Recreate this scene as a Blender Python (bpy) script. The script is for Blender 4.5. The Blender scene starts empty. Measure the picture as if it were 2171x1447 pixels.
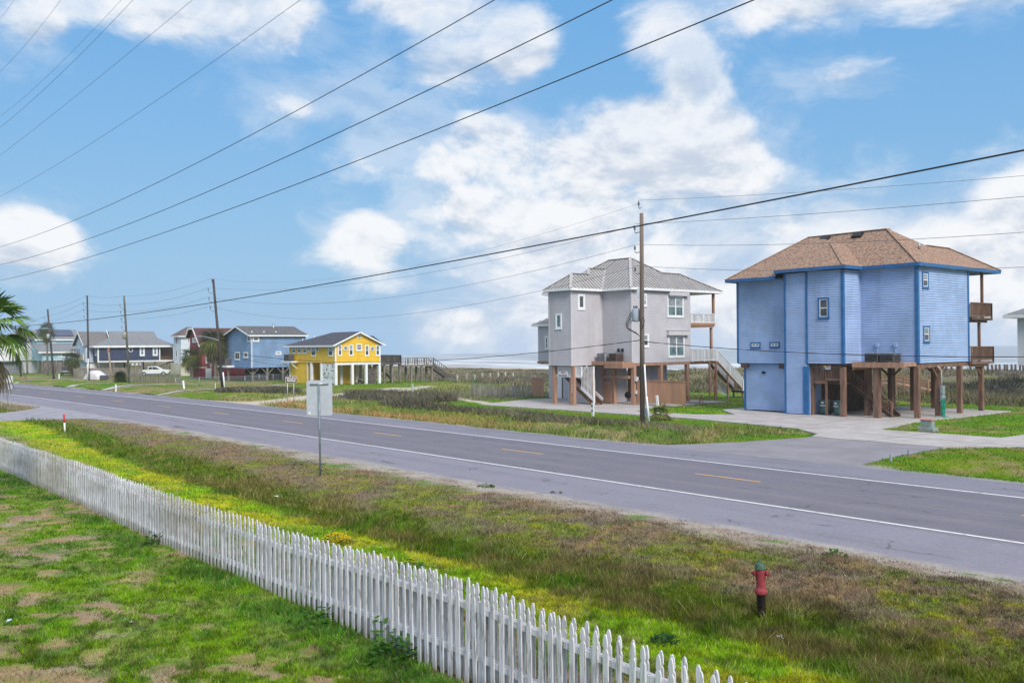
import bpy, bmesh, math, random
import numpy as np
from mathutils import Vector, Matrix
from mathutils.geometry import tessellate_polygon

random.seed(7)
S = bpy.context.scene
COL = S.collection

# ------------------------------------------------------------------ camera
# world: X along the road (right), Y away from us towards the sea, Z up, metres
FPX, PCX, PCY, CAMH = 1950.0, 1085.5, 723.5, 5.2
HD = math.pi / 2 - math.atan(1628.5 / FPX)
PIT, ROL = math.atan(8.3 / FPX), math.radians(0.5)
F0 = np.array([-math.sin(HD), math.cos(HD), 0.0])
R0 = np.array([math.cos(HD), math.sin(HD), 0.0])
ZZ = np.array([0.0, 0.0, 1.0])
CF = F0 * math.cos(PIT) + ZZ * math.sin(PIT)
U0 = -F0 * math.sin(PIT) + ZZ * math.cos(PIT)
CR = R0 * math.cos(ROL) - U0 * math.sin(ROL)
CU = U0 * math.cos(ROL) + R0 * math.sin(ROL)
CP = np.array([0.0, 0.0, CAMH])
cam = bpy.data.cameras.new('camera')
co = bpy.data.objects.new('camera', cam)
COL.objects.link(co)
cam.sensor_width = 36.0
cam.lens = 36.0 * FPX / 2171.0
cam.clip_start = 0.1
cam.clip_end = 20000.0
m = Matrix.Identity(4)
for i in range(3):
    m[i][0], m[i][1], m[i][2], m[i][3] = CR[i], CU[i], -CF[i], CP[i]
co.matrix_world = m
S.camera = co


def ray(px, py):
    return CF + CR * (px - PCX) / FPX - CU * (py - PCY) / FPX


def onZ(px, py, z=0.0):          # survey helper: photo measurement -> point on a level
    d = ray(px, py)
    return CP + d * (z - CAMH) / d[2]


def onY(px, py, Y):              # -> point on a wall that faces the road
    d = ray(px, py)
    return CP + d * Y / d[1]


def onX(px, py, X):              # -> point on a wall that faces +X
    d = ray(px, py)
    return CP + d * X / d[0]


# ------------------------------------------------------------------ sky and sun
SUN_EL, SUN_AZ = math.radians(38), math.radians(106)   # azimuth clockwise from +Y
world = bpy.data.worlds.new('World')
S.world = world
world.use_nodes = True
wt = world.node_tree
for n in list(wt.nodes):
    wt.nodes.remove(n)


class NT:
    """tiny node-building helper"""
    def __init__(s, t): s.t = t

    def n(s, typ, **kw):
        nd = s.t.nodes.new(typ)
        for k, v in kw.items(): setattr(nd, k, v)
        return nd

    def put(s, sock, v):
        if hasattr(v, 'is_output'): s.t.links.new(v, sock)
        else: sock.default_value = v

    def math(s, op, a, b=None, c=None, clamp=False):
        nd = s.n('ShaderNodeMath', operation=op, use_clamp=clamp)
        s.put(nd.inputs[0], a)
        if b is not None: s.put(nd.inputs[1], b)
        if c is not None: s.put(nd.inputs[2], c)
        return nd.outputs[0]

    def ramp(s, v, a, b):        # smoothstep a..b -> 0..1
        nd = s.n('ShaderNodeMapRange', interpolation_type='SMOOTHSTEP')
        s.put(nd.inputs[0], v)
        nd.inputs[1].default_value = a; nd.inputs[2].default_value = b
        return nd.outputs[0]

    def mix(s, f, a, b):
        nd = s.n('ShaderNodeMix', data_type='RGBA')
        s.put(nd.inputs[0], f); s.put(nd.inputs[6], a); s.put(nd.inputs[7], b)
        return nd.outputs[2]

    def noise(s, vec, scale, detail=4, rough=.55, dist=0.0):
        nd = s.n('ShaderNodeTexNoise')
        if vec is not None: s.put(nd.inputs['Vector'], vec)
        nd.inputs['Scale'].default_value = scale
        nd.inputs['Detail'].default_value = detail
        nd.inputs['Roughness'].default_value = rough
        nd.inputs['Distortion'].default_value = dist
        return nd.outputs[0]

    def mapv(s, vec, scale=(1, 1, 1), loc=(0, 0, 0)):
        nd = s.n('ShaderNodeMapping')
        s.put(nd.inputs[0], vec)
        nd.inputs[1].default_value = loc
        nd.inputs[3].default_value = scale
        return nd.outputs[0]


W = NT(wt)
sky = W.n('ShaderNodeTexSky', sky_type='NISHITA', sun_disc=False)
sky.sun_elevation = SUN_EL
sky.sun_rotation = SUN_AZ
sky.air_density = 1.6
sky.dust_density = 0.6
sky.ozone_density = 3.0
tc = W.n('ShaderNodeTexCoord')
D = tc.outputs['Generated']
sx = W.n('ShaderNodeSeparateXYZ')
wt.links.new(D, sx.inputs[0])
dx, dy, dz = sx.outputs
# bearing to the left of the view's heading, elevation (both degrees)
AZ = W.math('MULTIPLY', W.math('ARCTAN2', W.math('ADD', W.math('MULTIPLY', dx, float(R0[0])), W.math('MULTIPLY', dy, float(R0[1]))),
                               W.math('ADD', W.math('MULTIPLY', dx, float(F0[0])), W.math('MULTIPLY', dy, float(F0[1])))), 57.2958)
EL = W.math('MULTIPLY', W.math('ARCSINE', dz), 57.2958)
DV = W.mapv(D, (1, 1, 1.7))
nbig = W.noise(DV, 4.6, 11, .60, .25)
nup = W.noise(W.mapv(D, (1, 1, 1.7), (0, 0, .028)), 4.6, 6, .60, .25)
nlow = W.noise(DV, 11.0, 9, .66, .5)
# cloud banks: bearing, elevation, half-width, half-height (degrees), weight
BANKS = [(-6.8, 11.6, 5.5, 2.7, 1.35), (-1.5, 12.8, 5, 2.2, 1.25), (9, 12.2, 8, 3.0, 1.25), (2, 8, 14, 4, 1.2), (3.5, 10.8, 10.5, 3.5, 1.15), (-4.5, 11, 6, 2.2, .9), (12, 9.8, 8.5, 4.6, 1.1), (5, 6.8, 15, 4.4, 1.05), (-8.5, 6.8, 3.6, 2.4, 1.0),
         (-4, 8, 4, 2.2, .75), (18, 6.5, 7, 3.6, .85), (-27.6, 6.2, 4.0, 2.5, 1.15),
         (-16.5, 20.0, 8.5, 3.6, 1.05), (-24, 20.5, 8, 2.6, .85), (-27.5, 17.6, 1.8, 2.2, .62), (-6, 20.4, 7, 2.0, .85), (0.5, 18.2, 2.4, 2.8, .8),
         (-9, 15.0, 7.5, 2.1, .55), (-5, 16.3, 5.5, 2.2, .55), (-12.5, 14.2, 4.2, 1.8, .55),
         (17.5, 20.6, 8.5, 3.3, 1.15), (26, 20.6, 6.5, 3.0, 1.0), (11.5, 15.6, 2.2, 2.2, .62), (19, 15.2, 4.4, 1.3, .55), (10, 19, 3, 2, .6),
         (30, 7.2, 5, 3.6, .95), (24, 4.5, 9, 3.4, .9), (-3.5, 1.0, 3.6, 1.9, 1.1), (6, 2.0, 9, 3.2, .95), (17, 2, 9, 4, .95), (31, 3, 9, 4, .95),
         (-40, 14, 8, 4, .8), (50, 12, 14, 6, 1.0), (75, 25, 20, 9, .9), (-75, 20, 20, 8, .9), (120, 20, 30, 10, 1.0), (-130, 25, 30, 12, .9), (0, 62, 400, 34, 1.9), (100, 30, 70, 14, 1.1), (-110, 30, 60, 14, 1.1), (175, 25, 50, 14, 1.1), (-175, 25, 50, 14, 1.1)]  # wide banks here are out of view, added to whiten the skylight
bias = None
for a0, e0, ra, re, wgt in BANKS:
    u = W.math('DIVIDE', W.math('SUBTRACT', AZ, a0), ra)
    v = W.math('DIVIDE', W.math('SUBTRACT', EL, e0), re)
    r2 = W.math('ADD', W.math('MULTIPLY', u, u), W.math('MULTIPLY', v, v))
    b = W.math('MULTIPLY', W.math('SUBTRACT', .80, W.math('MULTIPLY', W.math('SQRT', r2), .92)), wgt)
    bias = b if bias is None else W.math('SMOOTH_MAX', bias, b, .10)
bias = W.math('MAXIMUM', W.math('MINIMUM', bias, .50), -.9)
dens = W.math('ADD', W.math('MULTIPLY', W.math('SUBTRACT', nbig, .5), 2.7), bias)
mask = W.ramp(dens, -.04, .46)
wisp = W.math('MULTIPLY', W.ramp(W.math('ADD', W.math('MULTIPLY', W.math('SUBTRACT', nlow, .5), 2.4), bias), -.28, .5), .42)
mask = W.math('MULTIPLY', W.math('MAXIMUM', mask, wisp), W.math('SUBTRACT', .96, W.math('MULTIPLY', W.ramp(EL, 10, 17), W.math('MULTIPLY', W.ramp(nlow, .35, .65), .34))))
mask = W.math('MULTIPLY', mask, .985)
veil = W.math('MULTIPLY', W.math('MULTIPLY', W.ramp(EL, 10.5, 4.5), W.ramp(AZ, -10, 3)), W.math('ADD', .55, W.math('MULTIPLY', W.ramp(nlow, .35, .68), .42)))
lit = W.math('ADD', .56, W.math('MULTIPLY', W.math('SUBTRACT', nbig, nup), 4.2))
lit = W.math('ADD', lit, W.math('MULTIPLY', W.math('SUBTRACT', nlow, .5), .55))
lit = W.math('SUBTRACT', lit, W.math('MULTIPLY', W.ramp(dens, .35, 1.0), .10))
shade = W.ramp(lit, .10, .72)
ccol = W.mix(shade, (.345, .385, .45, 1), (.555, .56, .57, 1))
over = W.n('ShaderNodeVectorMath', operation='SCALE')      # overhead cloud, out of view, brightened to add soft top light
wt.links.new(ccol, over.inputs[0])
wt.links.new(W.math('ADD', 1.0, W.math('MULTIPLY', W.ramp(EL, 25, 48), .30)), over.inputs[3])
ccol = over.outputs[0]
hz = W.math('MULTIPLY', W.ramp(EL, 8.0, -1.0), .55)          # thin bright veil near the horizon
skyc = W.n('ShaderNodeVectorMath', operation='SCALE')
wt.links.new(sky.outputs[0], skyc.inputs[0]); skyc.inputs[3].default_value = 0.07
hsv = W.n('ShaderNodeHueSaturation')
hsv.inputs['Hue'].default_value = .505
hsv.inputs['Saturation'].default_value = 1.0
hsv.inputs['Value'].default_value = 1.0
wt.links.new(skyc.outputs[0], hsv.inputs['Color'])
grad = W.mix(W.ramp(EL, 0.0, 26.0), (.150, .292, .465, 1), (.082, .238, .462, 1))
skym = W.mix(.86, hsv.outputs[0], grad)
c0 = W.mix(hz, skym, (.19, .31, .465, 1))
c1 = W.mix(mask, W.mix(W.math('MULTIPLY', veil, W.ramp(EL, 60, 20)), c0, (.345, .395, .485, 1)), ccol)
bg = W.n('ShaderNodeBackground')
wt.links.new(c1, bg.inputs[0])
bg.inputs[1].default_value = 1.0
wo = W.n('ShaderNodeOutputWorld')
wt.links.new(bg.outputs[0], wo.inputs[0])

sun = bpy.data.lights.new('sun', 'SUN')
sun.energy = 2.0
sun.angle = math.radians(22)
sun.color = (1.0, .95, .87)
so = bpy.data.objects.new('sun', sun)
COL.objects.link(so)
sd = Vector((math.sin(SUN_AZ) * math.cos(SUN_EL), math.cos(SUN_AZ) * math.cos(SUN_EL), math.sin(SUN_EL)))
so.rotation_euler = sd.to_track_quat('Z', 'Y').to_euler()
so.location = (20, -20, 60)
S.view_settings.view_transform = 'Standard'
S.view_settings.look = 'None'
S.view_settings.gamma = 1.0
S.view_settings.exposure = 0.80

# ------------------------------------------------------------------ object helpers
BASE = {}


def tag(o, label=None, cat=None, group=None, kind=None):
    if label: o['label'] = label
    if cat: o['category'] = cat
    if group: o['group'] = group
    if kind: o['kind'] = kind
    return o


def thing(name, label, cat, loc=(0, 0, 0), group=None):
    o = bpy.data.objects.new(name, None)
    COL.objects.link(o)
    o.empty_display_size = .3
    o.location = loc
    BASE[o] = Vector(loc)
    return tag(o, label, cat, group)


def copy_tree(o, parent=None):
    c = o.copy()
    COL.objects.link(c)
    if parent: c.parent = parent
    for ch in [x for x in o.children]:
        copy_tree(ch, c)
    return c


def base_of(p):
    while p is not None:
        if p in BASE: return BASE[p]
        p = p.parent
    return Vector((0, 0, 0))


class MB:
    """collects boxes, beams, tubes, polygons (world coordinates) into ONE mesh"""
    def __init__(s): s.v, s.f, s.sm = [], [], []

    def face(s, pts, smooth=False):
        b = len(s.v)
        s.v += [tuple(p) for p in pts]
        s.f.append(tuple(range(b, b + len(pts)))); s.sm.append(smooth)
        return s

    def box(s, x0, x1, y0, y1, z0, z1):
        b = len(s.v)
        s.v += [(x, y, z) for z in (z0, z1) for y in (y0, y1) for x in (x0, x1)]
        for q in ((0, 2, 3, 1), (4, 5, 7, 6), (0, 1, 5, 4), (2, 6, 7, 3), (0, 4, 6, 2), (1, 3, 7, 5)):
            s.f.append(tuple(b + i for i in q)); s.sm.append(False)
        return s

    def beam(s, p, q, w, h=None, up=(0, 0, 1)):
        h = w if h is None else h
        p, q = Vector(p), Vector(q)
        d = (q - p).normalized(); u = Vector(up)
        if abs(d.dot(u)) > .98: u = Vector((0, 1, 0))
        a = d.cross(u).normalized(); c = a.cross(d).normalized()
        b = len(s.v)
        for e in (p, q):
            for i, j in ((-1, -1), (1, -1), (1, 1), (-1, 1)):
                s.v.append(tuple(e + a * (w / 2 * i) + c * (h / 2 * j)))
        for k in range(4):
            n = (k + 1) % 4
            s.f.append((b + k, b + n, b + 4 + n, b + 4 + k)); s.sm.append(False)
        s.f.append((b + 3, b + 2, b + 1, b)); s.f.append((b + 4, b + 5, b + 6, b + 7)); s.sm += [False, False]
        return s

    def tube(s, pts, r, n=8, caps=True):
        pts = [Vector(p) for p in pts]
        rs = r if hasattr(r, '__len__') else [r] * len(pts)
        b = len(s.v)
        ref = None
        for i, p in enumerate(pts):
            d = (pts[min(i + 1, len(pts) - 1)] - pts[max(i - 1, 0)]).normalized()
            if ref is None:
                ref = Vector((1, 0, 0)) if abs(d.x) < .9 else Vector((0, 0, 1))
            a = d.cross(ref).normalized(); c = d.cross(a).normalized()
            ref = -a.cross(d) if False else ref
            for k in range(n):
                t = 2 * math.pi * k / n
                s.v.append(tuple(p + (a * math.cos(t) + c * math.sin(t)) * rs[i]))
        for i in range(len(pts) - 1):
            for k in range(n):
                k2 = (k + 1) % n
                s.f.append((b + i * n + k, b + (i + 1) * n + k, b + (i + 1) * n + k2, b + i * n + k2)); s.sm.append(True)
        if caps:
            s.f.append(tuple(b + k for k in range(n))); s.sm.append(False)
            e = b + (len(pts) - 1) * n
            s.f.append(tuple(e + k for k in reversed(range(n)))); s.sm.append(False)
        return s

    def lathe(s, c, prof, n=16, axis='z'):
        b = len(s.v)
        for r, z in prof:
            for k in range(n):
                t = 2 * math.pi * k / n
                x, y = r * math.cos(t), r * math.sin(t)
                s.v.append((c[0] + x, c[1] + y, c[2] + z) if axis == 'z' else ((c[0] + z, c[1] + x, c[2] + y) if axis == 'x' else (c[0] + x, c[1] + z, c[2] + y)))
        for i in range(len(prof) - 1):
            for k in range(n):
                k2 = (k + 1) % n
                q = (b + i * n + k, b + i * n + k2, b + (i + 1) * n + k2, b + (i + 1) * n + k)
                s.f.append(q if axis != 'y' else q[::-1]); s.sm.append(True)
        return s

    def slab(s, poly, z0, z1):           # polygon in plan -> solid slab (concave allowed)
        b = len(s.v); n = len(poly)
        ar = sum(poly[i][0] * poly[(i + 1) % n][1] - poly[(i + 1) % n][0] * poly[i][1] for i in range(n))
        if ar < 0: poly = poly[::-1]
        s.v += [(p[0], p[1], z1) for p in poly] + [(p[0], p[1], z0) for p in poly]
        for t in tessellate_polygon([[Vector((p[0], p[1], 0)) for p in poly]]):
            a = [poly[i] for i in t]
            if (a[1][0] - a[0][0]) * (a[2][1] - a[0][1]) - (a[2][0] - a[0][0]) * (a[1][1] - a[0][1]) < 0: t = t[::-1]
            s.f.append(tuple(b + i for i in t)); s.sm.append(False)
        for i in range(n):
            j = (i + 1) % n
            s.f.append((b + i, b + n + i, b + n + j, b + j)); s.sm.append(False)
        return s

    def extr(s, prof, axis, a, c):       # closed 2-D outline extruded along axis from a to c
        n = len(prof); b = len(s.v)
        for e in (a, c):
            for u, v in prof:
                s.v.append((e, u, v) if axis == 'x' else ((u, e, v) if axis == 'y' else (u, v, e)))
        for i in range(n):
            j = (i + 1) % n
            s.f.append((b + i, b + j, b + n + j, b + n + i)); s.sm.append(False)
        s.f.append(tuple(b + i for i in reversed(range(n)))); s.f.append(tuple(b + n + i for i in range(n))); s.sm += [False, False]
        return s

    def split(s, name, mat, parent=None):
        """every separate piece becomes a part of its own"""
        par = list(range(len(s.v)))

        def find(i):
            while par[i] != i:
                par[i] = par[par[i]]; i = par[i]
            return i
        for f in s.f:
            for i in f[1:]: par[find(i)] = find(f[0])
        grp = {}
        for f, q in zip(s.f, s.sm): grp.setdefault(find(f[0]), []).append((f, q))
        out = []
        for fs in grp.values():
            m2 = MB(); ids = {}
            for f, q in fs:
                for i in f:
                    if i not in ids: ids[i] = len(m2.v); m2.v.append(s.v[i])
                m2.f.append(tuple(ids[i] for i in f)); m2.sm.append(q)
            out.append(m2.build(name, mat, parent))
        return out

    def build(s, name, mat, parent=None, bevel=0.0, label=None, fix=False):
        me = bpy.data.meshes.new(name)
        off = base_of(parent)
        me.from_pydata([(x - off.x, y - off.y, z - off.z) for x, y, z in s.v], [], s.f)
        for p, q in zip(me.polygons, s.sm): p.use_smooth = q
        me.materials.append(mat)
        if fix or bevel:
            bm = bmesh.new(); bm.from_mesh(me)
            bmesh.ops.recalc_face_normals(bm, faces=bm.faces)
            bm.to_mesh(me); bm.free()
        me.update()
        o = bpy.data.objects.new(name, me)
        COL.objects.link(o)
        if parent: o.parent = parent
        if bevel:
            md = o.modifiers.new('bevel', 'BEVEL'); md.width = bevel; md.segments = 2; md.limit_method = 'ANGLE'
        if label: o['label'] = label
        return o


def npmesh(name, verts, faces, mat, cols=None, smooth=False):
    """fast mesh from numpy arrays; cols = per-vertex albedo"""
    me = bpy.data.meshes.new(name)
    nv, nf, k = len(verts), len(faces), faces.shape[1]
    me.vertices.add(nv); me.loops.add(nf * k); me.polygons.add(nf)
    me.vertices.foreach_set('co', verts.astype(np.float32).ravel())
    me.loops.foreach_set('vertex_index', faces.astype(np.int32).ravel())
    me.polygons.foreach_set('loop_start', np.arange(0, nf * k, k, dtype=np.int32))
    if smooth: me.polygons.foreach_set('use_smooth', np.ones(nf, dtype=bool))
    if cols is not None:
        at = me.color_attributes.new('Col', 'FLOAT_COLOR', 'POINT')
        at.data.foreach_set('color', np.concatenate([cols, np.ones((nv, 1))], 1).astype(np.float32).ravel())
    me.materials.append(mat)
    me.update(calc_edges=True)
    o = bpy.data.objects.new(name, me)
    COL.objects.link(o)
    return o


# ------------------------------------------------------------------ materials
def mat(name, col, rough=.75, var=.18, scale=4.0, bump=0.0, stretch=(1, 1, 1), spec=.3, metal=0.0, col2=None, lo=.35, hi=.65, bscale=None, streak=None):
    ma = bpy.data.materials.new(name); ma.use_nodes = True
    t = ma.node_tree; N = NT(t)
    p = t.nodes['Principled BSDF']
    tcn = N.n('ShaderNodeTexCoord')
    g = N.n('ShaderNodeNewGeometry')
    v = N.mapv(g.outputs['Position'], stretch)
    nzz = N.noise(v, scale, 5, .6)
    c = tuple(col)
    a = tuple(x * (1 - var) for x in c) + (1,)
    b = (tuple(min(1, x * (1 + var)) for x in c) if col2 is None else tuple(col2)) + (1,)
    out = N.mix(N.ramp(nzz, lo, hi), a, b)
    if streak:                           # weather stains running down
        sc, amt, sca = streak
        n2 = N.noise(N.mapv(g.outputs['Position'], (1, 1, .07)), sca, 5, .65)
        out = N.mix(N.math('MULTIPLY', N.ramp(n2, .52, .75), amt), out, tuple(sc) + (1,))
    t.links.new(out, p.inputs['Base Color'])
    p.inputs['Roughness'].default_value = rough
    p.inputs['Specular IOR Level'].default_value = spec
    p.inputs['Metallic'].default_value = metal
    if bump:
        bn = N.n('ShaderNodeBump'); bn.inputs['Strength'].default_value = bump; bn.inputs['Distance'].default_value = .02
        t.links.new(N.noise(v, bscale or scale * 4, 4, .6), bn.inputs['Height'])
        t.links.new(bn.outputs[0], p.inputs['Normal'])
    return ma


def vcol_mat(name, rough=.9, trans=0.0, jitter=.25, scale=9.0):
    ma = bpy.data.materials.new(name); ma.use_nodes = True
    t = ma.node_tree; N = NT(t)
    p = t.nodes['Principled BSDF']
    at = N.n('ShaderNodeVertexColor', layer_name='Col')
    g = N.n('ShaderNodeNewGeometry')
    nn = N.noise(g.outputs['Position'], scale, 6, .7)
    vm = N.n('ShaderNodeVectorMath', operation='SCALE')
    t.links.new(at.outputs[0], vm.inputs[0])
    t.links.new(N.math('ADD', N.math('MULTIPLY', N.math('SUBTRACT', nn, .5), jitter * 4), 1.0), vm.inputs[3])
    t.links.new(vm.outputs[0], p.inputs['Base Color'])
    p.inputs['Roughness'].default_value = rough
    p.inputs['Specular IOR Level'].default_value = .04
    if trans:
        tr = N.n('ShaderNodeBsdfTranslucent'); t.links.new(vm.outputs[0], tr.inputs[0])
        mx = N.n('ShaderNodeMixShader'); mx.inputs[0].default_value = trans
        t.links.new(p.outputs[0], mx.inputs[1]); t.links.new(tr.outputs[0], mx.inputs[2])
        t.links.new(mx.outputs[0], t.nodes['Material Output'].inputs[0])
    return ma


def glass_mat(name, col, rough=.06):
    ma = mat(name, col, rough, .35, 1.6, spec=.4)
    return ma

# ------------------------------------------------------------------ land
def _h(ix, iy, s):
    n = (ix.astype(np.int64) * 374761393 + iy.astype(np.int64) * 668265263 + s * 974634777) & 0xffffffff
    n = ((n ^ (n >> 13)) * 1274126177) & 0xffffffff
    return ((n ^ (n >> 16)) & 0xffff) / 65535.0


def vn(x, y, sc, s=0):
    x = np.asarray(x, float) / sc; y = np.asarray(y, float) / sc
    ix, iy = np.floor(x), np.floor(y)
    fx, fy = x - ix, y - iy
    fx, fy = fx * fx * (3 - 2 * fx), fy * fy * (3 - 2 * fy)
    a, b = _h(ix, iy, s), _h(ix + 1, iy, s)
    c, d = _h(ix, iy + 1, s), _h(ix + 1, iy + 1, s)
    return (a * (1 - fx) + b * fx) * (1 - fy) + (c * (1 - fx) + d * fx) * fy


def fb(x, y, sc, s=0, o=4):
    r, a, t = 0, 1.0, 0
    for k in range(o):
        r = r + a * vn(x, y, sc / 2 ** k, s + k * 17); t += a; a *= .55
    return r / t


def ss(v, a, b):
    t = np.clip((v - a) / (b - a), 0, 1)
    return t * t * (3 - 2 * t)


def bend(x):                          # the highway swings gently to the left far away
    t = np.maximum(0, -np.asarray(x, float) - 55)
    return np.where(t < 150, -.00036 * t * t, -.00036 * 150 * (2 * t - 150))


ROADN, ROADF = 21.35, 35.6            # asphalt edges
PADS = {
    'driveway': [(-28.3, 45.05), (-28.9, 46.6), (-31.5, 48.6), (-35, 49.3), (-40.9, 50.2), (-43.0, 50.25), (-43.0, 53.3), (-40.9, 55.2), (-44.6, 58.5), (-44.6, 68), (-36, 71.6), (-28.4, 71.4), (-28.9, 58), (-27.9, 51.4), (-21, 51.5), (-20.6, 56), (-14, 72), (-9, 70), (-15, 52), (-11, 47), (-18.75, 47.6), (-21.07, 45.05)],
    'grey_drive': [(-43.0, 50.25), (-52, 50.0), (-64, 49.4), (-66.3, 57.5), (-64.4, 67), (-50.6, 67), (-50.4, 57.2), (-48.4, 52.7), (-43.0, 53.3)],
    'apron': [(-34.5, 35.4), (-31.2, 36.4), (-29.5, 40), (-28.3, 45.05), (-21.07, 45.05), (-20.9, 39.4), (-20.5, 36.3), (-17.5, 35.4)],
    'side_street': [(-63.0, 22.2), (-67.5, 21.4), (-73.3, 19.6), (-75.2, 16), (-77.5, 9), (-78, -20), (-85.5, -20), (-84.8, 10), (-84.3, 15.6), (-87.8, 19.0), (-91, 20.5), (-97, 21.2)],
}


def inpoly(x, y, P):
    r = np.zeros(np.shape(x), bool); n = len(P)
    for i in range(n):
        (x0, y0), (x1, y1) = P[i], P[(i + 1) % n]
        if y0 == y1: continue
        c = ((y0 > y) != (y1 > y)) & (x < (x1 - x0) * (y - y0) / (y1 - y0) + x0)
        r ^= c
    return r


def segdist(x, y, L):
    d = np.full(np.shape(x), 1e9)
    for (x0, y0), (x1, y1) in zip(L[:-1], L[1:]):
        dx_, dy_ = x1 - x0, y1 - y0
        t = np.clip(((x - x0) * dx_ + (y - y0) * dy_) / (dx_ * dx_ + dy_ * dy_), 0, 1)
        d = np.minimum(d, np.hypot(x - x0 - t * dx_, y - y0 - t * dy_))
    return d


TRACKS = [([(-81, 34), (-82.8, 40), (-87.5, 48), (-93, 57), (-97, 62)], 2.3), ([(-90, 58), (-95, 64), (-99, 68)], 1.4), ([(-87, 51), (-80.5, 56), (-69, 52.3), (-64, 51)], .8),
          ([(-78, 34.6), (-84, 35.6), (-90, 34.4)], 1.6)]
LANES = [([tuple(onZ(px, py)[:2]) for px, py in L], w) for L, w in
         [([(158, 824), (244, 819.5), (300, 816), (368, 814)], .75), ([(272, 834.5), (345, 830), (430, 826), (520, 822), (600, 816)], .55), ([(104, 817.5), (161, 814), (240, 811.5)], .6), ([(20, 801), (90, 800), (152, 799)], .9), ([(40, 806.5), (120, 805), (170, 804.5)], .9)]]


def wig(x, y): return (fb(x, y, 3.5, 91, 3) - .5) * 1.7


def H(x, y):
    x = np.asarray(x, float); y = np.asarray(y, float)
    yb = y - bend(x)
    z = (fb(x, y, 2.2, 5, 3) - .5) * .09
    z = z - .30 * np.exp(-((yb + .04 * np.maximum(0, -x - 30) * 0 - 14.6) / 1.7) ** 2) * ss(x, -75, -55)
    far = ss(x, -30, -34) + ss(x, -20, -17)
    z = z - .42 * np.exp(-((yb - 39.2) / 2.0) ** 2) * far * (1 - ss(x, -74, -80) * ss(x, -92, -86))
    road = ss(yb, ROADN - 1.4, ROADN + .2) * ss(yb, ROADF + 1.4, ROADF - .2)
    z = z * (1 - road) - .04 * road
    pad = ss(y, 46, 50) * ss(y, 78, 71) * ss(x, -70, -64) * ss(x, -5, -12)
    z = z * (1 - .85 * pad)
    # dunes rise towards the sea, highest behind the blue house
    k = -.15 + 1.15 * ss(x, -135, -70)
    z = z + ss(y, 78, 104) * k * (1.25 + 1.1 * (fb(x, y, 22, 40, 3) - .5)) * ss(y, 142, 122)
    z = z + ss(y, 74, 90) * ss(y, 142, 128) * (fb(x, y, 5, 44, 3) - .5) * .9
    mnd = np.exp(-(((x + 74) / 9) ** 2 + ((y - 47) / 4.5) ** 2)) + np.exp(-(((x + 95) / 8) ** 2 + ((y - 43) / 4) ** 2))
    z = z + mnd * .35
    z = z - 3.6 * ss(y, 132, 190)
    z = z - .07 * np.exp(-((y - 8.2) / 1.6) ** 2) * ss(x, -19, -12)
    return z


def hard(x, y):
    yb = y - bend(x)
    edge = (fb(x, y, 1.1, 31, 3) - .5) * .5
    r = (yb > ROADN + edge) & (yb < ROADF - edge)
    for P in PADS.values(): r |= inpoly(x, y, P)
    return r


SOIL = np.array([.34, .26, .205]); DRY = np.array([.29, .205, .115]); STRAW = np.array([.40, .30, .165]); PURP = np.array([.20, .145, .118])
GRN = np.array([.085, .195, .010]); LIME = np.array([.195, .325, .008]); YEL = np.array([.33, .345, .016]); OLIV = np.array([.115, .165, .010])
DKG = np.array([.055, .135, .016]); SAND = np.array([.50, .44, .35]); GRIT = np.array([.37, .33, .285]); RUST = np.array([.40, .23, .10]); SCRUB = np.array([.19, .16, .13])


def lerp(a, b, t): return a + (b - a) * np.asarray(t)[..., None]


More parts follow.
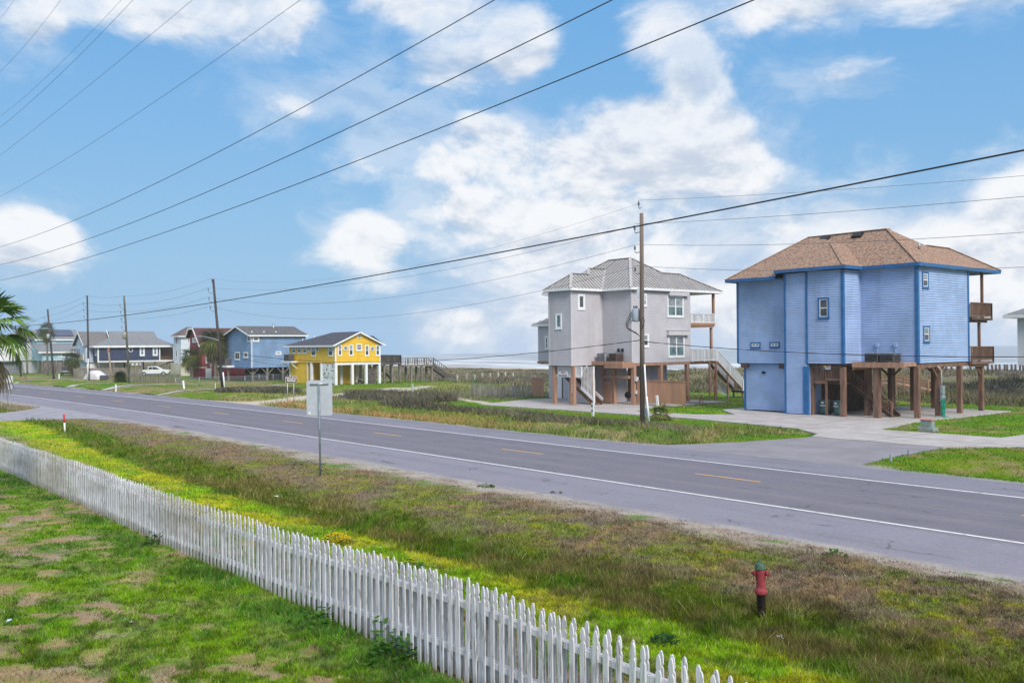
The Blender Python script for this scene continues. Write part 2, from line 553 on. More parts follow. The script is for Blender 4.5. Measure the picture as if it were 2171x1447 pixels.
def turf(x, y):
    """albedo of the ground cover and the height of what grows there"""
    x = np.asarray(x, float); y = np.asarray(y, float)
    yb = y - bend(x) - .055 * np.maximum(0, -x - 32) * ss(y, 20, 16) + wig(x, y) * .8
    n1, n2, n3, n4 = fb(x, y, 2.2, 1), fb(x, y, .7, 2), fb(x, y, 8, 3), fb(x, y, 1.2, 4)
    sh = np.shape(x)
    one = np.ones(sh)
    # own yard: fine mottle of green clumps, straw and thin soil
    n5, n6 = fb(x, y, .34, 6, 3), fb(x, y, .9, 7, 4)
    n7 = fb(x, y, .5, 14, 3)
    g = ss(.20 * n1 + .42 * n7 + .38 * n5 + .34 * (n3 - .5) + .05 * ss(x, -20, -34) + .08 * np.exp(-((y - 7.9) / 1.0) ** 2) - .05 * ss(y, 6.6, 4.0) * ss(x, -38, -24), .512, .562)
    c = lerp(lerp(DRY * 1.1, STRAW, ss(n5, .45, .65)), OLIV * 1.0, ss(n2, .45, .62) * .45)
    c = lerp(c, PURP * 1.35, ss(n6, .48, .60) * .55)
    c = lerp(c, lerp(GRN * 1.05, LIME * .95, ss(n5 * .5 + n1 * .5, .45, .6) * .65), g)
    c = lerp(c, DKG * 1.2, ss(fb(x, y, .4, 18, 3), .62, .70) * .8)
    c = lerp(c, SOIL, ss(.4 * fb(x, y, .8, 12) + .3 * n5 + .3 * n2, .555, .605) * (1 - .8 * g) * .85)
    foot = np.exp(-((y - 8.15) / .45) ** 2) * ss(fb(x, y, .9, 9) + .06 * ss(x, -30, -18), .40, .5)
    c = lerp(c, DKG * 1.45, foot)
    h = .032 + .028 * g + .07 * foot
    # outside the fence: dull strip, bright strip, ditch grass, olive brown verge, grit
    b1 = ss(yb, 8.6, 9.0)
    cc = lerp(lerp(DRY, SOIL, ss(n2, .45, .6) * one), GRN, ss(.5 * n1 + .5 * n5, .47, .58) * .85)
    c = lerp(c, cc, b1); h = h * (1 - b1) + b1 * .05
    b2 = ss(yb + (n6 - .5) * 1.3, 10.0, 11.6)
    cc = lerp(lerp(YEL * 1.08, LIME * 1.1, ss(.5 * n1 + .5 * n6, .44, .58)), DRY, ss(n2 * .5 + n5 * .5, .55, .66) * .45)
    cc = lerp(cc, GRN * 1.15, ss(n6, .54, .64) * .4)
    c = lerp(c, cc, b2); h = h * (1 - b2) + b2 * .07
    b3 = ss(yb + (n6 - .5) * .9, 13.1, 13.9)
    cc = lerp(lerp(OLIV * .85, GRN * .8, ss(.5 * n1 + .5 * n6, .44, .58) * .8), np.array([.21, .165, .06]), ss(.5 * n4 + .3 * n3 + .2 * n5, .47, .58) * .7)
    c = lerp(c, cc, b3); h = h * (1 - b3) + b3 * (.10 + .075 * ss(n4, .35, .65))
    b4 = ss(yb + (n6 - .5) * 1.4, 15.0, 16.8)
    cc = lerp(lerp(DRY * .82, np.array([.20, .155, .118]), ss(n6, .42, .6)), OLIV * 1.15, ss(.35 * n1 + .25 * n6 + .4 * n5, .45, .55) * .8)
    cc = lerp(cc, YEL * .75, ss(fb(x, y, .22, 24, 2), .60, .70) * ss(n1, .38, .55) * .9)
    cc = lerp(cc, PURP * .95, ss(n4 * .6 + n5 * .4, .51, .62) * .7)
    c = lerp(c, cc, b4); h = h * (1 - b4) + b4 * .06
    b5 = ss(yb + (n1 - .5) * 3.2 + (n5 - .5) * 1.5, 19.3, 21.0)
    cc = lerp(GRIT, PURP * 1.3, ss(.5 * n2 + .5 * n5, .47, .60) * .75)
    cc = lerp(cc, GRN, ss(.5 * n1 + .5 * n6, .56, .64) * .9)
    c = lerp(c, cc, b5); h = h * (1 - b5) + b5 * .035
    # beyond the highway
    ya = y - bend(x)
    b6 = ss(ya, 35, 36)
    cc = lerp(GRIT, GRN, ss(ya + (n1 - .5) * 3, 35.9, 37.0))
    c = lerp(c, cc, b6); h = h * (1 - b6) + b6 * .05
    b7 = ss(ya + (n1 - .5) * 1.6, 36.2, 37.2)
    tan = ss(x, -42, -52) * ss(x, -90, -76)
    gl = lerp(np.array([.17, .19, .04]), np.array([.10, .16, .03]), ss(n1, .4, .6))
    gl = lerp(gl * 1.15, RUST, tan * ss(.5 * n2 + .5 * n4, .40, .53) * ss(ya, 41.8, 39.5))
    gl = lerp(gl, STRAW, (1 - tan) * ss(n4, .50, .64) * .7)
    near = ss(x, -98, -88); n6b = fb(x, y, 1.5, 33, 3)
    lawn = lerp(lerp(OLIV * 1.2, GRN, ss(.5 * n1 + .5 * fb(x, y, .9, 7), .42, .58)), DRY, ss(.5 * n3 + .5 * n4, .47, .60) * .75)
    cc = lerp(lawn, gl, near * ss(x, -29.6, -32))
    c = lerp(c, cc, b7); h = h * (1 - b7) + b7 * (.06 + .24 * near * ss(x, -29.6, -33) * (.6 + .8 * ss(n6b, .4, .6)))
    b8 = ss(ya + (n1 - .5) * 2.5, 42.5, 44.2) * ss(x, -32, -38) * ss(x, -92, -84)
    cc = lerp(SCRUB, OLIV, ss(n4, .45, .6) * .7)
    c = lerp(c, cc, b8); h = h * (1 - b8) + b8 * .22
    b8b = ss(ya + (n1 - .5) * 1.2, 45.6, 46.6) * ss(x, -30, -36) * ss(x, -70, -64)
    c = lerp(c, lerp(OLIV * 1.2, GRN, ss(n2, .4, .6)), b8b); h = h * (1 - b8b) + b8b * .05
    # grass round the two near stilt houses
    yard = ss(y + (n1 - .5) * 1.4 + .04 * (x + 45) * (x < -29), 48.2, 49.4) * ss(x, -72, -66) * ss(y, 84, 80)
    cc = lerp(lerp(GRN * 1.1, LIME, ss(n1, .5, .64) * .5), DRY, ss(n4 * .6 + n3 * .4, .50, .62) * .65)
    cc = lerp(cc, OLIV, ss(n2, .5, .62) * .5)
    c = lerp(c, cc, yard * b6); h = h * (1 - yard * b6) + yard * b6 * .06
    # dunes
    b9 = ss(y + (n3 - .5) * 7, 76, 80)
    cc = lerp(lerp(SCRUB, np.array([.17, .155, .085]), ss(n3, .42, .6)), OLIV * 1.2, ss(n1, .54, .68) * .7)
    c = lerp(c, cc, b9); h = h * (1 - b9) + b9 * .8
    for L, w in TRACKS:
        d = segdist(x, y, L) + (n2 - .5) * 1.5
        t = ss(d, w, w * .45)
        c = lerp(c, SAND, t); h = h * (1 - t)
    for L, w in LANES:
        t = ss(segdist(x, y, L) + (n2 - .5) * .5, w, w * .7)
        c = lerp(c, np.array([.47, .44, .40]), t); h = h * (1 - t)
    b10 = ss(y + (n3 - .5) * 10, 126, 136)
    c = lerp(c, np.array([.43, .36, .28]), b10); h = h * (1 - b10)
    return c, h


def grid_axis(parts):
    return np.unique(np.round(np.concatenate([np.arange(a, b, s) for a, b, s in parts]), 3))


gx = grid_axis([(-700, -260, 20), (-260, -120, 2.2), (-120, -70, .9), (-70, -2, .33), (-2, 30, 2), (30, 121, 15)])
gy = grid_axis([(-70, -10, 15), (-10, 4, 1.2), (4, 60, .33), (60, 150, 1.3), (150, 230, 6)])
XX, YY = np.meshgrid(gx, gy)
cols, _ = turf(XX.ravel(), YY.ravel())
vz = H(XX.ravel(), YY.ravel())
for _P in PADS.values(): vz = np.where(inpoly(XX.ravel(), YY.ravel(), _P), np.minimum(vz, -.09), vz)
nx = len(gx)
ii = (np.arange(len(gy) - 1)[:, None] * nx + np.arange(nx - 1)[None, :]).ravel()
GROUND_MAT = vcol_mat('ground_cover', .95, 0, .22, 7.0)
gnd = npmesh('ground', np.stack([XX.ravel(), YY.ravel(), vz], 1), np.stack([ii, ii + 1, ii + nx + 1, ii + nx], 1), GROUND_MAT, cols, True)
tag(gnd, 'grassy ground with a roadside ditch and low dunes', 'ground', kind='structure')

# asphalt: lanes a little browner where tyres run, shoulders paler and grittier
asph = bpy.data.materials.new('asphalt'); asph.use_nodes = True
N = NT(asph.node_tree); p = asph.node_tree.nodes['Principled BSDF']
at = N.n('ShaderNodeUVMap')
su = N.n('ShaderNodeSeparateXYZ'); asph.node_tree.links.new(at.outputs[0], su.inputs[0])
V = su.outputs[1]                       # metres across the road
g = N.n('ShaderNodeNewGeometry')
grit = N.noise(g.outputs['Position'], 26, 3, .75)
blot = N.noise(N.mapv(g.outputs['Position'], (.12, .8, 1)), 1.2, 5, .6)
wob = N.math('ADD', V, N.math('MULTIPLY', N.math('SUBTRACT', N.noise(N.mapv(g.outputs['Position'], (.05, .05, 1)), 2.0, 2), .5), .5))
lane = N.math('MULTIPLY', N.ramp(wob, 3.2, 3.9), N.ramp(wob, 11.4, 10.9))
trk = N.math('COSINE', N.math('MULTIPLY', N.math('SUBTRACT', wob, 3.75), 6.2832 / 1.83))
base = N.mix(lane, (.228, .216, .258, 1), (.163, .152, .184, 1))
base = N.mix(N.math('MULTIPLY', lane, N.math('MULTIPLY', N.ramp(trk, .0, 1.0), .35)), base, (.215, .198, .205, 1))
base = N.mix(N.math('MULTIPLY', N.ramp(blot, .45, .72), .35), base, (.14, .132, .147, 1))
vo = N.n('ShaderNodeTexVoronoi', feature='DISTANCE_TO_EDGE'); vo.inputs['Scale'].default_value = .16
wv_ = N.n('ShaderNodeVectorMath', operation='ADD'); asph.node_tree.links.new(N.mapv(g.outputs['Position'], (1, 1.6, 1)), wv_.inputs[0])
nzc = N.n('ShaderNodeTexNoise'); nzc.inputs['Scale'].default_value = .9; nzc.inputs['Detail'].default_value = 6; asph.node_tree.links.new(g.outputs['Position'], nzc.inputs['Vector'])
scn = N.n('ShaderNodeVectorMath', operation='SCALE'); scn.inputs[3].default_value = 2.2; asph.node_tree.links.new(nzc.outputs['Color'], scn.inputs[0]); asph.node_tree.links.new(scn.outputs[0], wv_.inputs[1])
asph.node_tree.links.new(wv_.outputs[0], vo.inputs['Vector'])
crk = N.math('MULTIPLY', N.ramp(vo.outputs['Distance'], .010, .002), N.ramp(blot, .48, .60))
base = N.mix(N.math('MULTIPLY', crk, .7), base, (.05, .048, .055, 1))
seam_ = N.ramp(N.math('ABSOLUTE', N.math('SUBTRACT', wob, 7.45)), .05, .015)
base = N.mix(N.math('MULTIPLY', seam_, .55), base, (.07, .065, .075, 1))
seam2 = N.ramp(N.math('ABSOLUTE', N.math('SUBTRACT', wob, 11.5)), .06, .015)
base = N.mix(N.math('MULTIPLY', seam2, .4), base, (.08, .075, .085, 1))
oil = N.noise(N.mapv(g.outputs['Position'], (.35, 1.1, 1)), 1.0, 6, .7)
base = N.mix(N.math('MULTIPLY', N.math('MULTIPLY', N.ramp(oil, .55, .68), lane), .45), base, (.10, .095, .105, 1))
dust = N.noise(N.mapv(g.outputs['Position'], (.5, .9, 1)), 1.0, 6, .7)
base = N.mix(N.math('MULTIPLY', N.math('MULTIPLY', N.ramp(N.math('ADD', V, N.math('MULTIPLY', dust, 1.6)), 1.15, .55), .75), 1.0), base, (.38, .34, .30, 1))
base = N.mix(N.math('MULTIPLY', N.ramp(N.math('SUBTRACT', V, N.math('MULTIPLY', dust, 1.4)), 13.3, 13.8), .7), base, (.40, .37, .33, 1))
vm = N.n('ShaderNodeVectorMath', operation='SCALE'); asph.node_tree.links.new(base, vm.inputs[0])
asph.node_tree.links.new(N.math('ADD', N.math('ADD', N.math('MULTIPLY', grit, .8), .63), N.math('MULTIPLY', N.math('SUBTRACT', N.noise(g.outputs['Position'], 7.0, 4, .8), .5), .55)), vm.inputs[3])
asph.node_tree.links.new(vm.outputs[0], p.inputs['Base Color'])
p.inputs['Roughness'].default_value = .88; p.inputs['Specular IOR Level'].default_value = .25
bn = N.n('ShaderNodeBump'); bn.inputs['Strength'].default_value = .25; bn.inputs['Distance'].default_value = .01
asph.node_tree.links.new(grit, bn.inputs['Height']); asph.node_tree.links.new(bn.outputs[0], p.inputs['Normal'])

xs = np.concatenate([np.arange(-320, -70, 3.0), np.arange(-70, 61, .5)])


def strip(name, ya, yb_, z, ma, x=xs, parent=None, rag=0.0, uv=False, drop=False):
    e0 = (fb(x, x * 0, 1.3, 61, 4) - .5) * rag; e1 = (fb(x, x * 0, 1.3, 62, 4) - .5) * rag
    rows = [ya + bend(x) + e0, yb_ + bend(x) - e1]
    v = []
    zz = [z, z]
    if drop: rows = [rows[0] - .12, rows[0], rows[1], rows[1] + .12]; zz = [z - .12, z, z, z - .12]
    for r, q in zip(rows, zz): v.append(np.stack([x, r, np.full_like(x, q)], 1))
    n = len(x); f = []
    for k in range(len(rows) - 1):
        i = np.arange(n - 1) + k * n
        f.append(np.stack([i, i + 1, i + n + 1, i + n], 1))
    o = npmesh(name, np.concatenate(v), np.concatenate(f), ma)
    if uv:
        l = o.data.uv_layers.new(name='UVMap')
        vi = np.zeros(len(o.data.loops), np.int32); o.data.loops.foreach_get('vertex_index', vi)
        P = np.concatenate(v)[vi]
        l.data.foreach_set('uv', np.stack([P[:, 0], P[:, 1] - bend(P[:, 0]) - ROADN], 1).astype(np.float32).ravel())
    if parent: o.parent = parent
    return o


road = strip('road', ROADN, ROADF, .03, asph, rag=.45, uv=True, drop=True)
tag(road, 'grey two lane asphalt highway', 'road', kind='structure')
WHITE_P = mat('white_road_paint', (.40, .39, .40), .6, .12, 5.0, lo=.28, hi=.46, col2=(.72, .72, .73))
YEL_P = mat('yellow_road_paint', (.42, .27, .13), .6, .12, 8.0, lo=.30, hi=.5, col2=(.70, .41, .13))
strip('white_line', 25.02, 25.17, .036, WHITE_P, parent=road)
strip('white_line', 32.28, 32.43, .036, WHITE_P, parent=road)
x0 = -21.95
for k in range(-4, 17):
    c = x0 - 12.19 * k
    strip('yellow_dash', 29.0, 29.13, .037, YEL_P, x=np.linspace(c - 1.53, c + 1.53, 5), parent=road)

CONC = mat('concrete', (.42, .385, .37), .85, .10, .9, .15, bscale=30, streak=((.25, .22, .20), .6, .4))
pad = MB().slab(PADS['driveway'], -.12, .06)
tag(pad.build('driveway', CONC), 'pale concrete driveway under and beside the blue house', 'driveway', kind='structure')
tag(MB().slab(PADS['grey_drive'], -.12, .058).build('driveway', CONC), 'pale concrete driveway under the grey house', 'driveway', kind='structure')
APR = mat('apron_asphalt', (.245, .228, .25), .9, .10, .5, .2, bscale=30)
tag(MB().slab(PADS['apron'], -.12, .024).build('driveway_apron', APR), 'worn asphalt apron joining the driveway to the highway', 'driveway', kind='structure')
SST = mat('side_street_surface', (.30, .285, .315), .9, .12, 1.0, .1, bscale=30)
tag(MB().slab(PADS['side_street'], -.12, .026).build('side_street', SST), 'pale side street joining the highway at left', 'road', kind='structure')
for k_, (L, w) in enumerate(LANES):
    m_ = MB()
    P_ = []
    for (ax0, ay0), (bx0, by0) in zip(L[:-1], L[1:]):
        for t_ in np.linspace(0, 1, 14, endpoint=False): P_.append((ax0 + (bx0 - ax0) * t_, ay0 + (by0 - ay0) * t_))
    P_.append(L[-1])
    for i_ in range(len(P_) - 1):
        (ax0, ay0), (bx0, by0) = P_[i_], P_[i_ + 1]; ll = math.hypot(bx0 - ax0, by0 - ay0); ox, oy = -(by0 - ay0) / ll * w, (bx0 - ax0) / ll * w
        za, zb_ = float(max(H(ax0, ay0), H(ax0 + ox, ay0 + oy), H(ax0 - ox, ay0 - oy))) + .07, float(max(H(bx0, by0), H(bx0 + ox, by0 + oy), H(bx0 - ox, by0 - oy))) + .07
        m_.face([(ax0 + ox, ay0 + oy, za), (ax0 - ox, ay0 - oy, za), (bx0 - ox, by0 - oy, zb_), (bx0 + ox, by0 + oy, zb_)])
    tag(m_.build('path', CONC), 'narrow concrete drive strip crossing the verge up the road', 'path', kind='structure')
# saw-cut joints and cracks in the slab
JT = mat('joint_filler', (.13, .115, .105), .9, .2, 5)
jm = MB()
for a, b in [((-43.4, 52.0), (-28.5, 51.2)), ((-36, 49.6), (-36.4, 58.2)), ((-32.3, 49.2), (-32.4, 58)), ((-28.2, 48.3), (-19.2, 48.0)), ((-25, 45.1), (-24.6, 51.4)), ((-44, 57.2), (-29, 57.0)), ((-58.5, 49.9), (-57.8, 58)), ((-52.6, 50.1), (-51.2, 58)), ((-64, 54), (-50.6, 53.6)), ((-29, 63), (-44, 63.4))]:
    jm.beam((a[0], a[1], .0595), (b[0], b[1], .0595), .05, .008)
jm.build('slab_joint', JT, None)
bpy.data.objects['slab_joint'].parent = bpy.data.objects['driveway']

# ------------------------------------------------------------------ sea
sea = bpy.data.materials.new('sea_water'); sea.use_nodes = True
N = NT(sea.node_tree); p = sea.node_tree.nodes['Principled BSDF']
g = N.n('ShaderNodeNewGeometry'); sp = N.n('ShaderNodeSeparateXYZ'); sea.node_tree.links.new(g.outputs['Position'], sp.inputs[0])
y_ = sp.outputs[1]
foam1 = N.noise(N.mapv(g.outputs['Position'], (.010, .050, 1)), 1.0, 6, .58, .3)
foam2 = N.noise(N.mapv(g.outputs['Position'], (.05, .5, 1)), 1.0, 5, .6)
fo = N.math('ADD', N.math('MULTIPLY', foam1, .75), N.math('MULTIPLY', foam2, .25))
surf = N.ramp(y_, 480, 175)
fm = N.ramp(N.math('ADD', fo, N.math('MULTIPLY', surf, .10)), .52, .64)
fm = N.math('MULTIPLY', fm, N.ramp(y_, 1500, 230))
colr = N.mix(N.ramp(y_, 160, 420), (.26, .265, .27, 1), (.19, .22, .25, 1))
sea.node_tree.links.new(N.mix(fm, colr, (.62, .64, .66, 1)), p.inputs['Base Color'])
sea.node_tree.links.new(N.math('ADD', N.math('MULTIPLY', fm, .5), .28), p.inputs['Roughness'])
bn = N.n('ShaderNodeBump'); bn.inputs['Strength'].default_value = .6; bn.inputs['Distance'].default_value = .35
sea.node_tree.links.new(fo, bn.inputs['Height']); sea.node_tree.links.new(bn.outputs[0], p.inputs['Normal'])
sg = MB(); sg.box(-700, 120, 150, 1500, -6, -2.35)
tag(sg.build('sea', sea), 'grey green sea with rows of white breakers', 'sea', kind='structure')


# ------------------------------------------------------------------ ground cover (real blades)
def blades(name, x, y, h, w, c, lean, ma, label, cat, z=None, tip=1.15):
    n = len(x)
    rs = np.random.RandomState(len(name) * 13 + n % 97)
    a = rs.rand(n) * 2 * np.pi
    l = lean * (0.3 + rs.rand(n)) * h
    la = rs.rand(n) * 2 * np.pi
    z = H(x, y) if z is None else z
    dxx, dyy = np.cos(a) * w / 2, np.sin(a) * w / 2
    v = np.empty((n, 3, 3))
    v[:, 0] = np.stack([x - dxx, y - dyy, z - .01], 1)
    v[:, 1] = np.stack([x + dxx, y + dyy, z - .01], 1)
    v[:, 2] = np.stack([x + np.cos(la) * l, y + np.sin(la) * l, z + h], 1)
    cc = np.repeat(c[:, None, :], 3, 1)
    o = npmesh(name, v.reshape(-1, 3), np.arange(n * 3).reshape(-1, 3), ma, cc.reshape(-1, 3))
    return tag(o, label, cat, kind='stuff')


GRASS_MAT = vcol_mat('grass_blades', .85, .25, .10, 3.0)
rs = np.random.RandomState(3)


def view_points(n, py0, py1, ex=320):
    px = rs.uniform(-ex, 2171 + ex, n); py = rs.uniform(py0, py1, n)
    d = CF[None] + CR[None] * ((px - PCX) / FPX)[:, None] - CU[None] * ((py - PCY) / FPX)[:, None]
    t = -CAMH / d[:, 2]
    P = CP[None] + d * t[:, None]
    return P[:, 0], P[:, 1], t


# mown grass, verges and ditch: density falls with distance
x, y, t = view_points(1050000, 775, 1640)
k = ~hard(x, y) & (y < 84) & (t < 260) & (y > 1.5)
x, y, t = x[k], y[k], t[k]
c, h = turf(x, y)
k = (h > .02) & ((h > .045) | (rs.rand(len(x)) < .35))
x, y, t, c, h = x[k], y[k], t[k], c[k], h[k]
n = len(x)
hh = h * rs.uniform(.45, 1.5, n) * (.6 + .8 * vn(x, y, .3, 53)) * (1 + .5 * ss(t, 25, 120) * (h < .2))
wv = (.006 + .00062 * t) * rs.uniform(.7, 1.5, n)
lum = (rs.uniform(.55, 1.45, n) * (.55 + .9 * ss(vn(x, y, .13, 51) * .6 + vn(x, y, .38, 52) * .4, .2, .8)))[:, None]
cj = np.clip(c * lum * rs.uniform(.88, 1.12, (n, 3)), .004, .8)
dead = rs.rand(n) < .07
cj[dead] = np.array([.33, .26, .14]) * lum[dead]
blades('grass', x, y, hh, wv, cj, .9, GRASS_MAT, 'patchy green and dry brown grass of yard, ditch and verges', 'grass')

# dune scrub: twiggy woody clumps
SCRUB_MAT = vcol_mat('scrub_twigs', .9, .2, .12, 2.0)
xx, yy2 = rs.uniform(-330, 10, 300000), rs.uniform(73, 138, 300000)
xb, yb3 = rs.uniform(-108, -36, 90000), rs.uniform(41, 60, 90000)
xx, yy2 = np.concatenate([xx, xb]), np.concatenate([yy2, yb3])
c, h = turf(xx, yy2)
cl = .62 * fb(xx, yy2, 5.5, 71, 3) + .38 * fb(xx, yy2, 1.4, 72, 3)
clear = np.hypot((xx + 74.0) / 1.6, (yy2 - 47.8) / 2.6) > 1
row_m = np.exp(-((yy2 - bend(xx) - 43.7 - (fb(xx, yy2, 6, 66) - .5) * 3) / 1.5) ** 2) * ss(xx, -37, -43) * ss(xx, -72, -66) * .75
near_m = (row_m + np.exp(-(((xx + 74.5) / 7.5) ** 2 + ((yy2 - 48.0) / 3.4) ** 2)) + np.exp(-(((xx + 100) / 8) ** 2 + ((yy2 - 45.0) / 3.2) ** 2)))
ok = ((h > .35) & (yy2 > 72) & (cl > .36)) | ((yy2 < 62) & (near_m > .33 + .5 * (cl - .5)) & (h > .03))
ok &= clear
xx, yy2, c, h, cl = xx[ok], yy2[ok], c[ok], h[ok], cl[ok]
n = len(xx)
hh = np.where(yy2 > 70, (.12 + 2.3 * (cl - .36)).clip(.08, 2) * rs.uniform(.25, 1.15, n), rs.uniform(.2, .9, n) * np.where(xx > -64, .55, 1))
hh = hh * np.where(yy2 > 110, .75, 1.0) * (.45 + .55 * ss(xx, -125, -80))
kind = fb(xx, yy2, 6, 77, 3)
pal = lerp(np.array([.165, .138, .125]), np.array([.25, .215, .14]), ss(kind, .42, .58))
pal = lerp(pal, np.array([.30, .26, .19]), ss(fb(xx, yy2, 2.0, 81, 3), .54, .66) * .7)
pal = lerp(pal, np.array([.10, .125, .04]), ss(fb(xx, yy2, 3.2, 79), .55, .66) * .8)
row = (yy2 < 62)
pal[row] = lerp(np.array([.115, .105, .075]), np.array([.175, .16, .115]), ss(kind, .42, .58))[row]
cj = np.clip(pal * rs.uniform(.55, 1.5, n)[:, None] * rs.uniform(.9, 1.1, (n, 3)), .004, .8)
dist = np.hypot(xx, yy2)
blades('dune_scrub', xx, yy2, hh, (.03 + .0008 * dist) * rs.uniform(.4, 1.6, n), cj, 1.0, SCRUB_MAT, 'grey brown dune scrub with olive tufts between houses and beach', 'scrub')

# ------------------------------------------------------------------ building kit
def fbox(mb, face, pl, u0, u1, z0, z1, d0, d1):
    if face == '-y': mb.box(u0, u1, pl - d1, pl - d0, z0, z1)
    elif face == '+y': mb.box(u0, u1, pl + d0, pl + d1, z0, z1)
    elif face == '+x': mb.box(pl + d0, pl + d1, u0, u1, z0, z1)
    else: mb.box(pl - d1, pl - d0, u0, u1, z0, z1)
    return mb


def laps(mb, face, pl, u0, u1, z0, z1, course=.17, lip=.06, lims=None, gap=.030):
    """lap siding: every board leans out at its foot and has a real under-edge"""
    n = max(1, int(round((z1 - z0) / course))); dz_ = (z1 - z0) / n
    for k in range(n):
        a, b = z0 + k * dz_, z0 + (k + 1) * dz_
        l0, l1 = (u0, u1) if lims is None else lims(a)
        m0, m1 = (u0, u1) if lims is None else lims(b)
        if l1 - l0 < .02: continue
        if face == '-y':
            P = lambda u, d, z: (u, pl - d, z)
        else:
            P = lambda u, d, z: (pl + d, u, z)
        a2 = a + min(gap, dz_ * .3)
        mb.face([P(l0, lip, a2), P(l1, lip, a2), P(m1, lip * .72, b), P(m0, lip * .72, b)])
        mb.face([P(l0, .002, a2), P(l1, .002, a2), P(l1, lip, a2), P(l0, lip, a2)])
        mb.face([P(m0, lip * .72, b), P(m1, lip * .72, b), P(m1, .002, b), P(m0, .002, b)])
    return mb


def body(mb, x0, x1, y0, y1, z0, z1, course=.17, front=True, side=True):
    mb.box(x0, x1, y0, y1, z0, z1)
    if front: laps(mb, '-y', y0, x0, x1, z0, z1, course)
    if side: laps(mb, '+x', x1, y0, y1, z0, z1, course)
    return mb


def prect(face, pl, a, b, c, d):
    """photo rectangle on a wall -> u0,u1,z0,z1"""
    mx, my = (a + c) / 2, (b + d) / 2
    if face == '-y': return onY(a, my, pl)[0], onY(c, my, pl)[0], onY(mx, d, pl)[2], onY(mx, b, pl)[2]
    return onX(a, my, pl)[1], onX(c, my, pl)[1], onX(mx, d, pl)[2], onX(mx, b, pl)[2]


def window(par, face, pl, rect, trim_m, frame_m, glass_m, trim=.09, kind='hung', px=True, glass2=None, fr=.05):
    u0, u1, z0, z1 = prect(face, pl, *rect) if px else rect
    B = lambda mb, a, b, c, d, p0, p1: fbox(mb, face, pl, a, b, c, d, p0, p1)
    t = MB()
    B(t, u0, u1, z1 - trim, z1, .0, .10); B(t, u0, u1, z0, z0 + trim, .0, .10)
    B(t, u0, u0 + trim, z0 + trim, z1 - trim, .0, .097); B(t, u1 - trim, u1, z0 + trim, z1 - trim, .0, .097)
    B(t, u0 - .03, u1 + .03, z0 - .05, z0 - .002, .0, .125)
    w = t.build('window', trim_m, par)
    a, b, c, d = u0 + trim, u1 - trim, z0 + trim, z1 - trim
    f = MB()
    B(f, a, b, d - fr, d, .0, .085); B(f, a, b, c, c + fr, .0, .085)
    B(f, a, a + fr, c + fr, d - fr, .0, .084); B(f, b - fr, b, c + fr, d - fr, .0, .084)
    um, zm = (a + b) / 2, (c + d) / 2
    if kind in ('hung', 'pair'): B(f, a + fr, b - fr, zm - fr * .6, zm + fr * .6, .0, .083)
    if kind == 'pair': B(f, um - .07, um + .07, c + fr, d - fr, .0, .088)
    if kind == 'slide': B(f, um - fr * .5, um + fr * .5, c + fr, d - fr, .0, .083)
    f.build('frame', frame_m, w)
    if glass2 is not None and kind in ('hung', 'pair'):
        g = MB(); B(g, a + fr, b - fr, c + fr, zm, .0, .066); g.build('pane', glass_m, w)
        g = MB(); B(g, a + fr, b - fr, zm, d - fr, .0, .068); g.build('pane', glass2, w)
    else:
        g = MB(); B(g, a + fr, b - fr, c + fr, d - fr, .0, .066); g.build('pane', glass_m, w)
    return w


def round_window(par, face, pl, px, py, r, trim_m, glass_m, ry=None):
    q = onX(px, py, pl) if face == '+x' else onY(px, py, pl)
    ax = 'x' if face == '+x' else 'y'
    sg_ = 1 if face == '+x' else -1
    t = MB().lathe(tuple(q), [(r, 0), (r, .11 * sg_), (r * .72, .11 * sg_), (r * .72, .06 * sg_)], 20, ax)
    w = t.build('window', trim_m, par, fix=True)
    MB().lathe(tuple(q), [(r * .73, .07 * sg_), (.001, .07 * sg_)], 20, ax).build('pane', glass_m, w)
    return w


def roof(par, polys, ma, name='roof', ribs=None, rib_ma=None):
    mb = MB()
    for p in polys: mb.face(p)
    n = len(mb.f)
    for p in ribs or (): seams(mb, p)
    o = mb.build(name, ma, par, fix=False)
    if ribs:
        o.data.materials.append(rib_ma)
        for p in list(o.data.polygons)[n:]: p.material_index = 1
    return o


def seams(mb, poly, sp=.42, w=.028, h=.05):
    P = [Vector(p) for p in poly]
    nrm = Vector((0, 0, 0))
    for i in range(len(P)):
        a, b = P[i], P[(i + 1) % len(P)]
        nrm += Vector(((a.y - b.y) * (a.z + b.z), (a.z - b.z) * (a.x + b.x), (a.x - b.x) * (a.y + b.y)))
    nrm.normalize()
    if nrm.z < 0: nrm = -nrm
    e = Vector((0, 0, 1)).cross(nrm).normalized()
    d = nrm.cross(e).normalized()
    o = P[0]
    uv = [((p - o).dot(e), (p - o).dot(d)) for p in P]
    u0, u1 = min(u for u, _ in uv), max(u for u, _ in uv)
    k = u0 + sp * .5
    while k < u1:
        ys = []
        for i in range(len(uv)):
            (a, b), (c, f) = uv[i], uv[(i + 1) % len(uv)]
            if (a - k) * (c - k) < 0: ys.append(b + (f - b) * (k - a) / (c - a))
        if len(ys) >= 2:
            p, q = o + e * k + d * min(ys) + nrm * h * .5, o + e * k + d * max(ys) + nrm * h * .5
            if (q - p).length > .15: mb.beam(p, q, w, h, nrm)
        k += sp
    return mb


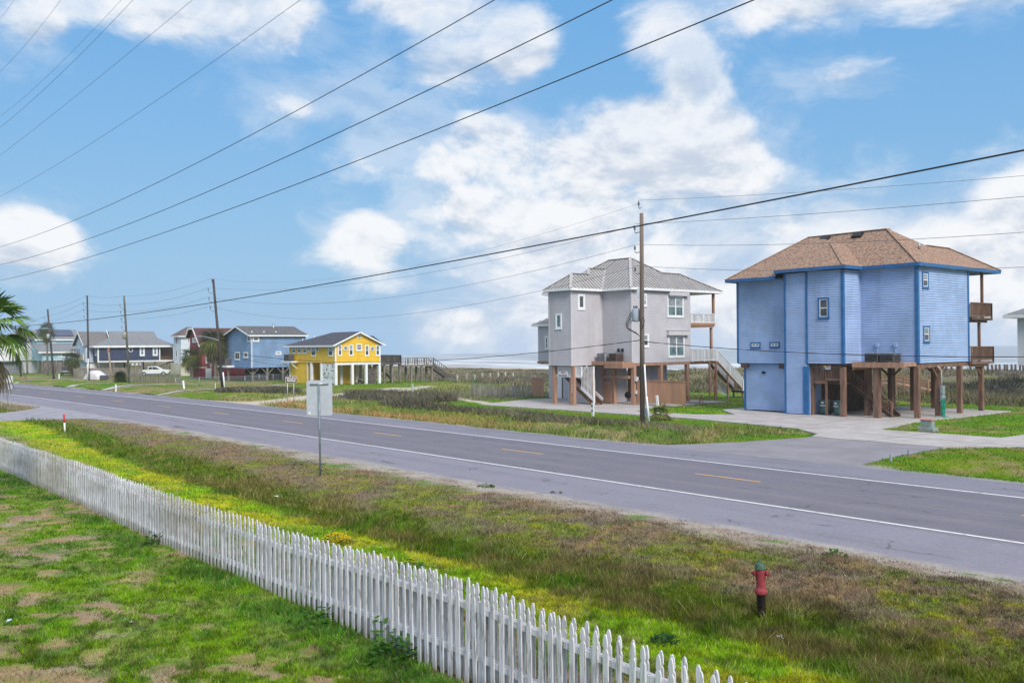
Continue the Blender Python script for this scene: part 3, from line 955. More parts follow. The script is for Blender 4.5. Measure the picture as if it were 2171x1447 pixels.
def railing(mb, p, q, h=1.0, sp=.15, w=.045, bot=.1, top=.09, midpost=0):
    p, q = Vector(p), Vector(q)
    up = Vector((0, 0, 1))
    mb.beam(p + up * h, q + up * h, top, .05)
    mb.beam(p + up * bot, q + up * bot, .05, .07)
    L = (q - p).length
    n = max(2, int(L / sp))
    for i in range(n + 1):
        a = p + (q - p) * (i / n)
        mb.beam(a + up * bot, a + up * (h - .02), w * .8)
    for i in range(midpost + 2):
        a = p + (q - p) * (i / (midpost + 1))
        mb.beam(a - up * .05, a + up * (h + .02), .1)
    return mb


def stairs(mb, p, q, width, side, steps=14):
    """p top, q bottom, side = unit vector across"""
    p, q, s_ = Vector(p), Vector(q), Vector(side)
    for t in (0, 1):
        mb.beam(p + s_ * width * t, q + s_ * width * t, .05, .3)
    for i in range(steps):
        a = p + (q - p) * ((i + .5) / steps)
        run = (q - p); run.z = 0
        f = run.normalized() * (run.length / steps * .5)
        b0 = a - f; b1 = a + f
        v = [b0, b0 + s_ * width, b1 + s_ * width, b1]
        mb.face([(x.x, x.y, a.z + .02) for x in v]); mb.face([(x.x, x.y, a.z - .02) for x in reversed(v)])
        mb.face([(v[3].x, v[3].y, a.z - .02), (v[3].x, v[3].y, a.z + .02), (v[2].x, v[2].y, a.z + .02), (v[2].x, v[2].y, a.z - .02)])
    return mb


def posts(par, pts, ma, w=.3, z1=3.5, name='post'):
    for q in pts:
        x, y = q[0], q[1]
        zt = q[2] if len(q) > 2 else z1
        z0 = q[3] if len(q) > 3 else -.15
        MB().box(x - w / 2, x + w / 2, y - w / 2, y + w / 2, z0, zt).build(name, ma, par)


FONT_CACHE = {}


def text_mesh(name, s, size, ma, par, origin, xdir, ydir, depth=.004, bold=True):
    cu = bpy.data.curves.new(name, 'FONT'); cu.body = s; cu.size = size; cu.align_x = 'CENTER'; cu.align_y = 'CENTER'
    cu.extrude = depth; cu.offset = size * .018 if bold else 0
    cu.resolution_u = 3
    tmp = bpy.data.objects.new(name, cu); COL.objects.link(tmp)
    dg = bpy.context.evaluated_depsgraph_get()
    me = bpy.data.meshes.new_from_object(tmp.evaluated_get(dg))
    bpy.data.objects.remove(tmp); bpy.data.curves.remove(cu)
    xd, yd = Vector(xdir).normalized(), Vector(ydir).normalized(); zd = xd.cross(yd)
    M4 = Matrix(((xd.x, yd.x, zd.x, 0), (xd.y, yd.y, zd.y, 0), (xd.z, yd.z, zd.z, 0), (0, 0, 0, 1)))
    me.transform(Matrix.Translation(Vector(origin) - base_of(par)) @ M4)
    me.materials.clear(); me.materials.append(ma)
    o = bpy.data.objects.new(name, me); COL.objects.link(o); o.parent = par
    return o


def onplane(px, py, p0, nrm):
    d = ray(px, py); p0 = np.array(p0); nrm = np.array(nrm)
    return CP + d * ((p0 - CP) @ nrm) / (d @ nrm)


# shared materials
BLUE = mat('blue_siding', (.325, .432, .665), .7, .10, .5, streak=((.25, .31, .45), .55, 1.1))
BLUET = mat('deep_blue_trim', (.028, .125, .31), .5, .12, 2)
WHITE = mat('white_paint', (.76, .76, .77), .5, .06, 2, streak=((.55, .54, .50), .35, 2.5))
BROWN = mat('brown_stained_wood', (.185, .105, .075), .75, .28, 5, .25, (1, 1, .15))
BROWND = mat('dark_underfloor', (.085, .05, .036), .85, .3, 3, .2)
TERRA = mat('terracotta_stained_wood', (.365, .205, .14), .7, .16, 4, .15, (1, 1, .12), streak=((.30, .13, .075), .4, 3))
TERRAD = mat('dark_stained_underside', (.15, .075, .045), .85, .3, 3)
GREYS = mat('grey_siding', (.52, .495, .53), .65, .05, .8, streak=((.36, .34, .335), .35, .9))
SHING = mat('tan_shingles', (.15, .088, .062), .9, .0, 6.0, .5, (1, 1, 2.4), lo=.33, hi=.68, col2=(.42, .275, .20), bscale=16)
MROOF = mat('grey_metal_roofing', (.42, .395, .385), .42, .10, 1.2, 0, spec=.5, metal=.25, streak=((.30, .24, .20), .35, .8))
MSEAM = mat('dark_seam', (.17, .16, .155), .5, .2, 3, metal=.2)
MCAP = mat('pale_ridge_cap', (.44, .41, .40), .45, .08, 2, metal=.2)
GLASS = glass_mat('window_glass', (.045, .052, .065))
GLASSL = glass_mat('window_glass_blinds', (.24, .265, .30))
SCREEN = glass_mat('window_screen', (.075, .078, .095), .45)
GLASST = glass_mat('teal_window_glass', (.11, .175, .19))
METAL = mat('galvanised_steel', (.40, .43, .46), .42, .15, 6, metal=.55, spec=.5)
ACM = mat('grey_ac_housing', (.13, .125, .125), .6, .35, 3, .3, (1, 1, 6), metal=.2, streak=((.24, .21, .19), .5, 4))
BLACK = mat('black_rubber', (.012, .012, .013), .5, .2, 5)
RED = mat('red_sign_ink', (.55, .03, .05), .5, .1, 5)

# ------------------------------------------------------------------ blue house
B = thing('stilt_house', 'sky blue lap sided house on brown stilts with a tan shingle hip roof', 'house', (-36, 63, 0))
wl = MB()
body(wl, -43.3, -38.7, 58.9, 67.9, 3.68, 10.02)
body(wl, -38.7, -36.92, 58.30, 60.0, .10, 10.22)
wl.box(-38.7, -36.92, 60.0, 67.9, 3.7, 10.22)
body(wl, -36.92, -34.1, 58.30, 67.9, 3.72, 10.24)
body(wl, -34.1, -30.0, 60.6, 68.1, 3.74, 10.3)
wl.build('wall', BLUE, B)
gd = MB(); body(gd, -42.85, -38.95, 59.2, 66, .14, 3.60)
gd.build('garage_door', BLUE, B)
lt = MB().box(-41.3, -41.02, 59.02, 59.2, 2.95, 3.05).lathe((-41.05, 59.0, 2.98), [(.09, -.09), (.09, .06), (.001, .06)], 10, 'y')
lt.build('garage_lamp', BLACK, B)
tr = MB()
for x, y, z0, z1 in [(-43.3, 58.9, 3.68, 10.02), (-38.7, 58.3, 3.5, 10.2), (-36.92, 58.3, 3.72, 10.24), (-30, 68.1, 3.74, 10.3)]:
    tr.box(x - .05, x + .10, y - .10, y + .1, z0, z1)
tr.box(-34.20, -34.02, 58.2, 58.42, 3.72, 10.24)
tr.box(-30.13, -29.905, 60.505, 60.74, 3.74, 10.3)
tr.box(-42.95, -42.78, 59.12, 59.3, .06, 3.6)
tr.box(-39.22, -38.92, 59.12, 59.3, .06, 3.6)
tr.box(-38.76, -38.62, 58.2, 59.1, .06, 3.5)
tr.box(-37.22, -36.83, 58.2, 58.42, .06, 3.52)
tr.box(-43.3, -38.75, 58.86, 58.9, 3.62, 3.70)
tr.split('corner_trim', BLUET, B)
bb = MB().box(-42.98, -42.5, 58.75, 60.5, 3.33, 3.66).box(-39.6, -38.95, 58.75, 60.5, 3.33, 3.66)
bb.split('beam_end', BROWND, B)
e = 10.5
RL, RR = (-40.15, 63.7, 13.4), (-33.65, 63.7, 13.4)
BAp = tuple(onplane(1763, 515, (-39, 57.7, e), (0, -2.9 / 6.0, 1)))
VT = tuple(onplane(1793, 520, (-32, 60.1, e), (0, -2.9 / 3.6, 1)))
RLm = (-39.25, 63.7, 13.4)
pls = [[(-43.75, 57.95, 10.08), (-39.25, 57.95, 10.08), RLm, RL], [(-39.25, 57.75, e), (-33.65, 57.75, e), BAp, RLm],
       [(-33.65, 57.75, e), (-33.65, 60.1, e), VT, BAp], [(-33.65, 60.1, e), (-29.6, 60.1, e), RR, RLm, BAp, VT],
       [(-29.6, 60.1, e), (-29.6, 72.85, e), (-32, 69.5, 12.2), (-32, 66.05, 12.2), RR],
       [(-43.75, 69.6, 10.08), (-43.75, 57.95, 10.08), RL], [(-29.6, 72.85, e), (-34.4, 72.85, e), (-32, 69.5, 12.2)],
       [(-34.4, 72.85, e), (-34.4, 68.5, e), (-32, 66.05, 12.2), (-32, 69.5, 12.2)], [(-34.4, 68.5, e), (-43.75, 69.6, 10.08), RL, RR, (-32, 66.05, 12.2)],
       [(-39.25, 57.75, e), (-39.25, 57.95, 10.08), RLm]]
rf = roof(B, pls, SHING)
cp = MB()
for a, b in [(RL, RR), (RR, (-29.6, 60.1, e)), (BAp, (-33.65, 57.75, e)), ((-32, 66.05, 12.2), (-32, 69.5, 12.2)), ((-32, 69.5, 12.2), (-29.6, 72.85, e)), (RL, (-43.75, 57.95, 10.08))]:
    cp.beam(Vector(a) + Vector((0, 0, .01)), Vector(b) + Vector((0, 0, .01)), .28, .05)
cp.split('ridge_cap', SHING, rf)
for (a, b, c, d) in [(1738, 503, 1760, 513), (1812, 495, 1826, 504)]:
    q = onplane((a + c) / 2, (b + d) / 2, (-32, 60.1, e), (0, -2.9 / 3.6, 1))
    v = MB(); dn = Vector((0, -3.6, -2.9)).normalized() * .3; ex = Vector((.36, 0, 0)); up = Vector((0, -2.9, 3.6)).normalized()
    c0 = Vector(q)
    v.beam(c0 - dn + up * .09, c0 + dn + up * .09, .72, .18, up)
    v.build('roof_vent', BLACK, rf)
pp = MB(); q = onplane(1949, 528, (-29.6, 64, e), (.71, 0, 1)); pp.tube([q, (q[0], q[1], q[2] + .45)], .09, 8); pp.build('vent_pipe', METAL, rf)


def fascia(par, loop, ma, h=.22, th=.05, soff=None, sm=None, name='fascia'):
    mb = MB()
    for a, b in zip(loop[:-1], loop[1:]):
        a, b = Vector(a), Vector(b)
        mb.beam(a - Vector((0, 0, h / 2 - .015)), b - Vector((0, 0, h / 2 - .015)), th, h)
    f_ = mb.build(name, ma, par)
    if soff:
        s_ = MB().slab([(p[0], p[1]) for p in soff[0]], soff[1], soff[1] + .02)
        s_.build('soffit', sm or ma, par)
    return f_


fascia(B, [(-43.75, 69.6, 10.08), (-43.75, 57.95, 10.08), (-39.28, 57.95, 10.08)], BLUET, .24, soff=([(-43.7, 58), (-39.2, 58), (-39.2, 69), (-43.7, 69.5)], 9.9), sm=BLUET)
fascia(B, [(-39.25, 58.6, e), (-39.25, 57.75, e), (-33.65, 57.75, e), (-33.65, 60.1, e), (-29.6, 60.1, e), (-29.6, 72.85, e), (-34.4, 72.85, e)], BLUET, .24,
       soff=([(-39.2, 57.8), (-33.7, 57.8), (-33.7, 60.15), (-29.65, 60.15), (-29.65, 72.8), (-34.4, 72.8), (-34.4, 68.5), (-39.2, 69)], 10.3), sm=BLUET)
for r, k in [((1735.5, 630.5, 1759, 675), 'hung')]:
    window(B, '-y', 58.30, r, BLUET, WHITE, SCREEN, .12, k, glass2=SCREEN)
for r in [(1592.5, 725, 1613.5, 737), (1633, 724.5, 1654, 736.5)]:
    window(B, '-y', 58.9, r, BLUET, WHITE, GLASS, .10, 'slide', fr=.07)
for r in [(1953, 576, 1966.5, 611), (1955.5, 690, 1969, 726)]:
    window(B, '+x', -30.0, r, BLUET, WHITE, SCREEN, .12, 'hung', glass2=GLASSL)
posts(B, [(-36.85, 58.75), (-34.25, 58.5), (-33.65, 60.62, 3.5), (-33.65, 63.9), (-30.12, 60.72), (-30.12, 63.7), (-30.12, 67.0), (-30.12, 70.5), (-33.65, 67.2), (-33.65, 70.5), (-37.0, 70.5), (-37.0, 66.9), (-41.5, 70.5)], BROWN, .32)
posts(B, [(-30.1, 70.2, 6.9, 3.7), (-30.1, 70.75, 10.3, 6.9), (-36.5, 70.7, 10.3, 3.7)], BROWN, .17)
bm_ = MB()
for x in (-30.12, -33.65, -37.0): bm_.box(x - .09, x + .09, 60.55, 71.0, 3.44, 3.70)
for y in (63.8, 67.0, 70.5): bm_.box(-43, -30.22, y - .09, y + .09, 3.40, 3.64)
for y, s_ in ((63.7, 1), (63.7, -1), (70.5, -1)): bm_.beam((-30.12, y + .15 * s_, 2.75), (-30.12, y + .85 * s_, 3.45), .12)
for x, s_ in ((-33.65, 1), (-33.65, -1), (-30.12, -1)): bm_.beam((x + .15 * s_, 63.9, 2.75), (x + .85 * s_, 63.9, 3.4), .12)
bm_.split('beam', BROWN, B)
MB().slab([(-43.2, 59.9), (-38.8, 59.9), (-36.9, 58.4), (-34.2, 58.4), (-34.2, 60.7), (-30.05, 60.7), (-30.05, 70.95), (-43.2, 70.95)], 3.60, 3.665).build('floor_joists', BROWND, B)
dk = MB().box(-33.6, -30.05, 58.75, 60.57, 3.56, 3.80).box(-33.7, -29.98, 58.68, 58.75, 3.48, 3.84).box(-33.7, -33.6, 58.75, 60.57, 3.3, 3.84)
dk.build('equipment_deck', TERRA, B)
MB().box(-32.3, -31.9, 58.9, 59.3, .0, 3.5).build('post', BROWN, B)
for face_z, yy_ in ((3.72, 71.8), (6.93, 71.6)):
    d_ = MB().box(-43, -29.7, 68.14, yy_, face_z - .18, face_z)
    d_.box(-29.95, -29.85, 68.14, yy_ - .6, face_z - .36, face_z - .18)
    d_.build('balcony', BROWND if face_z > 5 else BROWN, B)
    r_ = MB(); railing(r_, (-29.78, 68.2, face_z), (-29.78, yy_, face_z), 1.08, .16, .06, .12, .12, 0)
    railing(r_, (-43, yy_, face_z), (-29.78, yy_, face_z), 1.08, .16, .06, .12, .12, 4)
    r_.build('railing', BROWN, B)
st = MB()
st.box(-36.7, -34.3, 58.8, 60.2, 2.28, 2.42)
stairs(st, (-35.0, 60.35, 2.35), (-31.7, 60.35, .06), 1.0, (0, 1, 0), 12)
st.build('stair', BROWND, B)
rl = MB()
for x in np.arange(-36.62, -34.45, .125): rl.box(x, x + .065, 58.62, 58.66, 2.45 if x < -35.7 else 2.62, 3.55)
rl.box(-36.7, -34.4, 58.60, 58.70, 3.42, 3.62); rl.box(-36.7, -35.65, 58.58, 58.72, 2.30, 2.50); rl.box(-35.65, -34.4, 58.58, 58.72, 2.52, 2.70)
railing(rl, (-34.9, 60.3, 2.35), (-31.7, 60.3, .1), .95, .16, .05, .1)
rl.box(-35.72, -35.58, 58.6, 58.74, .06, 2.5)
rl.build('railing', BROWN, B)
MB().box(-37.0, -36.9, 60.05, 66, .06, 3.6).build('dark_shade_panel', BROWND, B)  # added dark panel, stands in for the shaded stair structure under the house
for (a, b, c, d) in [(1858, 727, 1864.5, 735), (1897, 727, 1903.5, 735)]:
    u0, u1, z0, z1 = prect('-y', 60.6, a, b, c, d)
    q = MB(); fbox(q, '-y', 60.6, u0, u1, z0, z1, 0, .16); q.beam(((u0 + u1) / 2, 60.5, z0), ((u0 + u1) / 2, 60.5, z0 - .4), .05); q.build('electric_box', BLUE, B)
sgn = MB().box(-35.87, -35.22, 58.50, 58.56, 3.32, 3.68).build('notice_sign', WHITE, B)
u = MB().box(-35.85, -35.62, 58.49, 58.50, 3.34, 3.66); u.build('emblem', mat('navy_ink', (.01, .015, .06), .5), sgn)
u = MB().lathe((-35.69, 58.488, 3.52), [(.085, 0), (.001, -.002)], 12, 'y'); u.build('emblem', mat('yellow_ink', (.75, .7, .05), .5), sgn)
u = MB().box(-35.56, -35.28, 58.49, 58.50, 3.54, 3.60).box(-35.54, -35.26, 58.49, 58.50, 3.42, 3.48); u.build('lettering', RED, sgn)
for i, ch in enumerate('11331'):
    text_mesh('house_number', ch, .26, mat('number_bronze', (.34, .21, .16), .5) if i == 0 else bpy.data.materials['number_bronze'], B, (-36.83, 58.585, 2.2 - i * .27), (1, 0, 0), (0, 0, 1))
# service riser with meter on the third post
sv = thing('electric_meter', 'grey electric meter boxes on a pipe riser above the green hose', 'meter', (-29.85, 63.55, .06))
MB().tube([(-29.86, 63.2, 3.5), (-29.86, 63.4, 3.35), (-29.84, 63.62, 3.2), (-29.84, 63.62, 2.1)], .05, 8).build('riser_pipe', mat('pale_conduit', (.58, .57, .55), .5), sv)
MB().tube([(-29.84, 63.62, 1.0), (-29.84, 63.62, .06)], .045, 8).build('riser_pipe', METAL, sv)
MB().box(-29.9, -29.7, 63.46, 63.86, 1.6, 2.15).build('switch_box', METAL, sv, .01)
mm = MB().box(-29.9, -29.72, 63.46, 63.88, 1.05, 1.56).build('meter_box', METAL, sv, .01)
MB().lathe((-29.72, 63.7, 1.34), [(.09, 0), (.09, .1), (.001, .12)], 14, 'x').build('meter_dial', GLASSL, mm)
hs = MB()
for k in range(4):
    pts = [(-29.62 + .03 * k, 63.2 + (.17 + .02 * k) * math.cos(t) * (1 if math.sin(t) > 0 else .9) + .02 * k, .75 + (.42 + .05 * k) * math.sin(t) * (1 if math.sin(t) > 0 else 1.5)) for t in np.linspace(0, 2 * math.pi, 26)]
    hs.tube(pts, .022, 6, False)
hs.tube([(-29.6 + .5 * t, 62.9 + .5 * math.sin(5 * t), .08) for t in np.linspace(-.6, 1.2, 16)], .022, 6)
tag(hs.build('garden_hose', mat('green_hose', (.02, .27, .20), .4)), 'coiled green garden hose hanging on the blue house post', 'hose')


def ac_unit(name, label, x0, x1, y0, y1, z0, z1, mt, group='air conditioners on decks'):
    a = thing(name, label, 'air conditioner', ((x0 + x1) / 2, (y0 + y1) / 2, z0), group)
    MB().box(x0, x1, y0, y1, z0 + .06, z1 - .05).build('housing', mt, a, .02)
    g = MB().box(x0 - .015, x1 + .015, y0 - .015, y1 + .015, z1 - .05, z1)
    g.lathe(((x0 + x1) / 2, (y0 + y1) / 2, z1), [(.33, 0), (.30, .03), (.001, .04)], 14)
    g.build('fan_cover', ACM, a)
    gr = MB()
    for k in range(9):
        z = z0 + .12 + (z1 - z0 - .26) * k / 8
        gr.box(x0 + .04, x1 - .04, y0 - .012, y0 + .005, z, z + .022)
        gr.box(x1 - .005, x1 + .012, y0 + .04, y1 - .04, z, z + .022)
    gr.build('grille', BLACK, a)
    f = MB()
    for xx_ in (x0 + .05, x1 - .15):
        f.box(xx_, xx_ + .1, y0 + .05, y1 - .05, z0, z0 + .06)
    f.split('foot', BLACK, a)
    return a


ac_unit('air_conditioner', 'left of the two dark grey air conditioners on the blue house deck', -33.05, -32.1, 59.2, 60.2, 3.8, 4.42, ACM)
ac_unit('air_conditioner', 'right of the two dark grey air conditioners on the blue house deck', -31.95, -30.98, 59.2, 60.2, 3.8, 4.42, ACM)


def bin_(name, label, x, y, rz):
    a = thing(name, label, 'bin', (0, 0, 0), 'wheeled bins under the blue house stair')
    GB = bpy.data.materials.get('dark_green_plastic') or mat('dark_green_plastic', (.045, .125, .12), .42, .12, 3, spec=.5)
    m_ = MB(); rings = [(.24, .27, .05), (.26, .30, .3), (.29, .33, .8), (.31, .35, .82), (.31, .35, .98)]
    b0 = len(m_.v)
    for hx, hy, z in rings:
        for k in range(20):
            t = 2 * math.pi * k / 20
            cx_, sy_ = math.cos(t), math.sin(t)
            m_.v.append((hx * np.sign(cx_) * abs(cx_) ** .45, hy * np.sign(sy_) * abs(sy_) ** .45, z))
    for i in range(4):
        for k in range(20):
            k2 = (k + 1) % 20
            m_.f.append((i * 20 + k, i * 20 + k2, (i + 1) * 20 + k2, (i + 1) * 20 + k)); m_.sm.append(True)
    m_.f.append(tuple(range(19, -1, -1))); m_.sm.append(False)
    bd = m_.build('body', GB, a)
    MB().box(-.2, .2, -.375, -.33, .62, .70).box(-.1, .1, -.365, -.33, .80, .93).build('emblem', mat('white_stamp', (.5, .55, .55), .5), bd)
    ld = MB().box(-.33, .33, -.39, .37, .985, 1.02).box(-.28, .28, -.33, .32, 1.02, 1.055)
    ld.build('lid', GB, a, .015)
    MB().tube([(-.28, .42, .95), (.28, .42, .95)], .02, 8).build('handle', GB, a)
    for s_ in (-1, 1):
        MB().lathe((s_ * .28 - .03, .3, .12), [(.001, 0), (.12, 0), (.12, .06), (.001, .06)], 14, 'x').build('wheel', BLACK, a)
    a.location = (x, y, .06); a.rotation_euler = (0, 0, rz)
    return a


bin_('wheeled_bin', 'dark green wheeled bin left of the thin post under the blue house stair', -36.25, 59.4, .1)
bin_('wheeled_bin', 'dark green wheeled bin right of the thin post under the blue house stair', -35.05, 59.25, -.12)


def picnic_table(label, x, y, z, rz, mt):
    a = thing('picnic_table', label, 'picnic table', (0, 0, 0))
    t = MB()
    for k in range(5): t.box(-.9, .9, -.36 + .15 * k, -.23 + .15 * k, .70, .745)
    t.build('tabletop', mt, a)
    for s_ in (-1, 1):
        MB().box(-.9, .9, s_ * .70 - .13, s_ * .70 + .13, .41, .45).build('bench', mt, a)
        f = MB().beam((s_ * .6, -.75, .0), (s_ * .6, .15, .70), .05, .1).beam((s_ * .6, .75, .0), (s_ * .6, -.15, .70), .05, .1).box(s_ * .6 - .025, s_ * .6 + .025, -.75, .75, .34, .41)
        f.build('frame', mt, a)
    a.location = (x, y, z); a.rotation_euler = (0, 0, rz)
    return a


picnic_table('brown wooden picnic table under the blue house', -36.3, 67.8, .06, .25, BROWN)
ub = thing('utility_box', 'green grey utility pedestal with a red lid on the grass beside the blue house', 'utility box', (-25.7, 53.0, 0))
MB().box(-26.15, -25.2, 52.65, 53.3, -.1, .22).build('base', mat('grey_plinth', (.26, .30, .29), .8), ub, .02)
MB().box(-26.0, -25.35, 52.75, 53.2, .22, .62).build('cabinet', mat('sage_cabinet', (.22, .28, .26), .6), ub, .02)
MB().box(-26.03, -25.32, 52.72, 53.23, .62, .68).build('lid', mat('faded_red_lid', (.52, .14, .12), .6), ub, .01)

# ------------------------------------------------------------------ grey house
G = thing('stilt_house', 'light grey lap sided house with a grey standing seam metal roof', 'house', (-57, 61, 0))
wl = MB()
body(wl, -59.7, -56.95, 54.15, 60.5, 3.40, 9.95, .17)
body(wl, -63.3, -53.5, 57.95, 65.6, 3.58, 9.98, .17)
body(wl, -67.8, -63.3, 60.0, 66.0, 3.62, 7.05, .17)
wl.build('wall', GREYS, G)
ct = MB()
for x, y, z0, z1 in [(-59.7, 54.15, 3.4, 9.95), (-56.95, 54.15, 3.4, 9.95), (-53.5, 57.95, 3.58, 9.98), (-53.5, 65.6, 3.58, 9.98)]:
    ct.box(x - .06, x + .075, y - .075, y + .06, z0, z1)
ct.split('corner_trim', GREYS, G)
e = 10.02
MRL, MRR = (-60.1, 62, 13.05), (-57.35, 62, 13.05)
pls = [[(-64.4, 57.5, e), (-61.7, 57.5, e), (-59.1, 60.5, 12.04), (-56.55, 57.5, e), (-53.1, 57.5, e), MRR, MRL],
       [(-53.1, 57.5, e), (-53.1, 69.9, e), (-55.35, 66.6, 11.62), (-55.35, 64.1, 11.62), MRR],
       [(-64.4, 66.5, e), (-64.4, 57.5, e), MRL],
       [(-53.1, 69.9, e), (-57.6, 69.9, e), (-55.35, 66.6, 11.62)], [(-57.6, 69.9, e), (-57.6, 66.5, e), (-55.35, 64.1, 11.62), (-55.35, 66.6, 11.62)],
       [(-57.6, 66.5, e), (-64.4, 66.5, e), MRL, MRR, (-55.35, 64.1, 11.62)],
       [(-56.55, 53.75, e), (-56.55, 57.5, e), (-59.1, 60.5, 12.04), (-59.1, 58.4, 12.04), (-58.3, 57.6, 11.4), (-58.3, 55.5, 11.4)],
       [(-60.05, 53.75, e), (-56.55, 53.75, e), (-58.3, 55.5, 11.4)],
       [(-60.05, 56.2, e), (-60.05, 53.75, e), (-58.3, 55.5, 11.4), (-58.3, 57.6, 11.4)],
       [(-61.65, 56.0, e), (-60.05, 56.0, e), (-58.3, 57.6, 11.4), (-59.1, 58.4, 12.04)],
       [(-61.65, 57.6, e), (-61.65, 56.0, e), (-59.1, 58.4, 12.04), (-59.1, 60.5, 12.04)]]
wing = [[(-68.4, 59.6, 7.22), (-63.2, 59.6, 7.22), (-63.2, 62.9, 8.9), (-65.2, 62.9, 8.9)], [(-68.4, 66.4, 7.22), (-68.4, 59.6, 7.22), (-65.2, 62.9, 8.9)], [(-63.2, 66.4, 7.22), (-68.4, 66.4, 7.22), (-65.2, 62.9, 8.9), (-63.2, 62.9, 8.9)]]
ribs = [[(-56.55, 57.5, e), (-53.1, 57.5, e), MRR, (-59.1, 62, 13.05), (-59.1, 60.5, 12.04)], [(-64.4, 57.5, e), (-61.7, 57.5, e), (-59.1, 60.5, 12.04), (-59.1, 62, 13.05), MRL],
        pls[1], pls[2], pls[6], pls[7], pls[8], wing[0], wing[1]]
rf = roof(G, pls + wing, MROOF, 'roof', ribs, MSEAM)
cp = MB()
caps_ = [(MRL, MRR), (MRR, (-53.1, 57.5, e)), ((-58.3, 55.5, 11.4), (-56.55, 53.75, e)), ((-59.1, 58.4, 12.04), (-58.3, 57.6, 11.4)), ((-59.1, 60.5, 12.04), (-56.55, 57.5, e)), ((-58.3, 55.5, 11.4), (-60.05, 53.75, e)), ((-55.35, 66.6, 11.62), (-53.1, 69.9, e)), (MRL, (-64.4, 57.5, e))]
for a, b in caps_: cp.beam(Vector(a) + Vector((0, 0, .03)), Vector(b) + Vector((0, 0, .03)), .26, .05)
cp.split('ridge_cap', MCAP, rf)
rg = MB()
for a, b in [((-58.3, 55.5, 11.4), (-58.3, 57.6, 11.4)), ((-59.1, 58.4, 12.04), (-59.1, 60.5, 12.04)), ((-55.35, 66.6, 11.62), (-55.35, 64.1, 11.62)), (MRR, (-55.35, 64.1, 11.62))]:
    rg.beam(Vector(a) + Vector((0, 0, .04)), Vector(b) + Vector((0, 0, .04)), .12, .08)
rg.split('ridge_cap', MSEAM, rf)
fascia(G, [(-64.4, 66.5, e), (-64.4, 57.5, e), (-61.65, 57.5, e)], WHITE, .2, soff=([(-64.35, 57.6), (-53.15, 57.6), (-53.15, 69.85), (-57.6, 69.85), (-57.6, 66.4), (-64.3, 66.4)], 9.84), sm=GREYS)
fascia(G, [(-61.65, 56, e), (-60.05, 56.0, e), (-60.05, 53.75, e), (-56.55, 53.75, e), (-56.55, 57.5, e), (-53.1, 57.5, e), (-53.1, 69.9, e), (-57.6, 69.9, e)], WHITE, .2,
       soff=([(-60, 53.8), (-56.6, 53.8), (-56.6, 57.58), (-60, 57.58)], 9.835), sm=GREYS)
fascia(G, [(-68.4, 66.4, 7.22), (-68.4, 59.6, 7.22), (-63.3, 59.6, 7.22)], WHITE, .2, soff=([(-68.3, 59.7), (-63.3, 59.7), (-63.3, 66.3), (-68.3, 66.3)], 7.04), sm=GREYS)
window(G, '-y', 54.15, (1179, 664, 1192, 697), WHITE, WHITE, GLASST, .14, 'fixed')
window(G, '+x', -56.95, (1224, 623, 1239, 656), WHITE, WHITE, SCREEN, .16, 'fixed')
window(G, '-y', 60.0, (1156.5, 712, 1164, 740), WHITE, WHITE, SCREEN, .13, 'hung')
for r in [(1413.5, 627, 1448, 672), (1415.5, 711, 1450, 757)]:
    window(G, '+x', -53.5, r, WHITE, WHITE, GLASST, .12, 'pair', glass2=GLASSL)
for r in [(1362, 622, 1370, 649), (1362, 707, 1374.5, 735)]:
    window(G, '+x', -53.5, r, WHITE, WHITE, GLASS, .12, 'hung', glass2=GLASSL)
for r in [(1414, 618.5, 1455, 627.5), (1412, 701, 1455.5, 710.5)]:
    u0, u1, z0, z1 = prect('+x', -53.5, *r)
    s = MB(); fbox(s, '+x', -53.5, u0, u1, z0, z1, 0, .38); fbox(s, '+x', -53.5, u0 - .03, u1 + .03, z1, z1 + .05, 0, .42)
    s.build('storm_shutter_box', GREYS, G, .01)
posts(G, [(-59.35, 54.4, 3.4), (-56.95, 54.4, 3.4)], TERRA, .30)
posts(G, [(-55.7, 58.05), (-53.45, 58.1), (-53.6, 61.7), (-53.6, 65.3), (-57.2, 65.3), (-57.2, 61.7), (-60.5, 65.3), (-63.0, 60.5)], TERRA, .32, 3.45)
posts(G, [(-58.0, 55.0, 2.5), (-56.55, 56.2, 3.0), (-56.0, 55.9, 2.2), (-56.9, 58.0)], TERRA, .15)
posts(G, [(-53.62, 69.2, 9.9, 7.2)], TERRA, .2); posts(G, [(-53.75, 69.0, 6.7, 3.6)], TERRA, .2)
bm_ = MB()
for x in (-53.55, -57.2): bm_.box(x - .1, x + .1, 57.9, 69.2, 3.36, 3.57)
for y in (58.05, 61.7, 65.3): bm_.box(-63.2, -53.66, y - .1, y + .1, 3.32, 3.55)
bm_.box(-57.0, -53.7, 57.72, 57.92, 2.28, 2.52)
bm_.box(-68.0, -63.3, 60.0, 60.3, 3.4, 3.62)
bm_.split('beam', TERRA, G)
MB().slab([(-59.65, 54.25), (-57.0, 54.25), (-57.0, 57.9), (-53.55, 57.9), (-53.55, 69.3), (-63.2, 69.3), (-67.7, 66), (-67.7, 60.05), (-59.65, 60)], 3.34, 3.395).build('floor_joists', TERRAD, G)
dk = MB().box(-57.95 + .9, -53.35, 56.55, 57.92, 3.50, 3.72).box(-56.98, -53.3, 56.48, 56.55, 3.45, 3.78).box(-55.4, -53.3, 56.5, 57.92, 3.2, 3.5)
dk.build('equipment_deck', TERRA, G)
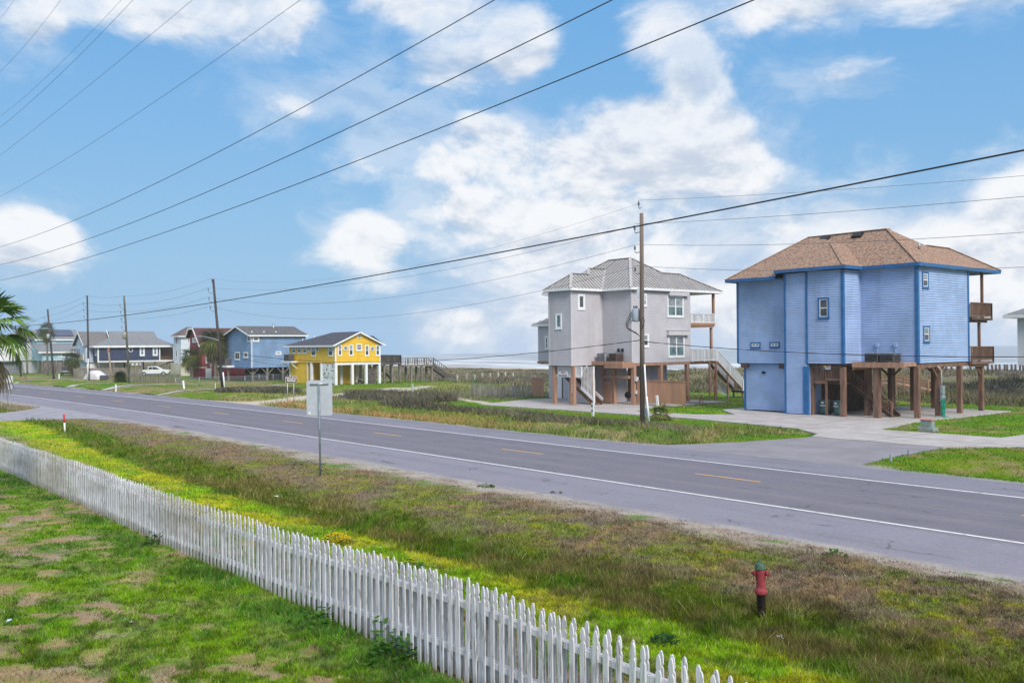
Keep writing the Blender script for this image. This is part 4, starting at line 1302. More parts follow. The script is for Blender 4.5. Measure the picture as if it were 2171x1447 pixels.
for q in [('air_conditioner', 'pale air conditioner on the grey house deck, the left unit', -56.5, -55.5, mat('pale_ac_housing', (.40, .41, .45), .5, .2, 3)), ('air_conditioner', 'rusty brown air conditioner on the grey house deck, the right unit', -55.05, -54.2, mat('rusty_ac_housing', (.13, .085, .07), .7, .3, 4))]:
    ac_unit(q[0], q[1], q[2], q[3], 56.75, 57.65, 3.74, 4.45, q[4])
vb = MB()
for x in (-54.95, -54.5): vb.box(x - .11, x + .11, 57.80, 57.94, 4.55, 4.85)
vb.split('wall_vent', BLACK, G)
# rooms and stair under the house
for q in [(-60.6, -58.2, 57.2, 61.5, .06, 3.4), (-66.6, -63.4, 60.3, 65, .06, 3.5), (-57.0, -55.3, 61.8, 64.5, .06, 3.36), (-58.2, -57.0, 58.3, 61.0, .06, 3.34)]:
    body(MB(), *q, .17).build('storage_room', GREYS, G)
for x0_, x1_, y_2, z_ in [(-65.4, -64.7, 60.27, 2.2), (-56.0, -55.5, 61.77, 2.1)]:
    dd = MB().box(x0_, x1_, y_2 - .05, y_2, .1, z_).build('door', WHITE, G)
    MB().box(x0_ - .1, x0_, y_2 - .07, y_2, .1, z_ + .1).box(x1_, x1_ + .1, y_2 - .07, y_2, .1, z_ + .1).box(x0_, x1_, y_2 - .07, y_2, z_, z_ + .1).build('door_frame', TERRAD, dd)
st = MB().box(-59.8, -57.2, 55.3, 56.6, 2.42, 2.58)
stairs(st, (-59.3, 55.5, 2.5), (float(onY(1258, 850, 55.5)[0]), 55.5, .1), 1.05, (0, 1, 0), 13)
st.build('stair', TERRAD, G)
r_ = MB()
railing(r_, (-59.25, 54.5, 2.55), (-57.1, 54.5, 2.55), .8, .11, .05, .0, .1)
r_.box(-59.25, -57.1, 54.47, 54.53, 2.4, 2.62)
r_.box(-56.8, -56.1, 54.47, 54.53, 2.4, 2.62); railing(r_, (-56.8, 54.5, 2.55), (-56.1, 54.5, 2.55), .8, .11, .05, .0, .1)
xs0, xs1 = float(onY(1233, 815, 55.45)[0]), float(onY(1258, 840, 55.45)[0])
sz = lambda x: .1 + (xs1 + .15 - x) * 2.45 / (xs1 + .15 + 59.3)
for x in np.arange(xs0, xs1, .17): r_.box(x, x + .05, 55.43, 55.47, sz(x) + .42, 3.32)
r_.beam((xs0 - .05, 55.42, sz(xs0) + .36), (xs1, 55.42, sz(xs1) + .36), .05, .22)
r_.beam((xs0 - .05, 55.40, 2.62), (xs0 + .75, 55.40, 3.36), .05, .16)
r_.beam((-58.6, 56.58, sz(-58.6) + .3), (xs1, 56.58, sz(xs1) + .3), .05, .24)
for x in np.arange(-58.4, xs0, .13): r_.box(x, x + .045, 56.56, 56.6, sz(x) + .4, min(3.3, sz(x) + 1.25))
r_.box(xs1, xs1 + .12, 55.38, 55.5, .06, 3.36)
r_.build('railing', WHITE, G)
s2 = MB().box(-58.85, -57.65, 54.38, 54.42, 2.5, 2.95).build('notice_sign', WHITE, G)
s2u = MB()
for k in range(3): s2u.box(-58.78 + .36 * k, -58.52 + .36 * k, 54.365, 54.38, 2.53, 2.61)
s2u.build('lettering', BLACK, s2)
MB().box(-58.55, -58.05, 54.365, 54.38, 2.76, 2.80).box(-58.5, -58.0, 54.365, 54.38, 2.84, 2.88).build('lettering', RED, s2)
for i, ch in enumerate('11325'):
    text_mesh('house_number', ch, .26, WHITE, G, (-57.02, 54.24, 2.3 - i * .27), (1, 0, 0), (0, 0, 1))
gt = MB()
for k in range(9): gt.box(-56.85 + .125 * k, -56.77 + .125 * k, 57.75, 57.79, .15, 1.75 - .06 * k if k > 3 else 1.95)
gt.box(-56.9, -55.8, 57.79, 57.83, 1.35, 1.95).box(-56.9, -55.8, 57.79, 57.83, .2, .32)
gt.build('slatted_gate', TERRA, G)
# seaward balconies, white rails, outside stair
bl = MB().box(-63, -53.35, 65.65, 69.2, 3.40, 3.60); bl.build('balcony', TERRAD, G)
bl = MB().box(-63, -53.45, 65.65, 69.1, 6.72, 6.9).box(-53.45, -53.38, 65.65, 69.15, 6.9 - .02, 7.12); bl.build('balcony', TERRA, G)
r_ = MB()
railing(r_, (-53.40, 65.75, 7.12), (-53.40, 69.1, 7.12), .82, .13, .05, .03, .1, 1)
railing(r_, (-62, 69.1, 6.95), (-53.5, 69.1, 6.95), .98, .13, .05, .1, .1, 3)
railing(r_, (-53.30, 65.7, 3.62), (-53.30, 69.1, 3.62), 1.05, .13, .05, .06, .1, 1)
railing(r_, (-53.3, 69.3, 3.62), (-53.3, 73.1, .95), 1.0, .13, .05, .02, .1, 1)
railing(r_, (-54.4, 69.3, 3.62), (-54.4, 73.1, .95), 1.0, .13, .05, .02, .1, 1)
railing(r_, (-54.4, 69.2, 3.62), (-57.5, 69.2, 3.62), 1.05, .13, .05, .06, .1, 1)
railing(r_, (-53.25, 73.1, .72), (-53.25, 74.6, .72), 1.0, .13, .05, .06, .1)
railing(r_, (-54.6, 70.6, .75), (-54.6, 72.4, .2), .9, .16, .05, .02, .08)
r_.build('railing', WHITE, G)
s_ = MB(); stairs(s_, (-54.4, 69.3, 3.5), (-54.4, 73.1, .85), 1.1, (1, 0, 0), 14)
s_.box(-54.6, -53.2, 73.1, 74.6, .52, .70)
s_.build('stair', TERRAD, G)
posts(G, [(-53.35, 68.2, 3.55), (-53.35, 69.2, 3.55), (-53.35, 70.9, 2.6), (-53.35, 73.2, .7), (-53.35, 74.5, .7), (-54.4, 73.2, .7), (-54.4, 70.3, 2.9)], TERRA, .13)
MB().beam((-53.35, 68.25, .6), (-53.35, 69.15, 3.3), .07).beam((-53.35, 69.15, .6), (-53.35, 68.25, 3.3), .07).build('cross_brace', TERRA, G)
eb = MB().box(-53.28, -53.05, 58.0, 58.25, 2.05, 2.45).box(-53.28, -53.1, 58.0, 58.25, 1.0, 1.3); eb.split('electric_box', mat('pale_meter_box', (.55, .56, .56), .5), G)

# things under and beside the grey house
gl = thing('kettle_grill', 'black kettle grill standing under the grey house', 'grill', (-54.6, 58.6, .06))
MB().lathe((-54.6, 58.6, .82), [(.02, .3), (.15, .27), (.26, .17), (.3, .02), (.3, -.02), (.26, -.15), (.13, -.25), (.001, -.27)], 18).build('kettle', BLACK, gl)
lg = MB()
for a in range(3):
    t = a * 2.1 + .4; lg.tube([(-54.6 + .15 * math.cos(t), 58.6 + .15 * math.sin(t), .6), (-54.6 + .33 * math.cos(t), 58.6 + .33 * math.sin(t), .06)], .018, 6)
lg.build('leg', METAL, gl)
MB().lathe((-54.6, 58.6, .28), [(.16, 0), (.17, .04), (.001, .04)], 14).build('ash_pan', METAL, gl)


def board_fence(name, label, a, b, z0, z1, ma, cat='fence', board=.14, group=None, cap=True, jitter=0.0, skip=0.0, rails=True, gap=.012):
    a, b = Vector((a[0], a[1], 0)), Vector((b[0], b[1], 0))
    L = (b - a).length; d = (b - a).normalized(); nn = Vector((d.y, -d.x, 0))
    t = thing(name, label, cat, tuple(a), group)
    r = random.Random(int(L * 100))
    m_ = MB(); n = int(L / board)
    for k in range(n):
        if r.random() < skip: continue
        p = a + d * (board * (k + .5)); z = H(p.x, p.y)
        jt = r.uniform(-1, 1) * jitter; lean_ = r.uniform(-1, 1) * jitter * .5
        m_.beam((p.x, p.y, float(z) + z0), (p.x + d.x * lean_, p.y + d.y * lean_, float(z) + z1 + jt), board - gap, .025, nn)
    m_.build('boards', ma, t)
    pm = MB()
    k = 0
    while k <= int(L / 2.4):
        p = a + d * min(L, k * 2.4); z = float(H(p.x, p.y)); q = p - nn * .07
        pm.box(q.x - .05, q.x + .05, q.y - .05, q.y + .05, z - .1, z + z1 + (.06 if cap else -.05)); k += 1
    pm.split('fence_post', ma, t)
    if rails:
        rm_ = MB()
        for zz in ((z0 + .25, z1 - .08) if not cap else (z0 + .25, z1 - .25)):
            p, q = a - nn * .035, b - nn * .035
            rm_.beam((p.x, p.y, float(H(a.x, a.y)) + zz), (q.x, q.y, float(H(b.x, b.y)) + zz), .05, .09)
        if cap: rm_.beam((a.x, a.y, float(H(a.x, a.y)) + z1 + .03), (b.x, b.y, float(H(b.x, b.y)) + z1 + .03), .12, .05)
        rm_.split('rail', ma, t)
    return t


TERRAF = mat('terracotta_fence_boards', (.42, .225, .145), .75, .13, 2.5, .15, (1, 1, .1), streak=((.33, .155, .09), .5, 3))
board_fence('privacy_fence', 'tall terracotta board fence screening the space under the grey house', (-53.1, 58.15), (-48.05, 58.35), .32, 2.12, TERRAF)
board_fence('privacy_fence', 'short terracotta board screen left of the grey house', (-69.8, 60.9), (-67.75, 60.7), .1, 1.9, TERRAF)
picnic_table('weathered picnic table beyond the terracotta fence, beside the white outside stair', -51.4, 63.6, .02, .9, TERRA)

# ------------------------------------------------------------------ smaller houses up the road
def simple_gable_roof(par, x0, x1, y0, y1, ze, zr, ma, ov=.4, axis='y', th=.14, hipx0=False):
    """gable roof with real thickness; axis = ridge direction"""
    mb = MB()
    if axis == 'y':
        xm = (x0 + x1) / 2
        sl = (zr - ze) / (xm - x0); zz = ze - sl * ov
        for s_, xe in ((-1, x0 - ov), (1, x1 + ov)):
            mb.extr([(xe, zz), (xm, zr), (xm, zr + th), (xe, zz + th)], 'y', y0 - ov, y1 + ov)
    else:
        ym = (y0 + y1) / 2
        sl = (zr - ze) / (ym - y0); zz = ze - sl * ov
        for s_, ye in ((-1, y0 - ov), (1, y1 + ov)):
            mb.extr([(ye, zz), (ym, zr), (ym, zr + th), (ye, zz + th)], 'x', x0 - ov, x1 + ov)
    return mb.build('roof', ma, par, fix=True)


def hip_roof(par, x0, x1, y0, y1, ze, zr, ma, ov=.45):
    x0 -= ov; x1 += ov; y0 -= ov; y1 += ov
    w = min(x1 - x0, y1 - y0) / 2
    if (x1 - x0) >= (y1 - y0): a, b = (x0 + w, (y0 + y1) / 2, zr), (x1 - w, (y0 + y1) / 2, zr)
    else: a, b = ((x0 + x1) / 2, y0 + w, zr), ((x0 + x1) / 2, y1 - w, zr)
    A, Bq, C_, D_ = (x0, y0, ze), (x1, y0, ze), (x1, y1, ze), (x0, y1, ze)
    if (x1 - x0) >= (y1 - y0): P = [[A, Bq, b, a], [Bq, C_, b], [C_, D_, a, b], [D_, A, a]]
    else: P = [[A, Bq, a], [Bq, C_, b, a], [C_, D_, b], [D_, A, a, b]]
    return roof(par, P, ma)


ROOFD = mat('charcoal_shingles', (.040, .042, .058), .9, .0, 5, .4, (1, 1, 2), col2=(.10, .10, .125))
ROOFG = mat('grey_shingles', (.15, .155, .17), .9, .0, 4, .4, (1, 1, 2), col2=(.24, .245, .26))
ROOFM = mat('mottled_dark_shingles', (.05, .055, .06), .9, .0, 4, .4, (1, 1, 2), col2=(.17, .17, .17))
ROOFR = mat('maroon_shingles', (.10, .045, .05), .9, .2, 4, .4)
ROOFB = mat('brown_shingles', (.13, .095, .09), .9, .2, 4, .4)
YELW = mat('yellow_siding', (.80, .50, .04), .55, .06, 1.2)
BLUE2 = mat('steel_blue_siding', (.20, .31, .49), .7, .10, .7)
REDW = mat('barn_red_siding', (.26, .052, .058), .7, .12, 1.0)
PALEB = mat('pale_blue_siding', (.50, .62, .72), .7, .07, .8)
AQUA = mat('aqua_siding', (.36, .55, .64), .7, .07, .8)
NAVY = mat('navy_siding', (.045, .058, .115), .6, .12, .9)
WHITEW = mat('white_siding', (.70, .70, .74), .65, .05, .8)
CREAM = mat('cream_siding', (.55, .52, .42), .7, .08, .8)
WTH = mat('weathered_grey_wood', (.19, .165, .145), .85, .3, 4, .2, (1, 1, .2))
WTHD = mat('dark_weathered_wood', (.10, .085, .08), .85, .3, 3)
BRICK = mat('brick_cladding', (.20, .12, .09), .85, .3, 5)
DARKR = mat('dark_recess', (.05, .05, .055), .9, .3, 1)
SOLAR = mat('solar_panel_glass', (.03, .045, .10), .2, .2, 1, spec=.6)

# yellow house ------------------------------------------------------
X_ = -111.65; Y_ = 61.85
Yh = thing('stilt_house', 'bright yellow house with white posts and dark shingle roof', 'house', (-118, 65, 0))
wl = MB(); wl.box(-125.3, X_, Y_, 68.95, 3.0, 5.55)
laps(wl, '-y', Y_, -125.3, X_, 3.0, 5.5, .18); 
mid, zr = 65.5, 7.2
laps(wl, '+x', X_, Y_, 68.95, 3.0, 7.15, .18, lims=lambda z: (Y_, 68.95) if z < 5.5 else (Y_ + (z - 5.5) / 1.7 * (mid - Y_), 68.95 - (z - 5.5) / 1.7 * (68.95 - mid)))
wl.face([(X_, Y_, 5.5), (X_, 68.95, 5.5), (X_, mid, 7.2)])
wl.box(-125.3, -119.9, 61.95, 66.5, .0, 3.0); wl.box(-119.9, -115, 64.5, 67, 0, 3.0)
wl.build('wall', YELW, Yh)
zl_ = 5.42; Rr = (-111.2, mid, 7.32); Rl = (-119.0, mid, 7.30)
pls = [[(-126.2, 61.3, zl_), (-111.2, 61.3, zl_), Rr, Rl], [(-111.2, 69.6, zl_), (-126.2, 69.6, zl_), Rl, Rr], [(-126.2, 69.6, zl_), (-126.2, 61.3, zl_), Rl]]
rf = roof(Yh, pls, ROOFD)
r2 = [onX(px, py, -112.4) for px, py in [(768, 711.5), (791, 711.5), (816, 730), (766, 730)]]
rf2 = MB(); rf2.extr([(float(q[1]), float(q[2])) for q in r2][::-1], 'x', -119, -112.4); rf2.build('roof', ROOFD, Yh, fix=True)
v = MB()
for px, py in [(642, 722), (666, 716)]:
    q = onplane(px, py, (-120, 61.3, zl_), (0, -.45, 1)); v.tube([q, (q[0], q[1], q[2] + .3)], .07, 6)
v.split('vent_pipe', WHITE, rf)
tr = MB()
tr.beam((-126.2, 61.27, zl_ - .1), (-111.2, 61.27, zl_ - .1), .05, .22)
tr.beam((-111.17, 61.3, zl_ - .08), (-111.17, mid, 7.2), .05, .2); tr.beam((-111.17, 69.6, zl_ - .08), (-111.17, mid, 7.2), .05, .2)
tr.box(X_ - .1, X_ + .06, Y_ - .06, Y_ + .12, 3.0, 5.5); tr.box(X_ - .1, X_ + .06, 68.85, 69.0, 3.0, 5.5); tr.box(-125.36, -125.2, Y_ - .05, Y_ + .1, 0, 5.4)
tr.box(X_ - .02, X_ + .07, Y_, 68.95, 2.72, 3.0)
tr.box(-119.98, -119.8, Y_ + .02, Y_ + .14, 0, 3)
tr.split('white_trim', WHITE, Yh)
for r in [(716, 730, 724.5, 753.5), (739, 730, 748.5, 753.5), (773, 731, 782, 754), (796, 731, 804.5, 753.5)]:
    window(Yh, '+x', X_, r, WHITE, WHITE, GLASS, .1, 'hung', glass2=GLASSL)
window(Yh, '+x', X_, (754.5, 728, 767, 743), WHITE, WHITE, GLASSL, .12, 'hung')
for px, py, r in [(732, 738.2, .34), (789, 738.8, .34), (761.5, 713.3, .30)]:
    round_window(Yh, '+x', X_, px, py, r, WHITE, GLASSL)
for r in [(620.5, 733.5, 628, 748.5), (631.5, 733.5, 639.5, 748.5), (643, 733.5, 651, 748.5), (660.5, 732.5, 670.5, 754.5), (697, 732.5, 707, 754.5)]:
    window(Yh, '-y', Y_, r, WHITE, WHITE, GLASS, .1, 'hung', glass2=GLASSL)
for px, py in [(656.5, 739), (674, 739)]:
    round_window(Yh, '-y', Y_, px, py, .42, WHITE, GLASS)
ps = [(-118.6, 61.9), (-115.6, 61.9), (-111.75, 61.95), (-111.75, 64.5), (-111.75, 66.7), (-111.75, 68.85), (-114.5, 66.8), (-114.5, 68.9), (-117, 68.9), (-114.5, 64.3)]
posts(Yh, ps, WHITE, .36, 2.95)
ob = MB()
for x_, y_3 in [(-116.2, 65.6), (-112.6, 68.6)]: ob.box(x_ - .14, x_ + .14, y_3 - .14, y_3 + .14, -.1, 2.9)
ob.split('post', WTH, Yh)
sh_ = MB().box(-113.4, -112.1, 67.3, 68.4, 0, 2.1); sh_.build('outdoor_shower', WTHD, Yh)
pan = MB().box(-115.4, -111.95, 61.86, 61.90, .2, 2.9).build('painted_panel', WHITE, Yh)
r9 = random.Random(4); pm_ = MB()
for k in range(26):
    x_ = r9.uniform(-115.2, -112.3); z_ = r9.uniform(.7, 2.7); pm_.box(x_, x_ + r9.uniform(.15, .5), 61.845, 61.86, z_, z_ + r9.uniform(.04, .2))
pm_.split('painted_mark', mat('grey_paint_marks', (.20, .20, .22), .7, .4, 4), pan)
sf = MB().box(-125.9, -122.6, 60.7, 61.85, 2.98, 3.18); sf.beam((-125.2, 61.8, 2.1), (-125.2, 60.8, 2.98), .1); sf.beam((-122.9, 61.8, 2.1), (-122.9, 60.8, 2.98), .1); sf.build('shelf', WHITE, Yh)
ac_unit('air_conditioner', 'grey air conditioner on the white shelf of the yellow house', -125.3, -123.6, 60.9, 61.6, 3.2, 4.15, ACM, 'air conditioners of the houses up the road')
dkp = MB().box(-117, X_ + .3, 69.0, 72.4, 2.62, 2.82); dkp.build('deck', WTHD, Yh)
r_ = MB(); railing(r_, (X_ + .2, 69.1, 2.8), (X_ + .2, 72.3, 2.8), 1.15, .2, .1, .1, .14, 2); railing(r_, (-117, 72.3, 2.8), (X_ + .2, 72.3, 2.8), 1.15, .2, .1, .1, .14, 2); r_.build('railing', WTHD, Yh)
posts(Yh, [(X_, 69.6, 2.7), (X_, 70.9, 2.7), (X_, 72.2, 2.7), (-114, 72.2, 2.7)], WTH, .26)
s_ = MB(); stairs(s_, (-113.4, 69.3, 2.7), (-113.4, 72.2, .2), 1.0, (1, 0, 0), 10); s_.build('stair', WTH, Yh)
tb = MB().box(-113.6, -112.4, 65.6, 67.0, .62, .7); tb.box(-113.2, -112.9, 66.2, 66.5, 0, .62); tag(tb.build('patio_table', WTH), 'weathered patio table between the white posts of the yellow house', 'table')

# boardwalk to the beach
bw = thing('boardwalk', 'raised grey boardwalk with a stair down to the dunes, right of the yellow house', 'boardwalk', (-111, 74, 0))
MB().box(-112.4, -110.6, 72.4, 77.4, 2.3, 2.5).build('deck', WTH, bw)
s_ = MB(); stairs(s_, (-112.3, 77.4, 2.4), (-112.3, 80.6, .5), 1.7, (1, 0, 0), 9); s_.build('stair', WTHD, bw)
r_ = MB()
for x_ in (-112.4, -110.6):
    railing(r_, (x_, 72.5, 2.45), (x_, 77.4, 2.45), 1.05, .3, .08, .3, .12, 2); railing(r_, (x_, 77.4, 2.45), (x_, 80.6, .5), 1.0, .4, .08, .3, .12, 0)
r_.build('railing', WTH, bw)
posts(bw, [(x_, y_4, 2.35) for x_ in (-112.2, -110.8) for y_4 in (73.6, 75.4, 77.2)], WTH, .24)

# steel-blue house ---------------------------------------------------
b2 = thing('stilt_house', 'steel blue gabled house with dark roof, left of the yellow house', 'house', (-140, 64, 0))
X2, Y2 = -134.0, 59.8
wl = MB(); wl.box(-147.2, X2, Y2, 68.9, 2.1, 6.0)
xr = -138.6
zl2 = lambda x: 6.0 + (8.45 - 6.0) * (x + 147.2) / (xr + 147.2) if x < xr else 8.45 - (8.45 - 7.1) * (x - xr) / (X2 - xr)
wl.extr([(-147.2, 5.9), (X2, 5.9), (X2, 7.12), (xr, 8.42), (-147.2, 5.95)], 'y', Y2 + .002, 68.898)
laps(wl, '-y', Y2, -147.2, X2, 2.1, 8.4, .2, lims=lambda z: (-147.2 if z < 6 else -147.2 + (z - 6) / 2.45 * (xr + 147.2), X2 if z < 7.1 else X2 - (z - 7.1) / 1.35 * (X2 - xr)))
laps(wl, '+x', X2, Y2, 68.9, 2.1, 7.1, .2)
wl.build('wall', BLUE2, b2)
mb = MB(); mb.extr([(-147.8, 5.88), (xr, 8.47), (xr, 8.62), (-147.8, 6.03)], 'y', 59.2, 69.2); mb.extr([(xr, 8.47), (-133.5, 6.98), (-133.5, 7.13), (xr, 8.62)], 'y', 59.2, 69.2)
rf = mb.build('roof', ROOFM, b2, fix=True)
mb = MB(); q = onX(580, 688, -137); mb.tube([(-137, q[1], 7.9), (-137, q[1], 8.9)], .18, 8).lathe((-137, q[1], 8.9), [(.26, 0), (.26, .12), (.001, .16)], 8); mb.build('chimney', METAL, rf)
v = MB()
for yq in (60.4, 62.4, 64.4): v.lathe((-135.2, yq, 7.62), [(.12, -.1), (.1, .12), (.001, .14)], 6)
v.split('vent_pipe', WHITE, rf)
tr = MB()
tr.beam((-147.8, 59.17, 5.9), (xr, 59.17, 8.5), .05, .2); tr.beam((xr, 59.17, 8.5), (-133.5, 59.17, 7.0), .05, .2); tr.beam((-133.47, 59.2, 7.02), (-133.47, 69.2, 7.02), .05, .22)
tr.box(X2 - .16, X2 + .05, Y2 - .05, Y2 + .14, 2.1, 7.0); tr.split('white_trim', WHITE, b2)
window(b2, '+x', X2, (535.5, 711.5, 549, 723.5), WHITE, WHITE, GLASS, .14, 'hung', glass2=GLASSL)
window(b2, '+x', X2, (584, 744.5, 596, 751), WHITE, WHITE, GLASS, .12, 'slide')
window(b2, '-y', Y2, (525, 710.5, 532, 724), WHITE, WHITE, GLASS, .14, 'hung')
window(b2, '-y', Y2, (498.5, 746, 509, 762.5), WHITE, WHITE, GLASS, .14, 'slide')
window(b2, '-y', Y2, (517.5, 746, 526.5, 758), WHITE, WHITE, GLASS, .14, 'hung')
MB().box(-145.6, -140.4, 58.5, Y2, 2.1, 2.4).build('shelf', WHITE, b2)
ac_unit('air_conditioner', 'grey air conditioner on the steel blue house, below its left windows', -144.6, -141.4, 58.7, 59.6, 2.42, 3.5, ACM, 'air conditioners of the houses up the road')
MB().box(-147.6, X2 + .6, 58.2, 60.4, 1.98, 2.08).build('carport_roof', ROOFD, b2)
posts(b2, [(X2 - .1, 59.95), (X2 - .1, 62.4), (X2 - .1, 65.0), (X2 - .1, 67.3), (X2, 68.8), (-138, 62), (-138, 66), (-147, 60), (-143.5, 58.4), (-139.5, 58.4), (-142, 64), (-142, 68)], WTH, .26, 2.1)
k_ = MB()
for yq in (59.95, 62.4, 65.0, 67.3): k_.beam((X2, yq, 1.0), (X2, yq + 1.0, 2.05), .12); k_.beam((X2, yq, 1.0), (X2, yq - 1.0, 2.05), .12)
k_.split('brace', WTH, b2)
MB().box(-146, -136, 64, 68.5, 0, 2.1).build('storage_room', DARKR, b2)  # plain dark block filling the space under the house
lt_ = MB()
for k in range(7): lt_.beam((X2 - .3, 65.2 + .5 * k, .1), (X2 - .3, 66.2 + .5 * k, 1.9), .05); lt_.beam((X2 - .3, 66.2 + .5 * k, .1), (X2 - .3, 65.2 + .5 * k, 1.9), .05)
lt_.build('lattice', WTHD, b2)

# red house ------------------------------------------------------------
rh = thing('stilt_house', 'barn red house with white trimmed gable and maroon roof behind two palms', 'house', (-158, 64, 0))
X3, Y3 = -152.7, 59.3
xl = float(onY(403, 760, Y3)[0]); xm = float(onY(410, 703, Y3)[0])
wl = MB(); wl.box(xl, X3, Y3, 68, .0, 5.8); wl.extr([(xl, 5.7), (X3, 5.7), (xm + 1.2, 8.1), (xm - 1.0, 8.1), (xl, 7.0)], 'y', Y3 + .002, 68)
laps(wl, '+x', X3, Y3, 68, 0, 5.7, .22); laps(wl, '-y', Y3, xl, X3, 0, 5.7, .22)
wl.build('wall', REDW, rh)
mb = MB(); mb.extr([(X3 + .6, 5.35), (X3 + .6, 5.5), (xm + 1.2, 8.65), (xm - .8, 8.65), (xl - .5, 7.1), (xl - .5, 6.95), (xm - .8, 8.45), (xm + 1.2, 8.45)], 'y', Y3 - .6, 69)
rf = mb.build('roof', ROOFR, rh, fix=True)
tr = MB(); zc = Y3 - .64
tr.beam((xl - .5, zc, 7.0), (xm - .8, zc, 8.5), .08, .3); tr.beam((xm - .8, zc, 8.52), (xm + 1.2, zc, 8.52), .08, .3); tr.beam((xm + 1.2, zc, 8.5), (X3 + .6, zc, 5.4), .08, .3)
tr.box(X3 - .1, X3 + .1, Y3 + 1.4, Y3 + 1.62, 0, 5.3); tr.box(xl, X3 + .06, Y3 - .06, 68, 1.86, 1.98)
tr.split('white_trim', WHITE, rh)
window(rh, '-y', Y3, (409, 715.5, 417, 725.5), WHITE, WHITE, GLASSL, .16, 'hung')
window(rh, '+x', X3, (435.5, 756, 443.5, 769.5), WHITE, WHITE, GLASS, .16, 'slide')
dd = MB().box(X3, X3 + .06, 59.9, 60.8, .1, 1.75); dd.build('door', WHITE, rh)

# white tower house -----------------------------------------------------
wt_ = thing('tower_house', 'tall narrow white house with brown hip roof between the navy and red houses', 'house', (-178, 65, 0))
X4 = -175.0
y0, y1 = 63.9, 66.4; x0_ = float(onY(369, 740, y0)[0])
wl = MB(); wl.box(x0_, X4, y0, y1 + 2, 2.4, 7.5); laps(wl, '-y', y0, x0_, X4, 2.4, 7.5, .25); laps(wl, '+x', X4, y0, y1 + 2, 2.4, 7.5, .25)
wl.build('wall', mat('ice_white_siding', (.62, .68, .76), .7, .06, .8), wt_)
hip_roof(wt_, x0_, X4, y0, y1 + 2, 7.55, 9.3, ROOFB, .6)
fascia(wt_, [(x0_ - .6, y1 + 2.6, 7.55), (x0_ - .6, y0 - .6, 7.55), (X4 + .6, y0 - .6, 7.55), (X4 + .6, y1 + 2.6, 7.55)], WHITE, .22)
for r in [(373.5, 714, 376.5, 729), (373.5, 742, 376.5, 757)]:
    window(wt_, '-y', y0, r, WHITE, WHITE, SCREEN, .06, 'fixed')
for r in [(397, 716, 403, 727), (397, 741, 403, 748)]:
    window(wt_, '+x', X4, r, WHITE, WHITE, GLASSL, .1, 'fixed')
MB().box(x0_ + .3, X4 + 2.2, y0 - .8, y1 + 1.6, 0, 2.4).build('garage', CREAM, wt_)

# navy house -------------------------------------------------------------
nh = thing('stilt_house', 'navy blue house with white trim, round window and broad grey roof', 'house', (-183, 56, 0))
X5 = -181.0
yA, yB = float(onX(207.5, 750, X5)[1]), float(onX(339.5, 750, X5)[1])
z0, z1 = float(onX(275, 764, X5)[2]), float(onX(275, 733, X5)[2])
x0_ = float(onY(189, 750, yA)[0])
wl = MB(); wl.box(x0_, X5, yA, yB, z0, z1); laps(wl, '+x', X5, yA, yB, z0, z1, .22); laps(wl, '-y', yA, x0_, X5, z0, z1, .22)
wl.build('wall', NAVY, nh)
yC = float(onX(367, 750, X5 - 2)[1])
MB().box(x0_, X5 - 2, yB, yC, z0, z1 - .1).build('wall', BRICK, nh)
ye0, ye1 = float(onX(197, 731, X5)[1]), float(onX(371, 729, X5)[1])
yr0, yr1 = float(onX(229, 703, X5 - 5)[1]), float(onX(326, 702, X5 - 5)[1])
zr = float(onX(280, 702, X5 - 5)[2]); xb = x0_ - 1
zm = z1 + (zr - z1) * .55; ymm = float(onX(333, 715, X5 - 3)[1])
E0, E1 = (X5 + .6, ye0, z1 + .05), (X5 + .6, ye1, z1 + .05)
pls = [[E0, E1, (X5 - 3, ymm, zm), (X5 - 5, yr1, zr), (X5 - 5, yr0, zr), (X5 - 3, yr0 - .2, zm)], [(xb, ye0, z1 + .05), E0, (X5 - 3, yr0 - .2, zm), (X5 - 7, yr0 - .2, zm)],
       [E1, (xb, ye1, z1 + .05), (X5 - 7, ymm, zm), (X5 - 3, ymm, zm)], [(X5 - 3, ymm, zm), (X5 - 7, ymm, zm), (X5 - 5, yr1, zr)],
       [(xb, ye1, z1 + .05), (xb, ye0, z1 + .05), (X5 - 7, yr0 - .2, zm), (X5 - 5, yr0, zr), (X5 - 5, yr1, zr), (X5 - 7, ymm, zm)]]
rf = roof(nh, pls, ROOFG)
gb_ = MB(); gb_.face([(X5 - 3.1, yr0 - .15, zm), (X5 - 6.9, yr0 - .15, zm), (X5 - 5, yr0, zr)]); gb_.build('gable_vent', DARKR, rf)
tr = MB(); tr.beam((X5 - 2.8, yr0 - .45, zm), (X5 - 5, yr0 - .3, zr + .1), .1, .2); tr.beam((X5 - 7.2, yr0 - .45, zm), (X5 - 5, yr0 - .3, zr + .1), .1, .2)
tr.beam(Vector(E0) - Vector((0, 0, .15)), Vector(E1) - Vector((0, 0, .15)), .06, .36); tr.beam((xb, ye0, z1 - .1), (X5 + .6, ye0, z1 - .1), .06, .36)
tr.box(X5 - .1, X5 + .08, yA - .08, yA + .16, z0, z1); tr.box(X5 - .1, X5 + .08, yB - .2, yB, z0, z1); tr.box(X5 - .1, X5 + .1, yA - .1, yC, z0 - .26, z0)
tr.split('white_trim', WHITE, nh)
for r in [(296, 734.5, 306.5, 754), (323.5, 734, 334, 753.5)]:
    window(nh, '+x', X5, r, WHITE, WHITE, GLASST, .22, 'hung')
round_window(nh, '+x', X5, 277, 741.5, .42, WHITE, GLASS)
for r in [(194, 735, 197, 750), (202, 735, 205, 753)]:
    window(nh, '-y', yA, r, WHITE, WHITE, GLASSL, .12, 'fixed')
